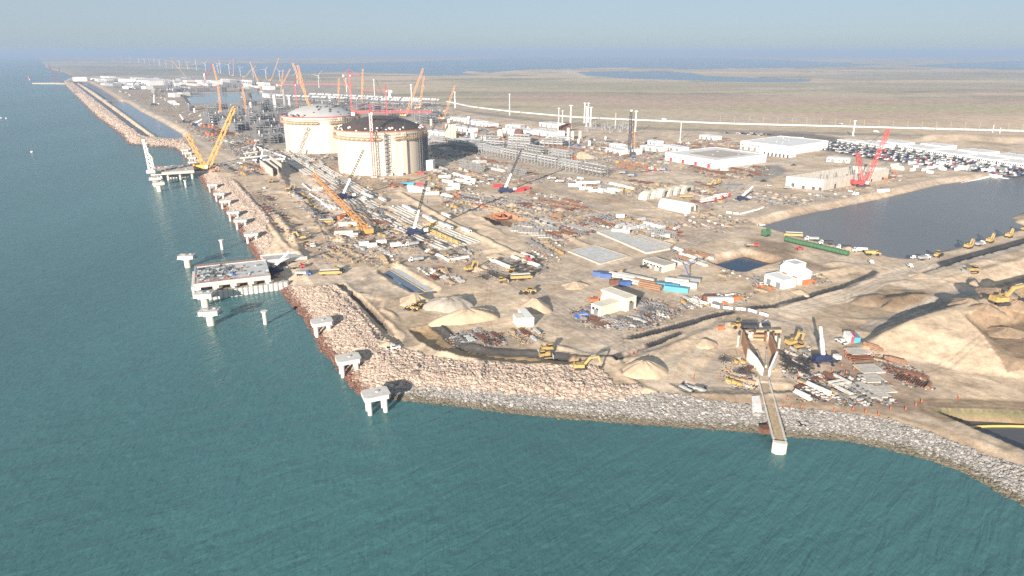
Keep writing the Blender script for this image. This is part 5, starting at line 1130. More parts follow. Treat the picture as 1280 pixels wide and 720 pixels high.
# --- far jetty with the loading arm tower
A, L, D, rz = quad_frame((188, 216), (242.5, 212.5), (240, 205.5), 9)
r = root('far_jetty', A[0], A[1], 0, rz)
MB().box((L / 2, D / 2, 8.2), (L, D, 1.5)).build('deck', 'concrete', r)
MB().box((L / 2, .2, 6.8), (L, .5, 1.4)).build('edge_beam', 'fresh_concrete', r)
for k in range(4):
    for j in range(2): MB().cyl((L * (.1 + .28 * k), D * (.1 + .7 * j), -6), (L * (.1 + .28 * k), D * (.1 + .7 * j), 7.4), 1.2, 12).box((L * (.1 + .28 * k), D * (.1 + .7 * j), 6.6), (4, 4, 1.4)).build('pile', 'fresh_concrete', r)
set_thing(r, '', 'jetty', fixed='far concrete jetty with a pale tower at its seaward end')
ca, sa = math.cos(rz), math.sin(rz)
for k in range(26):
    a, b = random.uniform(.15, .95) * L, random.uniform(.1, .9) * D
    goods(random.choice(('crates_g', 'beams_grey', 'skid_r', 'panels', 'forms_g', 'block', 'scrap_d')), A[0] + a * ca - b * sa, A[1] + a * sa + b * ca, rz, s=.6, z=9.0)
x, y = G(190, 216, 9.0); H = TOPZ_at(y, 176) - 9
r = root('loading_arm_tower', x, y, 9.0, .2)
MB().box((0, 0, 1.5), (8, 7, 3.0)).build('base_block', 'fresh_concrete', r)
MB().lattice((0, 0, 3), (-1, 0, H * .55), 4.2, 7, .55, w2=3).build('lower_tower', 'white_paint', r)
MB().lattice((-1, 0, H * .55), (-2.4, 0, H), 3, 6, .5, w2=1.8).build('upper_tower', 'white_paint', r)
MB().bar((-1, 0, H * .5), (4, 2, H * .42), 1.1).bar((4, 2, H * .42), (4.5, 2, H * .1), .9).build('loading_arm', 'white_paint', r)
MB().bar((-1.5, -1, H * .7), (2.4, -1, H * .5), 1.0).bar((2.4, -1, H * .5), (2.9, -1, H * .16), .8).build('inner_arm', 'cream', r)
MB().box((-2.4, 0, H + .8), (2.6, 2.6, 1.8)).build('head_box', 'white_paint', r)
set_thing(r, '', 'tower', fixed='pale lattice loading arm tower at the seaward end of the far jetty')
for px, py in ((193.5, 223), (198, 229)):
    x, y = G(px, py, 7.6); put('breasting', mk_breasting, x, y, .5, 'pale breasting dolphin on one thick pile standing in the water', 'dolphin', 'breasting dolphins', z=0.0, s=1.15)

# pier at the end of the breakwater, a red channel marker
A, L, D, rz = quad_frame((40, 104), (84, 104.6), (84, 103), 2)
r = root('rubble_pier', A[0], A[1], 0, rz); MB().box((L / 2, D / 2, 1), (L, D, 4)).build('pier_body', 'concrete', r); MB().box((L * .82, D / 2, 4), (L * .3, D * .6, 2)).build('work_deck', 'rusty_steel', r)
set_thing(r, '', 'pier', fixed='thin low pier reaching out to sea from the breakwater tip')
x, y = G(37, 100, 0); r = root('channel_marker', x, y, 0); MB().cyl((0, 0, -4), (0, 0, 9), 1.4, 10).build('pile', 'white_paint', r); MB().lathe([(4, 9), (4, 14), (.1, 18)], 10).build('topmark', 'red_paint', r)
set_thing(r, '', 'beacon', fixed='small red beacon in the sea beyond the pier end')
for px, py in ((8, 148), (1.5, 147.5), (13.5, 75), (40, 190)):
    x, y = G(px, py, 0)
    def mkb():
        r = root('mooring_buoy', 0, 0, 0); MB().lathe([(.05, -1), (1.6, -.8), (1.8, .4), (1.0, 1.2), (.05, 1.4)], 12).build('float', 'white_paint', r); MB().bar((0, 0, 1.2), (0, 0, 3), .3).build('marker_post', 'red_paint', r); return r
    put('buoy', mkb, x, y, 0, 'tiny pale buoy floating in the open sea', 'buoy', 'buoys far out', z=0)

# ================================================================== TANKS
def lng_tank(px, py, R, H, dome, white, fixed):
    x, y = G(px, py, 5.5); r = root('storage_tank', x, y, 5.0)
    face = math.atan2(-y, -x)
    MB().cyl((0, 0, -.5), (0, 0, H), R, 96, cap=True).build('wall', 'tank_wall', r)
    m = MB()
    for k in range(4): m.box(((R + .9) * math.cos(face + 1.57 * k + .5), (R + .9) * math.sin(face + 1.57 * k + .5), H / 2), (2.4, 5.0, H), face + 1.57 * k + .5)
    m.build('buttress', 'tank_wall', r)
    MB().lathe([(R + .1, H - 3), (R + 1.6, H - 2.4), (R + 1.6, H), (R - 1, H + .05)], 96, sm=False).build('ring_beam', 'concrete', r)
    prof = [(R - .6, H + .02)]
    for k in range(1, 13):
        a = k / 12; prof.append(((R - .6) * (1 - a) + .02, H + dome * (1 - (1 - a) ** 2)))
    MB().lathe(prof, 72).build('dome_roof', 'dome_white' if white else 'dark_roof', r)
    n = 110
    for hh_ in (0, 1):
     m = MB()
     for k in range(hh_ * 55 - 19, hh_ * 55 + 31):
         t = 2 * math.pi * k / n; c, s = math.cos(t), math.sin(t); q = R + 1.5
         m.box((c * (q + .9), s * (q + .9), H - 4.4), (2.0, 2 * math.pi * q / n, .25), t); m.box((c * (q + .9), s * (q + .9), H - 7.6), (2.0, 2 * math.pi * q / n, .25), t)
         m.bar((c * (q + 1.8), s * (q + 1.8), H - 8), (c * (q + 1.8), s * (q + 1.8), H - 1), .22)
         if k % 2: m.box((c * (q + 1.8), s * (q + 1.8), H - 5.9), (.15, 4.6, 1.6), t)
     m.build('ring_scaffold', 'timber', r)
    MB().lathe([(R + 1.9, H + .2), (R + 1.9, H + 1.2)], 96, sm=False).build('edge_rail', 'orange_paint' if not white else 'red_paint', r)
    # stair tower
    t = face + (.62 if white else .10); c, s = math.cos(t), math.sin(t); m = MB(); w = 3.4
    for i in (-1, 1):
        for j in (0, 1):
            a = (c * (R + .6 + j * 3) - s * i * w / 2, s * (R + .6 + j * 3) + c * i * w / 2); m.bar((*a, 0), (*a, H), .3)
    for k in range(22):
        z0 = k * H / 22; i = 1 if k % 2 else -1
        m.bar((c * (R + 2.2) - s * i * w / 2, s * (R + 2.2) + c * i * w / 2, z0), (c * (R + 2.2) + s * i * w / 2, s * (R + 2.2) - c * i * w / 2, z0 + H / 22), .8)
        m.box((c * (R + 2.1), s * (R + 2.1), z0), (3, w, .14), t)
    m.build('stair_tower', 'grey_steel', r)
    if not white:
        t = face + 1.25; c, s = math.cos(t), math.sin(t); m = MB()
        for q in range(8):
            tt = t - .34 + q * .095; cc, ss = math.cos(tt), math.sin(tt)
            for j in (0, 2.6): m.bar((cc * (R + .6 + j), ss * (R + .6 + j), 0), (cc * (R + .6 + j), ss * (R + .6 + j), H - 8), .26)
            for k in range(16): m.box((cc * (R + 1.9), ss * (R + 1.9), k * (H - 8) / 16 + 2), (2.6, 4.1, .16), tt)
        m.build('wall_scaffold', 'grey_steel', r)
        MB().box(((R + 6) * c, (R + 6) * s, 5), (9, 10, 10), t).build('gate_house', 'white_paint', r)
    m = MB()
    for k in range(46 if not white else 80):
        a = random.uniform(0, 6.28); q = R * (random.uniform(.84, .97) if not white else random.uniform(.3, .95)); 
        if white and math.cos(a - face - .9) < .25: q = R * random.uniform(.88, .97)
        zz = H + dome * (1 - (q / (R - .6)) ** 2); m.box((q * math.cos(a), q * math.sin(a), zz + .5), (random.uniform(.8, 2.6), random.uniform(.8, 2.2), random.uniform(.8, 1.8)), random.uniform(0, 3))
    m.build('roof_equipment', 'white_paint' if not white else 'dark_steel', r)
    set_thing(r, '', 'gas tank', fixed=fixed)
    return x, y
T2 = lng_tank(478.5, 210.0, 45.0, TOPZ_at(G(478.5, 210)[1], 159.5) - 5, 12.5, False, 'huge cream concrete tank with a dark brown domed roof under construction')
T1 = lng_tank(404.5, 185.5, 45.0, TOPZ_at(G(404.5, 185.5)[1], 143.0) - 5, 12.5, True, 'huge cream concrete tank with a white domed roof behind the brown domed one')

# ================================================================== CRANES
def lat(pb, tip, col, look, mast=None, rz=None, bw=2.4, jib=None, dy=0, size=1.0, group='lattice crawler cranes', fixed=None, hook=True):
    x, y = G(*pb); tx, tz = UP(tip[0], tip[1], x, y + dy); t = (tx, y + dy, tz); mm = None; jj = None
    if mast: mx, mz = UP(mast[0], mast[1], x, y); mm = (mx, y, mz)
    if jib: jx, jz = UP(jib[0], jib[1], x, y); jj = (jx, y + dy, jz)
    if rz is None: rz = 0.0 if tip[0] >= pb[0] else math.pi
    return crawler_crane(x, y, rz, col, t, mm, look, size, bw, jj, group=group, fixed=fixed, hook=hook)
lat((255, 211), (293, 134), 'crane_yellow', '', mast=(233.5, 167), bw=3.9, size=1.5, fixed='giant yellow lattice crane with two booms in a V behind the far jetty', hook=False)
x, y = G(459, 292); tz = 16; tx, ty = G(391, 217, tz)
crawler_crane(x, y, math.atan2(ty - y, tx - x), 'crane_orange', (tx, ty, tz), None, '', 1.0, 3.2, fixed='orange lattice crane with its long boom lowered over the yard', hook=False)
lat((1076, 233), (1111, 161), 'red_paint', '', mast=(1072, 190), bw=3.0, size=1.2, fixed='red crawler crane with raised boom and mast by the roofless concrete building')
lat((278.5, 146), (273, 108), 'crane_orange', 'orange lattice crane with kinked jib', jib=(266, 80), bw=3.0)
lat((254, 108), (264.5, 79.5), 'dark_red', 'dark red lattice crane with a triangle of booms', mast=(258, 88), bw=3.4, jib=None)
lat((235, 98), (214.5, 75.5), 'crane_orange', 'orange lattice crane leaning far over', bw=2.6)
lat((246, 104), (239, 96), 'dark_red', 'short dark red crane', bw=3)
lat((291, 94), (291.5, 73), 'crane_orange', 'thin upright orange lattice crane', bw=2.6)
lat((305, 96), (320, 82), 'crane_orange', 'orange lattice crane leaning inland', bw=2.6)
lat((331, 120), (312.5, 77.5), 'crane_orange', 'tall orange lattice crane leaning seaward', bw=2.8)
lat((338, 101), (348.5, 72.5), 'crane_orange', 'slim orange lattice crane leaning inland', bw=2.6)
lat((351, 108), (363, 86), 'crane_orange', 'stout orange lattice crane leaning inland', bw=3.4)
lat((349, 122), (354, 87), 'crane_orange', 'pale orange lattice crane nearly upright', bw=2.2)
lat((387.5, 133), (372, 81.5), 'crane_orange', 'tall stout orange lattice crane leaning seaward', bw=4.0, mast=(366, 79))
lat((312, 150), (303, 108), 'crane_orange', 'old orange lattice crane among the racks', bw=2.6)
lat((421, 132), (423.5, 98), 'crane_orange', 'upright orange lattice crane', bw=2.8)
lat((442, 122), (430, 98.5), 'crane_orange', 'small orange lattice crane leaning seaward', bw=2.4)
lat((450.5, 132), (453.5, 86), 'crane_orange', 'tall upright orange lattice crane', bw=3.2)
lat((505, 146), (529, 85.5), 'crane_orange', 'tall orange lattice crane leaning inland', bw=3.4)
lat((523, 136), (530, 95), 'crane_orange', 'stout upright orange lattice crane', bw=3.4)
lat((552.5, 150), (568.5, 107), 'crane_orange', 'slender orange lattice crane leaning inland', bw=2.8)
lat((483, 128), (469.5, 99), 'dark_steel', 'black lattice crane leaning seaward', bw=1.8)
lat((346, 163), (352, 142), 'dark_red', 'dark red crane with low boom', bw=2.2)
lat((71, 102), (60.5, 80.5), 'dark_red', 'dark red crane on the pier leaning seaward', bw=4)
lat((73, 102), (74, 84), 'dark_red', 'upright dark red crane on the pier', bw=3)
lat((795, 192), (791, 150), 'crane_orange', 'orange lattice crane standing beside the black drilling mast', bw=3.0, hook=False)
x, y = G(786, 194); H = TOPZ_at(y, 139) - 5; r = root('drilling_rig', x, y, gz(x, y))
MB().lattice((0, 0, 2), (0, 0, H), 2.2, 22, .45).build('mast', 'dark_steel', r); MB().box((0, 0, H + .6), (2.4, 2.4, 2)).build('mast_head', 'white_paint', r); MB().box((4, 1, 2.4), (7, 3.4, 2.8)).build('house', 'dark_steel', r)
tracks(r, 7, 1.2, 2.2, 1.4); MB().bar((5, 0, 3), (.5, 0, H * .6), .5).build('back_stay', 'dark_steel', r)
set_thing(r, '', 'drilling rig', fixed='tall black drilling rig mast standing upright beside an orange lattice boom')
tower_crane(372, 138, 97, '', 347, 437, jy=106, fixed='far red tower crane with a long level jib beyond the white domed tank')
tower_crane(441, 152, 86, '', 432.5, 454, jy=94, fixed='tallest red tower crane rising between the two big tanks')
tower_crane(484, 147, 105, '', 453, 492, jy=113.5, fixed='red tower crane with its jib pointing seaward beyond the brown domed tank')
x, y = G(472.5, 221)
tower_crane(469, 221, 130, '', 445, 546, jy=141, fixed='red tower crane with white top section right in front of the brown domed tank', lower='red_paint', base=(x - 3, y - 2))
def tc(pb, tip, look=None, mid=.35, col='deep_blue', s=1.0, rz=1.0, dy=0.0, fixed=None, boom='white_paint'):
    x, y = G(*pb); tx, tz = UP(tip[0], tip[1], x, y + dy); truck_crane(x, y, rz, (tx, y + dy, tz), look or '', col, boom, mid, s=s, fixed=fixed)
tc((432.5, 249), (454.5, 187), rz=.4, s=1.3, fixed='truck crane with long thin black jib raised before the brown domed tank')
tc((521, 294), (533.5, 226), rz=.3, s=1.2, mid=.4, fixed='blue and white truck crane with black jib on the slab strip')
tc((634, 240), (651.5, 188), rz=.2, s=1.3, mid=.38, fixed='blue truck crane with raised black jib between two red counterweight stacks')
tc((929, 250), (941, 233), rz=.2, mid=None, s=1.0, fixed='small blue truck crane with raised white boom on bare sand')
tc((1031, 453), (1025.5, 409), rz=.15, mid=None, s=.95, dy=9, fixed='blue truck crane with raised white boom inland of the concrete intake')
tc((345, 334), (362, 314), rz=.3, mid=None, s=1.0, dy=-1, fixed='blue truck crane with white boom working beside the platform ramp')
tc((194, 131.5), (192.5, 118), rz=.3, mid=None, s=1.4, look='far truck crane with raised white boom')
tc((230, 153), (225, 143), rz=2.0, mid=None, s=1.4, look='far truck crane with lowered white boom')
tc((246, 157), (252.5, 149), rz=.4, mid=None, s=1.3, look='truck crane with short white boom')
tc((329, 203), (330.5, 175), rz=.3, mid=.5, s=1.2, look='truck crane with thin boom')
tc((676, 182), (686, 170), rz=.4, mid=None, s=1.2, look='truck crane with stubby white boom')
tc((537, 176), (547, 150), rz=.4, mid=.4, s=1.1, look='truck crane with black jib', col='blue_paint')
tc((584, 175), (588, 148), rz=.4, mid=.3, s=1.2, look='truck crane with upright black jib', col='blue_paint')
tc((165, 112), (172, 98), rz=.4, mid=.3, s=1.6, look='distant truck crane with dark jib')
def weights():
    m = MB()
    for k in range(5):
        for j in range(2): m.box((k * 1.7 - 3.4, j * 1.8 - .9, .7 + .0 * k), (1.5, 1.6, 1.4)); m.box((k * 1.7 - 3.4, j * 1.8 - .9, 2.0), (1.4, 1.5, 1.1))
    return m.build('counterweight_stack', 'red_paint')
for px, py in ((622, 233.5), (656, 237), (649, 239.5)):
    x, y = G(px, py); put('weights', weights, x, y, .5, 'stacked red counterweights', 'counterweight', 'red counterweights')
# low loader carrying a white boom
x, y = G(889, 252)
def lowl():
    r = root('low_loader', 0, 0, 0); MB().box((0, 0, 1.0), (15, 2.6, .5)).build('trailer_bed', 'red_paint', r); MB().box((8.6, 0, 1.9), (2.4, 2.5, 2.6)).build('cab', 'red_paint', r); wheels(r, (-6, -4.6, -3.2, 5, 9), (-1.1, 1.1), .55, .4)
    MB().lattice((-8, 0, 2.4), (7.5, 0, 2.4), 2.0, 9, .3).build('boom_section', 'white_paint', r); return r
for q, (px, py, dg) in enumerate(((884, 253, 35), (893, 250.5, 35), (901, 247.5, 32))):
    x, y = G(px, py); put('lowl', lowl, x, y, math.radians(dg), 'red low loader carrying a white lattice boom section', 'trailer', 'low loaders')

# ================================================================== BUILDINGS
A_, L_, D_, rz_, z_ = frame_px((831, 199.5), (894, 211), None, (875, 190))
building((831, 200), (894, 211), None, 8.5, '', c=(880, 191), roof='white_roof', doors=4, windows=8, fixed='large white warehouse with a brown panel in the middle of its roof', name='warehouse', doorcol='red_paint')
A, L, D, rz, z = frame_px((831, 200), (894, 211), None, (880, 191))
q = A + np.array((math.cos(rz) * L * .5 - math.sin(rz) * D * .55, math.sin(rz) * L * .5 + math.cos(rz) * D * .55))
wh = [o for o, l, f in THINGS if o.name.startswith('warehouse')][-1]
MB().box((L * .55, D * .5, 8.78), (L * .62, D * .62, .22)).build('roof_panel', 'tan_roof', wh)
building((894, 210.5), (952, 202), 26, 6.5, '', roof='white_roof', doors=3, fixed='lower white wing joined to the brown roofed warehouse', name='warehouse_wing')
building((925, 186.5), (985.5, 194), None, 10, '', c=(978, 180), roof='white_roof', doors=8, windows=14, fixed='white warehouse with dark window row beside the car park', name='warehouse', doorcol='grey_steel')
building((985.5, 194), (1004, 182), 34, 10, '', roof='white_roof', doors=2, windows=5, fixed='white end block of the warehouse beside the car park', name='warehouse')
building((953, 193.5), (987, 197.5), 14, 6, '', roof='white_roof', doors=7, fixed='low white canopy with open bays below the car park warehouse', name='loading_canopy', doorcol='dark_steel')
# roofless concrete shell
A, L, D, rz, z = frame_px((1028, 238), (1109, 223.5), None, (981.5, 233))
r = root('concrete_shell', A[0], A[1], z - .2, 0); a0 = np.array(G(981.6, 233.7)) - A; b0 = np.zeros(2); c0 = np.array(G(1109, 223.4)) - A; d0 = a0 + c0 - b0; Hs = 10.0
for nm, p, q in (('front_wall', a0, b0), ('inland_wall', b0, c0), ('back_wall', a0, d0), ('end_wall', c0, d0)):
    d = q - p; n = np.array((-d[1], d[0])) / np.hypot(*d) * .4; w_ = MB().prism([tuple(p + n), tuple(q + n), tuple(q - n), tuple(p - n)], 0, Hs).build(nm, 'concrete', r)
    Lw = np.hypot(*d); u = d / Lw; k = 6.0; m = MB()
    while k < Lw - 3:
        m.bar(tuple(p + u * k + n * 1.05) + (.2,), tuple(p + u * k + n * 1.05) + (Hs - .1,), .16).bar(tuple(p + u * k - n * 1.05) + (.2,), tuple(p + u * k - n * 1.05) + (Hs - .1,), .16); k += 7.5
    m.build('panel_joint', 'grey_steel', w_)
    for f in (.16, .45, .72, .9):
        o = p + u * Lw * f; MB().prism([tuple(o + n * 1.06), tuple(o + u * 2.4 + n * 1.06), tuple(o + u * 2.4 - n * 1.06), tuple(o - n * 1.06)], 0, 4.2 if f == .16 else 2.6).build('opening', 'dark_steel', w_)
m = MB()
for k in range(26):
    f, g = random.uniform(.06, .94), random.uniform(.15, .9); o = b0 + (c0 - b0) * f + (a0 - b0) * g; m.bar(tuple(o) + (0,), tuple(o + np.array((random.uniform(-2, 2), random.uniform(3, 6)))) + (Hs * .8,), .3)
m.build('wall_prop', 'galvanised', r)
MB().prism([tuple(a0 * .98 + c0 * .01), tuple(b0 + .5), tuple(c0 * .98 + a0 * .01), tuple(d0 * .985)], 0, .3).build('floor_slab', 'grey_slab', r)
set_thing(r, '', 'building', fixed='roofless grey concrete building of tall wall panels beside the reservoir')
building((822.5, 260.5), (860, 267.5), 11, 7.5, '', wall='white_paint', kind='arch', fixed='long white tent with rounded roof standing alone on the sand', name='storage_tent', cat='tent', doorcol='grey_steel')
for k in range(6):
    px = 798 + k * 9.4; py = 249.0 - k * 1.55
    building((px, py), (px + 9.5, py + 1.2), 22, 6.0, 'cream tent with rounded roof in a tight row', wall='cream', kind='arch', name='storage_tent', cat='tent', group='arched cream tents', doorcol='dark_steel')
building((803.3, 332), (829.5, 340.5), None, 3.8, '', c=(843, 336.5), wall='cream', roof='tan_roof', doors=3, windows=6, fixed='low cream site office with flat tan roof between the haul roads', name='site_office', cat='office', parapet=.15)
building((738.5, 392.5), (751, 396), 20, 5.2, '', wall='cream', roof='cream', doors=1, fixed='low seaward half of the L shaped cream building', name='store_building', parapet=.2) if False else None
building((738.7, 391.5), (750.5, 396.3), None, 5.0, '', c=(782, 388), wall='cream', roof='cream', doors=1, windows=2, fixed='long low cream block of the L shaped building in the yard', name='store_building', parapet=.2)
building((782.5, 389.5), (794.8, 385.5), 17, 6.4, '', wall='cream', roof='cream', doors=1, windows=1, fixed='taller cream block at the inland end of the L shaped building', name='store_building', parapet=.2)
building((954.8, 353), (978, 361.8), None, 4.8, '', c=(992.5, 358), wall='white_paint', roof='white_roof', doors=2, fixed='low white shed before the gabled shed by the square pond', name='shed', parapet=.2)
building((973.5, 346.5), (999, 356.5), None, 6.5, '', c=(1008, 352.5), wall='white_paint', roof='white_roof', kind='gable', doors=2, doorcol='orange_paint', fixed='white gabled shed with orange door near the square pond', name='shed', rh=2.4)
building((978, 334), (992, 339), 9, 3.6, '', wall='white_paint', roof='grey_slab', doors=1, fixed='small white hut behind the gabled shed', name='shed')
for k, (a, b, dp, h) in enumerate((((1046, 178), (1068, 181.5), 22, 4), ((1070, 181), (1098, 186), 24, 5), ((1096, 180.5), (1126, 184.5), 26, 5), ((1126, 187), (1160, 192), 26, 5), ((1150, 184), (1178, 188), 24, 5),
        ((1162, 193.5), (1200, 199), 28, 5), ((1196, 192), (1228, 196.5), 28, 5), ((1204, 200), (1242, 205.5), 28, 5), ((1238, 198), (1282, 204), 30, 5), ((1246, 206.5), (1290, 212), 28, 5))):
    building(a, b, dp, h, 'long white flat roofed site office', doors=3, windows=14, name='site_office', cat='office', group='white site offices beyond the car park', parapet=.25)
for a, b, dp, h, lk in (((1033, 202), (1062, 204), 12, 4.5, 'low white office by the concrete shell'), ((1255, 202), (1290, 206), 12, 4, 'white office by the reservoir corner')):
    building(a, b, dp, h, lk, doors=2, windows=6, name='site_office', cat='office', parapet=.2)
for a, b, dp, h, lk in (((628, 166), (660, 170), 26, 7, 'white shed beyond the rusty tank'), ((660, 167.5), (690, 171.5), 26, 7, 'long white shed'), ((674, 157.5), (692, 160), 24, 6, 'white shed with dark base'),
        ((632, 160), (650, 161), 18, 5, 'cream shed'), ((598, 157), (612, 159), 18, 5, 'white shed'), ((580, 154), (597, 157), 20, 6, 'white shed with blue corner'), ((563, 150), (578, 152), 18, 5, 'white low shed'),
        ((532, 167), (552, 170), 16, 5, 'white hall'), ((569, 163), (588, 166), 14, 6, 'cream hall with windows'), ((757, 191), (775, 195), 14, 6, 'white tent like hall'), ((772, 189), (790, 193.5), 14, 6, 'white tent like hall'),
        ((762, 184), (771, 185.5), 10, 5, 'small cream hall'), ((800, 187), (826, 190), 16, 5, 'long cream hall'), ((828, 186), (850, 190), 14, 5, 'white flat shed'), ((806, 180), (820, 182), 14, 5, 'cream flat shed'),
        ((874, 173), (892, 175.5), 16, 5, 'white shed with dark openings'), ((832, 199), (838, 201), 18, 4, 'white annex')):
    building(a, b, dp, h, lk, doors=3, windows=3, name='shed', group='white sheds of the inland yard', kind='flat', parapet=.25)
for a, b, dp, h, lk in (((154, 104), (187, 107), 90, 16, ''),):
    building(a, b, dp, h, lk, doors=4, name='warehouse', fixed='biggest white warehouse far off beyond the harbour basin')
random.seed(21)
for k in range(64):       # far sheds of the north yard
    px = random.uniform(112, 330); py = 96 + (px - 112) * .03 + abs(random.gauss(0, 1)) * 9
    if 225 < px < 310 and 112 < py < 133: continue
    if py > 100 + (px - 100) * .5: continue
    w = random.uniform(5, 13); q = random.random()
    building((px, py), (px + w, py + w * .08), random.uniform(14, 34), random.uniform(5, 11), ('far white shed' if q < .6 else 'far cream shed' if q < .8 else 'far grey shed'), wall=('white_paint' if q < .6 else 'cream' if q < .8 else 'galvanised'), roof='white_roof' if q < .8 else 'galvanised', doors=1, name='shed', group='far sheds of the north yard', parapet=.3)
for k, px in enumerate((94.5, 97.8, 101, 104.5, 108)):
    def mkt():
        r = root('storage_tank', 0, 0, 0); MB().cyl((0, 0, 0), (0, 0, 14), 9, 24).build('shell', 'white_paint', r); MB().lathe([(9, 14), (5, 16), (.1, 17)], 24).build('tank_roof', 'white_roof', r); return r
    x, y = G(px, 101.2); put('ftank', mkt, x, y, 0, 'far round white tank in a row', 'tank', 'far white tanks')
# silos, tanks and columns inland
def silo(px, py, pt, rad, col, look, name='silo', cat='silo', group=None, n=20, dome=True):
    x, y = G(px, py); h = TOPZ(px, py, pt) - 5; r = root(name, x, y, gz(x, y)); MB().cyl((0, 0, 0), (0, 0, h), rad, n).build('shell', col, r)
    MB().lathe([(rad, h), (rad * .8, h + rad * .3), (.1, h + rad * .45)], n).build('top', col, r)
    m = MB()
    for t in (-.25, .25): m.bar((-t - .1, -rad - .25, 0), (-t - .1, -rad - .25, h), .12)
    m.build('ladder', 'grey_steel', r)
    return set_thing(r, look, cat, group)
for k in range(4): silo(558.5 + k * 3.5, 172.5 + k * .1, 156, 1.9, 'cream', 'tall cream silo standing in a bank of four', group='cream silos')
for px, py, pt, rad, col, lk in ((591, 175, 167, 3.2, 'white_paint', 'squat white tank'), (625.5, 173, 163, 4.2, 'cream', 'broad cream tank'), (648.5, 173.5, 163.5, 6.4, 'rusty_steel', 'rust brown round tank'), (640, 174, 168, 2.6, 'white_paint', 'small cream tank'),
        (605, 174, 170, 3.6, 'rusty_steel', 'low rust brown tank'), (710, 175.5, 160.5, 1.9, 'white_paint', 'tall slim white column'), (715.5, 175, 164.5, 2.3, 'cream', 'cream column'), (725, 174, 164.5, 2.2, 'cream', 'cream column'),
        (697.5, 181, 172.5, 1.0, 'white_paint', 'thin white column'), (706.5, 181, 172, 1.0, 'white_paint', 'thin white column'), (344.5, 137, 119, 3.4, 'white_paint', 'tall white column'), (314.5, 142, 128.5, 3.0, 'white_paint', 'white column'),
        (356.5, 133, 112, 3.0, 'galvanised', 'grey column'), (362.5, 134, 121, 2.4, 'white_paint', 'slim white column'), (413, 131, 120, 3.0, 'white_paint', 'white column'), (488, 129, 113, 3.6, 'white_paint', 'broad white column'),
        (539, 157, 149, 1.8, 'cream', 'cream column'), (515.5, 145, 130, 2.0, 'galvanised', 'grey column'), (586, 152, 146, 2.4, 'white_paint', 'white column'), (256.5, 100, 92, 4, 'white_paint', 'far white column')):
    silo(px, py, pt, rad, col, lk + ' in the plant', name='process_column' if rad < 3.2 else 'storage_tank', cat='column' if rad < 3.2 else 'tank', group='columns and tanks of the plant')
x, y = G(706, 165); r = root('curved_panel', x, y, gz(x, y), .5); n = 10; h = TOPZ(706, 163, 152) - 5
MB().add([(-11 * math.cos(math.pi * k / n), 6 * math.sin(math.pi * k / n), 0) for k in range(n + 1)] + [(-11 * math.cos(math.pi * k / n), 6 * math.sin(math.pi * k / n), h * (.55 + .45 * k / n)) for k in range(n + 1)], [(k, k + 1, n + 2 + k, n + 1 + k) for k in range(n)] + [tuple(range(n + 1, 2 * n + 2))], 0, True).build('shell_plate', 'rusty_steel', r)
m = MB(); [m.bar((q, 3, 0), (q, 2, h * .7), .5) for q in (-6, 0, 6)]; m.build('back_prop', 'rusty_steel', r); set_thing(r, '', 'tank shell', fixed='half built rust brown tank shell with a sloping top edge')
# thin white chimneys and poles
POLES = ((637, 142, 115, .9), (698, 163, 134.5, .9), (703, 153, 136, .8), (713, 160, 131, 1.2), (730.5, 151.5, 126, 1.1), (735, 151, 126, 1.1), (733, 158.5, 133, 1.0), (738, 158.5, 133.5, 1.1), (794, 164.5, 138, 1.1), (1066, 170, 150.5, 1.0), (433.5, 115, 98, .9), (468.5, 121, 99, 1.0), (515, 134, 105, 1.1), (569, 133.5, 113, 1.2), (850, 176, 153, .5), (1241, 163, 154, .4), (1250, 164, 157, .4), (769, 161, 141, .35))
for px, pb, pt, rad in POLES:
    x, y = G(px, pb); h = TOPZ(px, pb, pt) - 5; r = root('steel_pole', x, y, gz(x, y)); MB().cyl((0, 0, 0), (0, 0, h), rad * 1.15, 10, r2=rad * .75).build('shaft', 'white_paint', r); MB().box((0, 0, .4), (rad * 4, rad * 4, .8)).build('footing', 'concrete', r); MB().bar((-rad * 2.4, 0, h * .97), (rad * 2.4, 0, h * .97), rad * .6).build('cross_arm', 'white_paint', r)
    set_thing(r, 'tall white power pole' if rad > .6 else 'thin lamp pole', 'pole', 'tall white poles')
# wind turbines
def mk_turbine(ph):
    def f():
        r = root('wind_turbine', 0, 0, 0); MB().cyl((0, 0, 0), (0, 0, 78), 2.0, 10, r2=1.2).build('tower', 'white_paint', r); MB().box((0, 1, 79.5), (3.4, 9, 3.6)).build('nacelle', 'white_paint', r)
        for k in range(3):
            t = ph + k * 2.094; MB().bar((0, -4.5, 79.5), (math.sin(t) * 44, -4.5, 79.5 + math.cos(t) * 44), 1.5, w2=.5).build('blade', 'white_paint', r)
        return r
    return f
for k, (px, pb) in enumerate(((141.5, 75), (152, 76), (163, 77.5), (174, 80), (181, 80.5), (187, 81), (193, 81.5), (200, 83), (208, 84), (216, 84.5), (225, 85.5), (235, 87), (246, 88), (257.5, 90), (273, 91), (276, 91.5), (287, 93), (301, 95), (317, 98), (333, 100), (350.5, 103), (372, 106), (399, 111))):
    x, y = G(px, pb, 2); put('turb%d' % (k % 3), mk_turbine((k % 3) * .7), x, y, .3, 'far white wind turbine', 'wind turbine', 'wind turbines on the horizon', z=gz(x, y), s=.62 if px < 300 else .5)
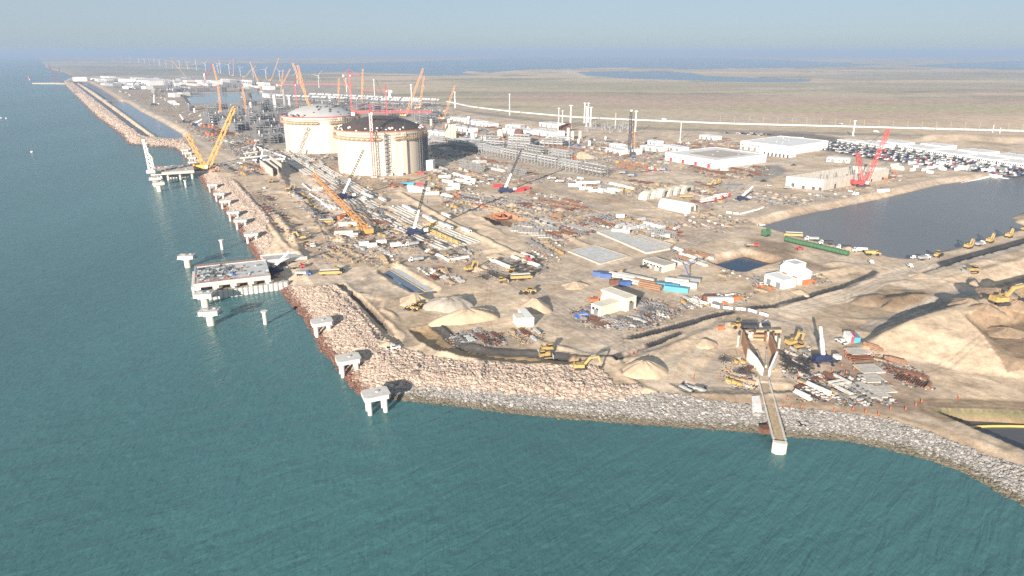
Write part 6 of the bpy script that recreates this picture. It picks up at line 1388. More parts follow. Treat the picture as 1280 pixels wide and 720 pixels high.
# substation masts
for k in range(34):
    px = random.uniform(732, 788); py = random.uniform(156, 167); x, y = G(px, py)
    put('gantry%d' % (k % 2), one('switch_gantry', ['galvanised'], (lambda m: [m.bar((-4, 0, 0), (-4, 0, 9), .35), m.bar((4, 0, 0), (4, 0, 9), .35), m.bar((-4.5, 0, 9), (4.5, 0, 9), .4), m.box((0, 0, 1.4), (3, 2, 2.4)), m.bar((0, 0, 2), (0, 0, 5), .5)]) if k % 2 else (lambda m: [m.bar((0, 0, 0), (0, 0, 11), .4), m.bar((-2, 0, 8), (2, 0, 8), .3), m.bar((-1.5, 0, 10), (1.5, 0, 10), .3), m.box((1.5, 0, 1), (2, 2, 2))])), x, y, .5, 'grey switchyard gantry' if k % 2 else 'grey switchyard post', 'switchgear', 'switchyard gantries')
# white levee road across the marsh
pts = GZ([(560, 126.5), (590, 133), (640, 139), (720, 146), (800, 149.5), (900, 153.5), (1000, 156), (1100, 158.5), (1200, 161), (1280, 163), (1430, 167)], 3)
m = MB(); V = []; 
for k, p in enumerate(pts):
    d = pts[min(k + 1, len(pts) - 1)] - pts[max(k - 1, 0)]; n = np.array((-d[1], d[0])) / np.hypot(*d)
    for s, zz in ((-6, 1.0), (-4, 3.6), (4, 3.6), (6, 1.0)): V.append((p[0] + n[0] * s, p[1] + n[1] * s, zz))
m.add(V, [(4 * k + j, 4 * k + 4 + j, 4 * k + 5 + j, 4 * k + 1 + j) for k in range(len(pts) - 1) for j in range(3)])
o = m.build('road', 'white_roof'); o['kind'] = 'structure'

# ================================================================== INTAKE AND ITS TRESTLE
def W3(px, py, z, o): x, y = G(px, py, z); return (x - o[0], y - o[1])
o = G(955, 460, 3.2); zI = 3.0; r = root('intake_structure', o[0], o[1], zI)
def wseg(nm, a, b, h0, h1, m, th=.7, zb=-.6):
    p = np.array(W3(*a, zI, o)); q = np.array(W3(*b, zI, o)); d = q - p; n = np.array((-d[1], d[0])) / np.hypot(*d) * th / 2
    MB().add([(*(p + n), zb), (*(p - n), zb), (*(q - n), zb), (*(q + n), zb), (*(p + n), h0), (*(p - n), h0), (*(q - n), h1), (*(q + n), h1)],
             [(0, 1, 2, 3)[::-1], (4, 5, 6, 7), (0, 1, 5, 4), (1, 2, 6, 5), (2, 3, 7, 6), (3, 0, 4, 7)]).build(nm, m, r)
wseg('white_wall', (933.5, 457), (943, 466), 7.2, 6.6, 'white_paint'); wseg('white_wall', (943.3, 466.3), (951.5, 475.5), 6.6, 5.2, 'white_paint')
wseg('sheet_wall', (933.2, 456.4), (927, 433), 7.2, 6.6, 'tan_sheet', .9)
wseg('white_wall', (968.5, 461), (960.3, 476.5), 7.4, 5.4, 'white_paint'); wseg('sheet_wall', (968.6, 460.3), (961, 436), 7.4, 6.6, 'tan_sheet', .9)
wseg('inner_wall', (945, 448), (951.5, 466), 3.6, 3.2, 'concrete', .6); wseg('inner_wall', (957, 446), (956.5, 466), 3.6, 3.2, 'concrete', .6)
p_ = [W3(*q, zI, o) for q in ((929, 434), (961, 437), (968, 460), (959, 476), (952, 476), (934, 457))]; MB().prism(p_, -.5, .12).build('channel_bed', 'dark_steel', r)  # bed coloured dark to paint the shade between the walls
wseg('floor_slab', (953, 437), (953.5, 462), .5, .4, 'fresh_concrete', 4.0, -.3)
for px, py, h in ((921, 437, 5.6), (935.5, 430, 4.6), (938.5, 430, 4.8), (941.5, 429.5, 5.0), (955, 432, 5.0), (958, 431, 5.2), (965, 430, 4.6), (972, 441, 5.6), (928, 428, 4.2), (968, 433, 4.2)):
    q = W3(px, py, zI, o); MB().box((q[0], q[1], h / 2), (.8, 1.0, h * 1.35)).build('column', random.choice(('fresh_concrete', 'concrete', 'rusty_steel')), r)
for (a, b, z, wdt) in (((926, 424), (975, 423), 3.6, 1.3), ((939, 431), (958, 431.5), 4.4, 1.0), ((928, 430), (968, 432), 2.6, .9)):
    p = W3(*a, zI, o); q = W3(*b, zI, o); MB().bar((*p, z), (*q, z), wdt).build('cross_beam', 'timber' if z < 4 else 'tan_sheet', r)
for px, py in ((936, 419), (956, 419.5)):
    q = W3(px, py, zI, o); MB().box((q[0], q[1], 4.9), (7 if px < 940 else 3, 3.6, 1.0)).build('roof_slab', 'dark_steel', r)
for (a, b) in (((921.5, 441), (925, 452)), ((928, 445), (931, 455))):
    p = W3(*a, zI, o); q = W3(*b, zI, o); MB().lattice((*p, .5), (*q, .5), 1.6, 4, .2).build('side_brace', 'timber', r)
for px, py in ((946, 468.5), (964, 470)):
    q = W3(px, py, zI, o); MB().box((q[0], q[1], 2.4), (1.6, 1.6, 1.0)).bar((q[0], q[1], 0), (q[0], q[1], 2), .5).build('valve_box', 'plant_yellow', r)
set_thing(r, '', 'intake', fixed='concrete intake channel with white wing walls and rusty sheet piling')
zt = 5.2; p0 = np.array(G(954.5, 478, zt)); p1 = np.array(G(974.5, 553, 3.4)); d = p1 - p0; Lr = np.hypot(*d); r = root('discharge_trestle', p0[0], p0[1], 0, math.atan2(d[1], d[0])); w2 = 1.85
MB().side([(0, zt), (Lr, 3.4), (Lr, 2.7), (0, zt - .7)], -w2, w2).build('deck', 'timber', r)
for s in (-1, 1):
    m = MB(); n = 34
    for k in range(n + 1):
        x = Lr * k / n; z = zt + (3.4 - zt) * k / n; m.bar((x, s * w2, z - .3), (x, s * w2, z + 1.4), .09)
        if k < n: m.bar((x, s * w2, z + .05), (x + Lr / n, s * w2, z + 1.3), .07)
    m.bar((0, s * w2, zt + 1.4), (Lr, s * w2, 4.8), .16).bar((0, s * w2, zt), (Lr, s * w2, 3.4), .4).build('side_truss', 'dull_white', r)
MB().prism([(Lr - .2, -2.2), (Lr + .9, -2.2), (Lr + 1.8, -1.2), (Lr + 1.8, 1.2), (Lr + .9, 2.2), (Lr - .2, 2.2)], -1, 3.9).build('end_caisson', 'cream', r)
for f in (.35, .68):
    for s in (-1.6, 1.6): MB().cyl((Lr * f, s, -4), (Lr * f, s, zt - 1.2 - f), .45, 10).build('pile', 'rusty_steel', r)
set_thing(r, '', 'trestle', fixed='narrow trestle with white railings running from the intake down into the sea')
x, y = G(959, 538, 1.6); r = root('rusty_skip', x, y, 1.2, .3); MB().box((0, 0, .9), (5, 2.6, 1.6), 0, 0, 1.0).build('skip_body', 'rusty_steel', r); MB().box((0, 0, 1.72), (5.2, 2.8, .15)).build('rim', 'rusty_steel', r); set_thing(r, '', 'skip', fixed='rusty steel skip on the grey stones beside the trestle')
p = [G(a, b, 4.5) for a, b in ((939, 499), (949, 498), (954, 513), (941, 512))]; r = root('membrane_sheet', p[0][0], p[0][1], 0)
MB().add([(q[0] - p[0][0], q[1] - p[0][1], gz(*q) + .5) for q in p], [(0, 1, 2, 3), (3, 2, 1, 0)]).build('sheet', 'grey_slab', r); set_thing(r, '', 'sheet', fixed='pale grey membrane sheet laid over the bank beside the trestle')

# ================================================================== FLOOR SLABS, WALLS, TRESTLE STRIP
def slab(poly, h, look, fixed=None, m='grey_slab', name='floor_slab', joints=0, group=None):
    p = GZ(poly, 5.0); c = p.mean(0); zz = gz(*c); p = GZ(poly, zz + h); c = p.mean(0); r = root(name, c[0], c[1], zz)
    MB().prism([tuple(q - c) for q in p], -.5, h).build('slab', m, r)
    a, b, cc, d = (p - c)[:4]
    if joints:
        for k in range(1, joints):
            f = k / joints; mm = MB(); mm.bar((*(a + (b - a) * f), h), (*(d + (cc - d) * f), h), .14).build('joint', 'slab_joint', r)
    mm = MB()
    for u, v in ((a, b), (b, cc), (cc, d), (d, a)): mm.bar((*u, h + .1), (*v, h + .1), .4)
    mm.build('edge_form', 'timber', r)
    return set_thing(r, look, 'slab', group, fixed)
slab([(709.7, 313.4), (743.4, 306.5), (785, 320), (750, 329.5)], .7, '', 'smaller grey concrete floor slab poured on bare sand', joints=4)
slab([(746, 289), (766, 287), (838, 310), (808, 315.5)], .7, '', 'larger grey concrete floor slab with many joints', joints=7)
slab([(786, 296), (800, 293), (842, 306), (836, 310.5)], .9, '', 'narrow grey slab strip on the inland edge of the larger slab', joints=6)
slab([(486, 337), (498, 334.5), (545, 360), (531, 364)], .35, '', 'pale floor slab lying inside the lined pit', joints=3)
slab([(476, 338), (483, 336), (523, 364), (514, 364.5)], .25, '', 'dark blue strip along the seaward edge of the lined pit', m='blue_paint') if False else None
p = GZ([(477, 338.5), (484, 336.5), (527, 364), (516, 365)], 3.5); c0 = p.mean(0); r = root('pit_strip', c0[0], c0[1], 3.5); MB().prism([tuple(q - c0) for q in p], -.3, .22).build('sheet', 'strip_blue', r); set_thing(r, '', 'liner', fixed='dark blue liner strip along the seaward edge of the lined pit')  # thin dark blue slab along one edge of the pit floor
for (a, b) in (((326, 209), (341, 220.5)), ((333, 207.5), (348, 219)), ((338.5, 206.5), (352.5, 217.8))):
    A = np.array(G(*a, 5)); B = np.array(G(*b, 5)); r = root('concrete_wall', A[0], A[1], gz(*((A + B) / 2)) - .3); d = B - A; n = np.array((-d[1], d[0])) / np.hypot(*d) * .5
    w_ = MB().prism([tuple(n), tuple(d + n), tuple(d - n), tuple(-n)], 0, 8.2).build('wall', 'concrete', r)
    for f in (.1, .5, .9): q = d * f; MB().prism([tuple(q + n * .9), tuple(q + d * .03 + n * .9), tuple(q + d * .03 + n * 5), tuple(q + n * 5)], 0, 5).build('wall_rib', 'concrete', r)
    set_thing(r, 'tall grey concrete wall, one of three standing parallel', 'wall', 'three parallel concrete walls')
cl = GZ([(352, 188), (395, 213), (440, 241), (480, 263), (520, 284), (560, 301), (598, 316)], 5)
seg = np.hypot(*np.diff(cl, axis=0).T); cum = np.concatenate([[0], np.cumsum(seg)])
def along(s): k = min(len(seg) - 1, int(np.searchsorted(cum, s, 'right')) - 1); u = (cl[k + 1] - cl[k]) / seg[k]; return cl[k] + u * (s - cum[k]), u
def mk_found(kind):
    def f():
        r = root('foundation_slab', 0, 0, 0); MB().box((0, 0, .15), (20, 9, .9)).build('base_slab', 'concrete', r)
        for j in (-3.2, 0, 3.2): MB().box((0, j, .75), (19, 1.0, .4)).build('plinth_beam', 'fresh_concrete', r)
        return r
    return f
random.seed(5); s = 6.0
while s < cum[-1] - 8:
    p, u = along(s); n = np.array((u[1], -u[0])); rz = math.atan2(u[1], u[0])
    for j in (-11, 0, 11):
        if random.random() < .12: continue
        q = p + n * j; put('found%d' % (random.random() < .5), mk_found(random.random() < .5), q[0], q[1], rz, 'pale strip foundation slab of the trestle', 'foundation', 'strip foundations of the trestle', z=5.0)
        for t in range(3):
            if random.random() < .2:
                v = q + u * random.uniform(-8, 8) + n * random.uniform(-3, 3); goods(random.choice(('block', 'panels_w', 'pipes_grey', 'crates_w', 'beams_grey', 'timber', 'cage')), v[0], v[1], rz, .8, z=6.2)
    s += 22.5
def boxbeam(): 
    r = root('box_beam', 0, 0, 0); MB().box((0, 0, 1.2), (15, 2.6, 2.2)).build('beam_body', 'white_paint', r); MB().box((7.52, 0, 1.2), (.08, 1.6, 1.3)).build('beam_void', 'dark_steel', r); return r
for px, py in ((455, 243), (462, 246), (508, 260), (515, 264), (534, 273), (540, 277), (558, 270), (552, 281), (583, 289), (412, 216), (430, 226), (478, 250), (364, 200), (384, 205), (560, 284), (417, 258), (405, 252), (411, 256)):
    x, y = G(px, py, 6.2); put('boxbeam', boxbeam, x, y, AX + math.pi, 'white precast box beam with dark open end', 'beam', 'white box beams', z=6.2 if px > 440 else gz(x, y), s=.8)
for a, b in (((528, 285), (574, 306)), ((533, 282.5), (552, 280))):
    p = np.array(G(*a, 6)); q = np.array(G(*b, 6)); r = root('launching_girder', p[0], p[1], 5.6); MB().lattice((0, 0, 1), (*(q - p), 1), 1.8, 14, .3).build('girder', 'yellow_boom', r); MB().box((0, 0, .4), (2.4, 2.4, .9)).build('girder_foot', 'concrete', r); set_thing(r, 'yellow steel girder lying along the slab strip' if a[0] == 528 else 'short yellow steel girder across the slab strip', 'girder')

# ================================================================== PIPE RACKS, PROCESS MODULES, COOLERS
def mk_rack(L=30, Wd=9, H=10, col='galvanised', seed=0):
    def f():
        rnd = random.Random(seed); r = root('pipe_rack', 0, 0, 0); m = MB()
        for k in range(6):
            x = -L / 2 + k * L / 5
            for s in (-1, 1): m.bar((x, s * Wd / 2, 0), (x, s * Wd / 2, H), .55)
            for z in (H * .45, H * .72, H): m.bar((x, -Wd / 2, z), (x, Wd / 2, z), .45)
        for s in (-1, 1):
            for z in (H * .45, H * .72, H): m.bar((-L / 2, s * Wd / 2, z), (L / 2, s * Wd / 2, z), .4)
            for k in (0, 2, 4): m.bar((-L / 2 + k * L / 5, s * Wd / 2, 0), (-L / 2 + (k + 1) * L / 5, s * Wd / 2, H * .45), .3)
        m.build('frame', col, r)
        for z in (H * .45, H * .72, H):
            for j in range(4):
                q = rnd.uniform(.15, .45); MB().cyl((-L / 2 - .5, -Wd * .36 + j * Wd * .24, z + .3 + q), (L / 2 + .5, -Wd * .36 + j * Wd * .24, z + .3 + q), q, 8).build('pipe', rnd.choice(('galvanised', 'pale_pipe', 'grey_steel')), r) if (j < 3 or z == H) else None
        return r
    return f
def mk_module(seed=0, H=13, L=24, Wd=14):
    def f():
        rnd = random.Random(seed); r = root('process_module', 0, 0, 0); m = MB(); nx, ny, nz = 4, 2, 4
        for i in range(nx + 1):
            for j in range(ny + 1): m.bar((-L / 2 + i * L / nx, -Wd / 2 + j * Wd / ny, 0), (-L / 2 + i * L / nx, -Wd / 2 + j * Wd / ny, H * (1 if (i + j + seed) % 3 else .8)), .6)
        for k in range(1, nz + 1):
            z = k * H / nz * .95
            for j in range(ny + 1): m.bar((-L / 2, -Wd / 2 + j * Wd / ny, z), (L / 2, -Wd / 2 + j * Wd / ny, z), .5)
            for i in range(nx + 1): m.bar((-L / 2 + i * L / nx, -Wd / 2, z), (-L / 2 + i * L / nx, Wd / 2, z), .5)
        for k in range(5): i = rnd.randrange(nx); z = rnd.randrange(nz) * H / nz; m.bar((-L / 2 + i * L / nx, -Wd / 2, z), (-L / 2 + (i + 1) * L / nx, -Wd / 2, z + H / nz), .35)
        m.build('frame', 'grey_steel', r)
        f_ = MB(); [f_.box((0, 0, k * H / nz * .95 - .4), (L * .92, Wd * .9, .2)) for k in range(1, nz)]; f_.build('deck_grating', 'grey_steel', r)
        for k in range(2): z = (k * 2 + .5) * H / nz; MB().cyl((-L * .34, -Wd * .2 + k * 3, z + 1.2), (L * rnd.uniform(.1, .34), -Wd * .2 + k * 3, z + 1.2), rnd.uniform(1, 1.6), 12).build('vessel', rnd.choice(('dull_white', 'galvanised', 'grey_steel')), r)
        MB().cyl((L * .3, Wd * .2, 0), (L * .3, Wd * .2, H * rnd.uniform(1.0, 1.35)), rnd.uniform(.7, 1.3), 12).build('column_vessel', rnd.choice(('dull_white', 'galvanised')), r)
        return r
    return f
def mk_cooler():
    r = root('fan_cooler', 0, 0, 0); m = MB()
    for i in range(4):
        for j in (-1, 1): m.bar((-12 + i * 8, j * 5, 0), (-12 + i * 8, j * 5, 13), .6)
    for z in (5, 9, 13):
        for j in (-1, 1): m.bar((-12, j * 5, z), (12, j * 5, z), .5)
    m.build('frame', 'grey_steel', r); MB().box((0, 0, 13.9), (24.5, 11, 1.6)).build('plenum', 'galvanised', r)
    for k in range(3): MB().lathe([(3.0, 14.7), (2.7, 16.6), (2.5, 16.6), (2.4, 15.0), (.05, 15.0)], 16, c=(-8 + 8 * k, 0, 0)).build('fan_ring', 'white_paint', r)
    m = MB(); [m.cyl((-12, q, 7), (12, q, 7), .5, 8) for q in (-2, 0, 2)]; m.build('pipe', 'pale_pipe', r)
    return r
random.seed(12)
def rowof(key, mk, a, b, step, look, cat, group, rz=None, z=None, jit=0):
    A = np.array(G(*a)); B = np.array(G(*b)); d = B - A; L = np.hypot(*d); n = max(1, int(L / step)); ang = math.atan2(d[1], d[0])
    for k in range(n + 1):
        q = A + d * k / n + RNG.uniform(-jit, jit, 2); i = random.randrange(3); put(key + str(i), mk(i), q[0], q[1], ang if rz is None else rz, look, cat, group, z=5.0)
for a, b in (((597, 190), (742, 219)), ((640, 188), (700, 199)), ((548, 181), (600, 189)), ((590, 184), (650, 189)), ((612, 180), (690, 184)), ((650, 178), (700, 181))):
    rowof('rack', lambda i: mk_rack(30, 9, 10, 'galvanised' if i else 'grey_steel', i), a, b, 33, 'grey steel pipe rack section with stacked pipes', 'pipe rack', 'pipe rack sections')
for a, b in (((350, 127), (522, 134.5)), ((392, 125), (545, 133))):
    rowof('cool', lambda i: mk_cooler, a, b, 28, 'fan cooler block with three white fan rings', 'fan cooler', 'fan cooler blocks', jit=1)
MODZ = [([(300, 136), (352, 130), (360, 150), (356, 186), (330, 180), (296, 160)], 26), ([(236, 136), (296, 134), (300, 158), (270, 160), (240, 146)], 15), ([(222, 112), (330, 104), (334, 114), (306, 116), (232, 118)], 18), ([(365, 134), (420, 131), (430, 140), (380, 146), (362, 150)], 8),
        ([(448, 137), (545, 140), (552, 158), (536, 166), (520, 150), (450, 144)], 12), ([(300, 128), (345, 122), (350, 132), (310, 135)], 6), ([(180, 104), (225, 104), (228, 118), (200, 116)], 5)]
def sample(poly, n, z=5.0):
    P = GZ(poly, z); lo, hi = P.min(0), P.max(0); out = []
    while len(out) < n:
        Q = RNG.uniform(lo, hi, (n * 6, 2)); px, py = PX(Q[:, 0], Q[:, 1], z); keep = inside(Q, P)
        w = RNG.random(len(Q)) < 1; out.extend(Q[keep & w])
    return np.array(out[:n])
def sample_px(poly, n):
    P = np.array(poly, float); lo, hi = P.min(0), P.max(0); out = []
    while len(out) < n: Q = RNG.uniform(lo, hi, (n * 6, 2)); out.extend(Q[inside(Q, P)])
    return np.array([G(*q) for q in out[:n]])
for poly, n in MODZ:
    for q in sample_px(poly, n):
        i = random.randrange(4); put('mod%d' % i, mk_module(i, 11 + 2.5 * i), q[0], q[1], AX + random.choice((0, math.pi / 2)), 'grey open steel process module', 'process module', 'process modules of the plant', z=5.0, s=random.uniform(.7, 1.1))
# white pipe run on sleepers near the quay
for a, b, rad in (((318, 176), (345, 174), 1.4), ((320, 180), (318, 186), 1.4), ((322, 184), (356, 196), 1.2), ((305, 192), (322, 190), 1.0), ((300, 198), (352, 193), 1.0), ((316, 200), (357, 199), 1.0), ((560, 180), (575, 178), .8)):
    p = np.array(G(*a, 8)); q = np.array(G(*b, 8)); d = q - p; r = root('process_pipe', p[0], p[1], 5.0); MB().cyl((0, 0, 3), (*d, 3), rad, 12).build('pipe', 'white_paint', r)
    for f in (.1, .5, .9): MB().box((*(d * f), .9), (2, 2, 1.9)).build('support', 'concrete', r)
    set_thing(r, 'thick white pipe on concrete supports', 'pipe', 'thick white pipes')

# ================================================================== HEAPS OF SAND
def heap(px, py, rx, ry, h, rz, look, m='sand_heap', fixed=None, sharp=1.0, seed=1):
    x, y = G(px, py); z = gz(x, y); n, q = 40, 9; rnd = np.random.default_rng(seed); vs = [(0, 0, h)]; ph = rnd.uniform(0, 6, 4)
    for j in range(1, q + 1):
        f = j / q
        for k in range(n):
            t = 2 * math.pi * k / n; w_ = 1 + .10 * math.sin(3 * t + ph[0]) + .07 * math.sin(5 * t + ph[1]) + .04 * math.sin(11 * t + ph[2])
            zz = h * (1 - f ** sharp) * (1 + .06 * math.sin(9 * t + f * 5)) + (rnd.uniform(-.12, .12) * h * .25 if j < q else -.5); vs.append((rx * f * w_ * math.cos(t), ry * f * w_ * math.sin(t), zz))
    fs = [(0, 1 + k, 1 + (k + 1) % n) for k in range(n)] + [(1 + (j - 1) * n + k, 1 + j * n + k, 1 + j * n + (k + 1) % n, 1 + (j - 1) * n + (k + 1) % n) for j in range(1, q) for k in range(n)]
    ob = MB().add(vs, fs, 0, True).build('sand_heap', m, None, (x, y, z), rz); set_thing(ob, look, 'sand heap', 'loose sand heaps' if not fixed else None, fixed)
heap(668, 385, 9, 9, 5.2, 0, '', fixed='tall conical sand heap with a loader behind it', seed=1)
heap(719, 357.5, 7.5, 6, 2.6, .3, '', fixed='small pale sand heap alone beside the haul road', seed=2)
heap(519, 378, 9, 8, 4.6, 0, '', fixed='peaked sand heap below the pale lined pit', seed=3)
heap(562, 383, 13, 9, 4.2, .2, '', m='grey_heap', fixed='broad flat topped sand heap between the lined pit and the ribbed heap', sharp=3, seed=4)
heap(584, 399, 17, 6.5, 4.6, .38, '', fixed='long ribbed sand heap running beside the dark channel', sharp=2.2, seed=5)
heap(804, 464, 9.5, 8, 4.4, .2, '', fixed='rounded sand heap just inland of the boulder slope', sharp=1.6, seed=6)
heap(727, 197, 22, 12, 7, .2, '', fixed='wide low sand heap in the inland yard', seed=7)
for k, (px, py, rx, h) in enumerate(((595, 337, 5, 2), (605, 334, 4, 1.6), (530, 205, 8, 2.5), (640, 257, 6, 2), (880, 428, 6, 2.2), (1000, 366, 5, 1.6), (485, 432, 4, 1.4), (870, 320, 5, 1.5), (840, 300, 6, 1.6), (600, 258, 7, 1.8), (620, 320, 6, 1.4), (700, 262, 6, 1.6),
        (1060, 312, 6, 1.8), (1150, 345, 7, 1.6), (1240, 395, 10, 3.4), (1265, 405, 9, 3.0), (1205, 402, 9, 2.6), (1275, 388, 9, 3.4), (1225, 412, 8, 2.4), (1255, 425, 10, 2.4))):
    heap(px, py, rx, rx * .8, h, k, 'low sand heap' if k < 14 else 'rough brown earth heap', m='sand_heap' if k < 14 else 'earth_heap', seed=20 + k)

# ================================================================== VEHICLES AND PLANT
random.seed(3)
veh('exc', 726, 461.5, 2, fixed='long armed yellow excavator standing on the bank above the boulder slope', s=.98)
veh('dozer', 684, 440, 195, s=1.2); veh('dozer', 680.5, 447, 15, s=1.15); veh('loader', 661, 367, 190, s=1.15); veh('loader', 524, 384, 30); veh('loader', 516, 388, 160)
veh('pickup_w', 491.5, 434, 20, s=1.05, fixed='small white truck parked at the edge of the pink boulders')
veh('exc', 1248, 388, 10, s=1.5, fixed='big yellow excavator digging on top of the sand mound')
veh('dozer', 1215, 340, 190, s=1.35); veh('dump', 1090, 319, -8); veh('tanker', 1074, 315, 172); veh('tip_d', 1054, 311, 172); veh('tip_d', 1032, 305.5, 172); veh('tip_w', 1014, 300.5, 172)
veh('bus', 992, 295.5, 168); veh('bus', 857, 247, 5); veh('bus', 408, 279, 3); veh('bus', 412.5, 343, 8); veh('bus', 650.5, 349, 10); veh('bus', 431, 269, 100)
veh('pickup_w', 1088.5, 328, 80); veh('pickup_w', 1137, 333, 85); veh('pickup_w', 1143, 322.5, 30); veh('tip_w', 1155, 324.5, 25); veh('loader', 1172, 321, 40, s=1.2); veh('exc2', 1210, 310.5, 30); veh('tip_w', 1225, 306.5, 30); veh('exc2', 1237, 303, 35); veh('exc2', 1261, 296.5, 35); veh('loader', 1280, 288, 30)
veh('pickup_w', 951, 282, 0); veh('flat_r', 938, 319.5, 0); veh('pickup_r', 999, 312, 10)
veh('pickup_w', 1051.5, 428.5, 110, fixed='white pickup truck parked alone below the big sand mound')
veh('exc2', 990, 432, 20, z=gz(*G(990, 432))); veh('dozer', 998, 437, 200); veh('loader', 922, 409, 10); goods('skid_r', *G(901, 413), .3, .8)
veh('van_w', 1069, 244, 200); veh('pickup_w', 1064, 240, 160); veh('tip_w', 985, 236, 10); veh('pickup_w', 960, 233, 0); veh('pickup_k', 954, 227, 10); veh('pickup_k', 937, 220, 0); veh('pickup_k', 992, 207, 0); veh('pickup_w', 1022, 245.5, 0)
veh('exc2', 887, 232, 0); veh('exc2', 896, 231, 40); veh('exc2', 605, 213.5, 90); veh('exc2', 643, 273, 60, z=1.0); veh('exc_o', 622, 275, 20, z=.5); veh('exc2', 377, 300, 190); veh('exc2', 361, 238, 20); veh('loader', 421, 339, 20); veh('dozer', 423, 340.5, 10)
veh('pickup_w', 374, 334, 20); veh('tip_b', 380, 344, 0); veh('flat_r', 371, 335, 20); veh('flat', 388, 308, 320); veh('flat', 545, 345, 130); veh('tip_w', 520, 326, 200); veh('box', 497, 309, 30); veh('tip_w', 515, 307, 200); veh('flat', 538, 318, 130)
veh('tip_b', 615, 226, 10); veh('pickup_w', 601, 228, 10); veh('pickup_w', 607, 220, 20); veh('tip_w', 585, 231.5, 330); veh('loader', 640, 340, 30); veh('exc2', 587, 339, 30); veh('dozer', 628, 353, 20); veh('flat_r', 659, 330, 40); veh('flat_r', 655, 324, 40)
veh('lift', 859, 349, 150); veh('roller', 776, 344, 10); veh('pickup_k', 806, 334.5, 160); veh('pickup_w', 777, 386.5, 5); veh('exc_o', 744, 379, 10); veh('pickup_w', 952, 357, 0)
veh('pickup_w', 810, 189, 0); veh('pickup_k', 865, 208, 0); veh('box', 905, 214, 0); veh('pickup_w', 880, 240, 20); veh('tip_w', 700, 228, 160); veh('flat', 735, 235, 160); veh('tip_w', 690, 224, 160)
veh('pickup_w', 330, 236, 120); veh('van_w', 300, 205, 10); veh('tip_w', 312, 214, 30); veh('flat_r', 298, 216.5, 0); veh('exc_o', 268, 215, 0); veh('loader', 340, 228, 20)
for px, py, kd in ((805, 215, 'flat_r'), (815, 213.5, 'flat_r'), (829, 213.5, 'tip_b'), (779, 217, 'tip_b'), (790, 220.5, 'tip_b'), (757, 186, 'tip_b'), (740, 176, 'tip_d'), (760, 177, 'pickup_k'), (793, 168, 'pickup_r'), (772, 149, 'pickup_r'), (830, 150, 'box'), (1050, 155.5, 'tip_w'), (1095, 166, 'box')):
    veh(kd, px, py, 5)
# green cylinders along the reservoir edge
def reel(): 
    r = root('hose_reel', 0, 0, 0); MB().cyl((-1.2, 0, 1.6), (1.2, 0, 1.6), 1.5, 16).build('drum', 'green_paint', r); MB().box((0, 0, .25), (3.0, 3.0, .4)).build('reel_frame', 'dark_steel', r)
    for s in (-1.3, 1.3): MB().cyl((s - .1, 0, 1.6), (s + .1, 0, 1.6), 1.75, 16).build('flange', 'green_paint', r)
    return r
A = np.array(G(984, 302)); B = np.array(G(1057, 319))
for k in range(17): q = A + (B - A) * k / 16; put('reel', reel, q[0], q[1], math.atan2(*(B - A)[::-1]) + random.uniform(-.1, .1), 'dark green drum', 'drum', 'green drums along the reservoir')
x, y = G(957, 295); put('reel', reel, x, y, .5, 'pair of bright green drum', 'drum', None, s=1.5, fixed='large green drum standing apart near the reservoir corner')
# car park
P0 = np.array(G(905, 169)); P1 = np.array(G(1268, 214)); ua = (P1 - P0) / np.hypot(*(P1 - P0)); na = np.array((ua[1], -ua[0])); LOT = GZ([(898, 166), (1000, 166.5), (1100, 178), (1200, 194), (1285, 210), (1285, 222), (1215, 214), (1150, 206.5), (1088, 199), (1010, 184), (990, 172)], 5)
cols = ['white_paint'] * 8 + ['black_paint'] * 7 + ['silver_paint'] * 5 + ['red_paint', 'blue_paint', 'dark_steel', 'dark_steel']
cname = {'white_paint': 'white', 'black_paint': 'black', 'silver_paint': 'silver', 'red_paint': 'red', 'blue_paint': 'blue', 'dark_steel': 'dark grey'}
slots = []; rows_ = {}
for j in range(-6, 22):
    off = j * 9.0 + (3 if j % 2 else 0)
    for i in range(-10, 190):
        q = P0 + ua * (i * 3.0) + na * off; slots.append((q[0], q[1], j))
SL = np.array(slots); SL = SL[inside(SL[:, :2], LOT)]; SL = SL[RNG.random(len(SL)) < .74]; dist = np.hypot(SL[:, 0], SL[:, 1]); SL = SL[np.argsort(dist)]
ra = math.atan2(ua[1], ua[0]) + math.pi / 2; cnt = {}
js = sorted(set(int(v) for v in SL[:, 2]))
for q in sorted(SL[:290].tolist(), key=lambda t: float(np.dot(np.array(t[:2]) - P0, ua))):
    c = random.choice(cols); j = js[::-1].index(int(q[2])); cnt[(c, j)] = cnt.get((c, j), 0) + 1; n_ = cnt[(c, j)] - 1
    od = ORD[n_] if n_ < len(ORD) else 'thirtieth'
    put('car_' + c, mk_car(c), q[0], q[1], ra + random.choice((0, math.pi)), '', 'car', 'cars in the crowded car park', z=5.0 + .02, fixed='%s %s parked car in %s car park row counted from the reservoir' % (od, cname[c], ORD[min(j, 25)]))
m = MB()
for q in SL[290:]:
    c = random.randrange(5); ca, sa = math.cos(ra), math.sin(ra)
    for dx, dz, L_, h in ((0, .75, 4.5, .8), (-.2, 1.3, 2.4, .5)): m.box((q[0] + dx * ca, q[1] + dx * sa, 5 + dz), (L_, 1.8, h), ra, c if dz < 1 else 3)
if len(SL) > 290: ob = m.build('distant_parked_cars', ['white_paint', 'black_paint', 'silver_paint', 'glass', 'white_paint']); ob['kind'] = 'stuff'; ob['label'] = 'farther cars filling the back of the crowded car park'
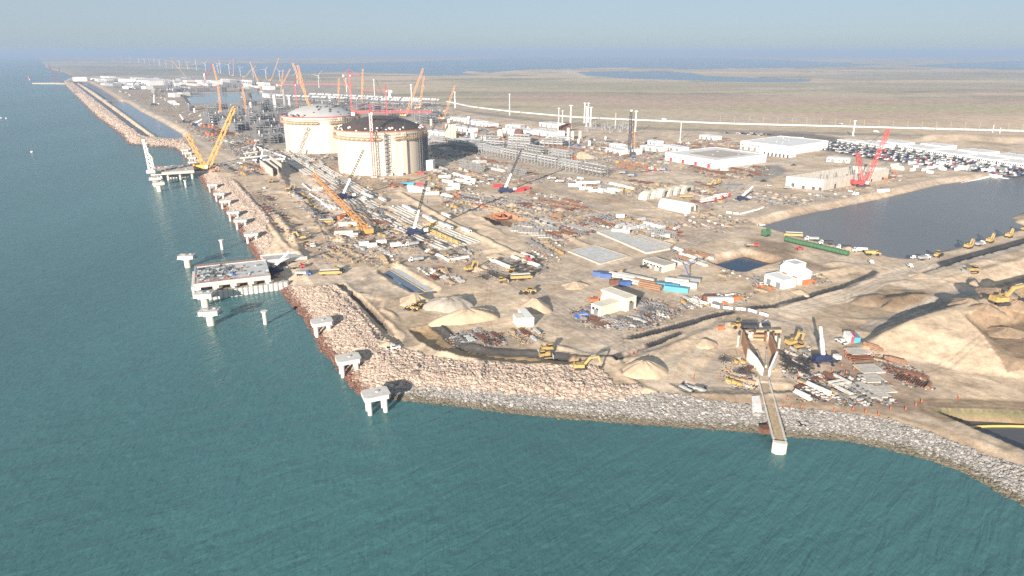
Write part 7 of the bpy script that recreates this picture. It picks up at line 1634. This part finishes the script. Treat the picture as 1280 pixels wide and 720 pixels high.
# white trailers by the reservoir corner
for k in range(34):
    q = sample_px([(1096, 205), (1150, 202), (1185, 209), (1170, 217), (1110, 212)], 1)[0] if k < 20 else sample_px([(1150, 205), (1200, 214), (1260, 219), (1270, 214), (1215, 206)], 1)[0]
    container(q[0], q[1], BX + random.choice((0, 1.57)), random.choice(('white_paint', 'white_paint', 'cream', 'grey_steel')), random.choice((6.1, 12.2)))
# containers near the brown tank and elsewhere
for px, py, deg, col, n in ((496, 233, 8, 'rusty_steel', 12.2), (509, 231, 8, 'turquoise', 12.2), (517, 236, 150, 'white_paint', 12.2), (525, 232, 8, 'red_paint', 6.1), (529, 238, 8, 'white_paint', 12.2), (545, 238, 100, 'rusty_steel', 12.2), (540, 244, 8, 'cream', 12.2), (519, 240, 8, 'white_paint', 12.2),
        (560, 228, 150, 'cream', 12.2), (568, 232, 150, 'white_paint', 12.2), (577, 227, 150, 'white_paint', 12.2), (588, 226, 150, 'white_paint', 12.2), (556, 222, 8, 'cream', 12.2), (566, 237, 20, 'white_paint', 12.2), (526, 218, 8, 'red_paint', 6.1), (466, 219, 8, 'white_paint', 6.1), (487, 219.5, 8, 'cream', 6.1), (500, 219, 8, 'white_paint', 6.1),
        (834, 360, -22, 'turquoise', 12.2), (845, 364.5, -22, 'turquoise', 12.2), (846, 354, -22, 'cream', 12.2), (856, 358.5, -22, 'white_paint', 12.2), (861, 352, -22, 'grey_steel', 12.2), (748, 345.5, -15, 'blue_paint', 6.1), (757, 347.5, -15, 'blue_paint', 6.1), (781, 357, 10, 'blue_paint', 6.1), (769, 355, 10, 'rusty_steel', 6.1),
        (900, 378, 0, 'white_paint', 12.2), (886, 375, 0, 'rusty_steel', 6.1), (917, 376, 20, 'orange_paint', 6.1), (1007, 355, 20, 'orange_paint', 6.1), (912, 234, 20, 'grey_steel', 12.2), (922, 235, 20, 'grey_steel', 12.2), (1060, 424, 80, 'white_paint', 6.1), (1064.5, 424.5, 80, 'red_paint', 6.1), (1068.5, 425.5, 80, 'turquoise', 6.1),
        (776, 291, -20, 'cream', 12.2), (826, 296, -25, 'cream', 12.2), (775, 272, 0, 'white_paint', 6.1), (447, 265, 20, 'grey_steel', 12.2), (421, 271, 60, 'grey_steel', 12.2), (427, 273, 60, 'orange_paint', 6.1), (435, 283, 10, 'cream', 12.2), (455, 307, 20, 'white_paint', 6.1), (465, 309, 20, 'white_paint', 6.1), (477, 306, 20, 'white_paint', 6.1),
        (430, 293, 8, 'cream', 12.2), (436, 296, 8, 'cream', 12.2), (719, 233, 160, 'white_paint', 12.2), (733, 237, 160, 'white_paint', 12.2), (745, 240, 160, 'white_paint', 12.2), (728, 230, 20, 'white_paint', 12.2), (742, 230, 20, 'white_paint', 12.2), (1084, 216, 20, 'orange_paint', 12.2), (1098, 214, 20, 'blue_paint', 12.2), (1104, 239, 20, 'white_paint', 12.2)):
    x, y = G(px, py); container(x, y, math.radians(deg), col, n)
for px, py, mt, n, lk in ((657.5, 402, 'white_paint', 12.2, 'longer white cabin of the pair beside the conical sand heap'), (648.5, 405, 'cream', 6.1, 'shorter cream cabin of the pair beside the conical sand heap')):
    p = np.array(G(664, 409)); q = np.array(G(651, 394)); x, y = G(px, py); ob = container(x, y, math.atan2(*(q - p)[::-1]) + math.pi, mt, n, fixed=lk); ob.scale = (1.0, 1.5, 1.6); ob['category'] = 'cabin'
# long pipes by the turquoise containers
for px, py, kd in ((778, 349, 'pipes_white'), (796, 356, 'pipes_white'), (788, 349, 'pipes_white'), (805, 357, 'pipes_rust'), (812, 361, 'pipes_rust'), (800, 352, 'pipes_white')):
    x, y = G(px, py); goods(kd, x, y, math.radians(-35), 1.1)
x, y = G(728, 394); r = root('blue_tarpaulin', x, y, gz(x, y), .3); MB().add([(-4, -2.5, 0), (4, -3, 0), (4.5, 3, 0), (-3.6, 2.6, 0), (-1, 0, 1.8), (1.6, .4, 1.7)], [(0, 1, 5, 4), (1, 2, 5), (2, 3, 4, 5), (3, 0, 4)]).build('sheet', 'tarp_blue', r); MB().box((0, 0, .6), (4.4, 2.4, 1.2)).build('covered_load', 'timber', r); set_thing(r, '', 'tarpaulin', fixed='bright blue tarpaulin over goods at the seaward end of the L shaped building')
# shoring frame in the rust walled pit
x, y = G(628, 275, 1); r = root('shoring_frame', x, y, .2); m = MB()
for a, b in (((-9, 6, 4.6), (-2, -8, 4)), ((-9, 6, 4.6), (10, 4, 4.6)), ((10, 4, 4.6), (4, -7, 4)), ((-2, -8, 4), (4, -7, 4)), ((0, 5, 4.6), (1, -8, 4))): m.bar(a, b, 1.1)
m.build('waler_beam', 'orange_paint', r); m = MB(); [m.bar((q, 5, 0), (q, 5, 5), .6) for q in (-8, -2, 4, 10)]; m.build('king_post', 'rusty_steel', r); set_thing(r, '', 'shoring', fixed='orange shoring frame bracing the rust walled pit')
# sheet piling round that pit
pl = GZ([(603, 272), (631, 265.5), (657, 275)], 5.0)
r = root('sheet_pile_wall', pl[0][0], pl[0][1], 0); m = MB()
for a, b in zip(pl[:-1], pl[1:]):
    L = np.hypot(*(b - a)); n = int(L / .7)
    for k in range(n): p = a + (b - a) * k / n - pl[0]; q = a + (b - a) * (k + 1) / n - pl[0]; m.bar((*p, -.5), (*p, 5.8), .5)
    m.bar((*(a - pl[0]), 2.6), (*(b - pl[0]), 2.6), .25)
m.build('sheet_pile', 'tan_sheet', r); set_thing(r, '', 'sheet piling', fixed='rust brown sheet pile wall lining the back of the open pit')

# ================================================================== YARD GOODS
random.seed(77)
for poly, n, kinds in ZONES:
    kk = kinds.split()
    PW = GZ(poly, 5.0); ctr = PW.mean(0); th = AX + random.choice((0, .12, -.15, .25)); ct, st_ = math.cos(th), math.sin(th)
    area = abs(sum(PW[i - 1][0] * PW[i][1] - PW[i][0] * PW[i - 1][1] for i in range(len(PW)))) / 2; near_ = np.hypot(*ctr) < 520
    sp = math.sqrt(area / max(n, 1)) * .98; su_, sv_ = sp * .8, sp * 1.25; ext = np.abs(PW - ctr).max() * 1.5; g = []
    for iv in range(int(-ext / sv_), int(ext / sv_) + 1):
        run = 0; kd = None; tilt = 0
        for iu in range(int(-ext / su_), int(ext / su_) + 1):
            if run <= 0: kd = random.choice(kk); run = random.choice((1, 2, 3, 3, 4, 5)); tilt = random.choice((0, 0, 0, math.pi / 2)); skip = random.random() < .16
            run -= 1
            if skip: continue
            u = iu * su_ + random.uniform(-.16, .16) * sp; v = iv * sv_ + random.uniform(-.12, .12) * sp + 2 * math.sin(iv * 3.1)
            g.append((ctr[0] + u * ct - v * st_, ctr[1] + u * st_ + v * ct, kd, th + tilt + random.uniform(-.07, .07)))
    Q = np.array([q[:2] for q in g]); ins = inside(Q, PW); g = [q for q, t in zip(g, ins) if t]; Q = Q[ins]; Zs, _ = terrain(Q)
    R_ = np.hypot(Q[:, 0], Q[:, 1])
    for q, z, d in zip(g, Zs, R_):
        if z < 2.2: continue
        goods(q[2], q[0], q[1], q[3], (.5 if d < 330 else .6 if d < 450 else .8 if d < 700 else 1.05 if d < 1100 else 1.6) * random.uniform(.8, 1.2), z=z)
for k in range(11):    # rows of long curved planks
    a = (648 + (k % 6) * 8.4, 279 + (k % 6) * 1.9 + (k // 6) * 8); x, y = G(*a); goods('plank', x, y, BX + .95, 1.3)
for px, py, s in ((1071, 441, 1), (1075, 449, 1), (1086, 462, 1.15), (1090, 474, 1), (1072, 484, 1), (1084, 487, 1), (1094, 492, 1.05), (1106, 487, .8)):
    x, y = G(px, py); goods('plank' if py not in (449,) else 'beams', x, y, .1, s * .9)

# barriers, cones, fences and the small things
def mk_barrier():
    r = root('jersey_barrier', 0, 0, 0); MB().side([(-.45, 0), (.45, 0), (.42, .25), (.16, .55), (.12, 1.1), (-.12, 1.1), (-.16, .55), (-.42, .25)], -1.9, 1.9).build('body', 'white_paint', r); MB().box((0, 0, .14), (.95, .5, .2)).build('lift_slot', 'dark_steel', r); return r
def line_of(key, mk, pts, n, look, cat, group, z=None, s=1.0):
    P = np.array([G(*p) for p in pts]); sg = np.hypot(*np.diff(P, axis=0).T); cu = np.concatenate([[0], np.cumsum(sg)])
    for k in range(n):
        t = cu[-1] * (k + .5) / n; i = min(len(sg) - 1, int(np.searchsorted(cu, t, 'right')) - 1); q = P[i] + (P[i + 1] - P[i]) * (t - cu[i]) / sg[i]; d = P[i + 1] - P[i]
        put(key, mk, q[0], q[1], math.atan2(d[1], d[0]) - math.pi / 2, look, cat, group, s=s)
line_of('barr', mk_barrier, [(861, 375), (895, 384), (935, 388), (962, 396)], 7, 'white road barrier', 'barrier', 'white road barriers', s=1.15)
line_of('barr', mk_barrier, [(944, 411), (958, 402)], 4, 'white road barrier', 'barrier', 'white road barriers')
line_of('barr', mk_barrier, [(545, 319), (560, 326), (585, 322)], 9, 'white road barrier', 'barrier', 'white road barriers', s=1.2)
line_of('barr', mk_barrier, [(386, 240), (402, 250), (425, 262)], 12, 'white road barrier', 'barrier', 'white road barriers', s=1.2)
line_of('barr', mk_barrier, [(378, 228), (388, 236), (404, 236)], 9, 'white road barrier', 'barrier', 'white road barriers', s=1.2)
line_of('barr', mk_barrier, [(907, 266), (925, 268), (945, 263), (955, 259)], 9, 'white road barrier', 'barrier', 'white road barriers', s=1.1)
line_of('barr', mk_barrier, [(1175, 230), (1200, 224), (1240, 217)], 16, 'white road barrier', 'barrier', 'white road barriers', s=1.3)
def mk_cone():
    r = root('traffic_cone', 0, 0, 0); MB().box((0, 0, .05), (.7, .7, .1)).build('base', 'rubber', r); MB().cyl((0, 0, .1), (0, 0, 1.1), .28, 10, r2=.06).build('cone_body', 'cone_orange', r); return r
for px, py in ((1059, 437), (1057, 441), (1057, 446), (1062, 450), (1052, 458), (1068, 456), (1067, 462), (1051, 469), (1058, 467), (1040, 465), (1043, 512), (1066, 512), (1082, 515), (1098, 518), (1113, 512), (1145, 506), (1152, 502), (1132, 512), (980, 506), (990, 507), (1002, 508), (984, 500), (998, 471), (1199, 498), (795, 442), (867, 469), (876, 483), (900, 465), (1196, 352), (1215, 356), (1226, 358), (1235, 358), (660, 420), (790, 443)):
    x, y = G(px, py); put('cone', mk_cone, x, y, 0, 'orange traffic cone', 'traffic cone', 'orange traffic cones', s=1.0)
# floating boom and raft on the lower pond
r = root('floating_boom', *G(1213, 535, 1.7), 1.7); P = [np.array(G(a, b, 1.7)) for a, b in ((1213, 535), (1222, 533.6), (1240, 533), (1262, 533), (1285, 533.5), (1320, 536))]; m = MB()
for a, b in zip(P[:-1], P[1:]): m.cyl((*(a - P[0]), .1), (*(b - P[0]), .1), .42, 10)
m.build('float_tube', 'yellow_boom', r); m = MB(); [m.bar((*(a - P[0]), -.6), (*(b - P[0]), -.6), .15) for a, b in zip(P[:-1], P[1:])]; m.build('skirt', 'dark_steel', r); set_thing(r, '', 'floating boom', fixed='long yellow floating boom across the muddy pond')
for px, py, mt, lk in ((1239, 545.5, 'turquoise', 'small teal pump raft floating on the muddy pond'), (1241, 549.5, 'white_paint', 'small white pump raft floating on the muddy pond')):
    x, y = G(px, py, 1.8); r = root('pump_raft', x, y, 1.6, .4); MB().box((0, 0, .2), (2.2, 1.6, .5)).build('pontoon', mt, r); MB().cyl((-.4, 0, .4), (.5, 0, .7), .3, 8).build('pump', 'grey_steel', r); set_thing(r, '', 'raft', fixed=lk)
# silt fence posts and power line along the levee
for k in range(22):
    px = 900 + k * 18; py = 153.2 + (px - 900) * .0264; x, y = G(px, py - 1)
    def pole(): 
        r = root('utility_pole', 0, 0, 0); MB().cyl((0, 0, 0), (0, 0, 13), .3, 8).build('shaft', 'timber', r); MB().box((0, 0, 12), (2.6, .25, .25)).build('cross_arm', 'timber', r); return r
    put('upole', pole, x, y, .2, 'wooden utility pole along the white levee road', 'pole', 'utility poles by the levee road')
# a dark bird gliding over the stones
u = (1002 - 640) / FOC; v = (360 - 531) / FOC; t = 118.0
r = root('bird', u * t, (CP + v * SP) * t, HC + (-SP + v * CP) * t, .5)
MB().lathe([(.02, -.55), (.13, -.3), (.16, 0), (.10, .3), (.02, .48)], 10).build('bird_body', 'bird_dark', r).rotation_euler = (0, math.radians(80), 0)
for s in (-1, 1): MB().add([(.15, s * .08, .05), (-.2, s * .08, .05), (-.22, s * .5, .32), (.2, s * .55, .34), (-.3, s * 1.0, .30), (.0, s * 1.05, .32)], [(0, 1, 2, 3), (3, 2, 4, 5), (3, 2, 1, 0), (5, 4, 2, 3)]).build('wing', 'bird_dark', r)
MB().add([(-.45, .05, 0), (-.45, -.05, 0), (-.8, -.14, .02), (-.8, .14, .02)], [(0, 1, 2, 3), (3, 2, 1, 0)]).build('tail', 'bird_dark', r)
set_thing(r, '', 'bird', fixed='dark bird with raised wings gliding above the grey stones')

# ================================================================== LOOSE SCRAPS NOBODY COULD COUNT
mb = MB(); mats = ['grey_steel', 'rusty_steel', 'timber', 'dull_white', 'dark_steel', 'galvanised', 'orange_paint', 'blue_paint']; pr = [0] * 5 + [1] * 4 + [2] * 5 + [3] * 3 + [4] * 5 + [5] * 4 + [6, 7]
for poly, n, kinds in ZONES:
    big = [(a, b) for a, b in poly]; c = np.array(big).mean(0); ex = [tuple(c + (np.array(p) - c) * 1.15) for p in big]
    Q = sample_px(ex, int(n * 9)); Zs, _ = terrain(Q)
    for q, z in zip(Q, Zs):
        if z < 1.9: continue
        d = math.hypot(*q); k = .42 if d < 420 else .75 if d < 800 else 1.3; a = random.choice((AX, BX)) + random.choice((0, 0, 0, .12, -.15)) + random.uniform(-.05, .05)
        mb.box((q[0], q[1], z + .2 * k), (random.uniform(.5, 3.4) * k, random.uniform(.4, 1.2) * k, random.uniform(.3, 1.1) * k), a, random.choice(pr))
ob = mb.build('construction_debris', mats); ob['kind'] = 'stuff'; ob['label'] = 'scattered loose scraps, boards and offcuts over the yards'
label_all()
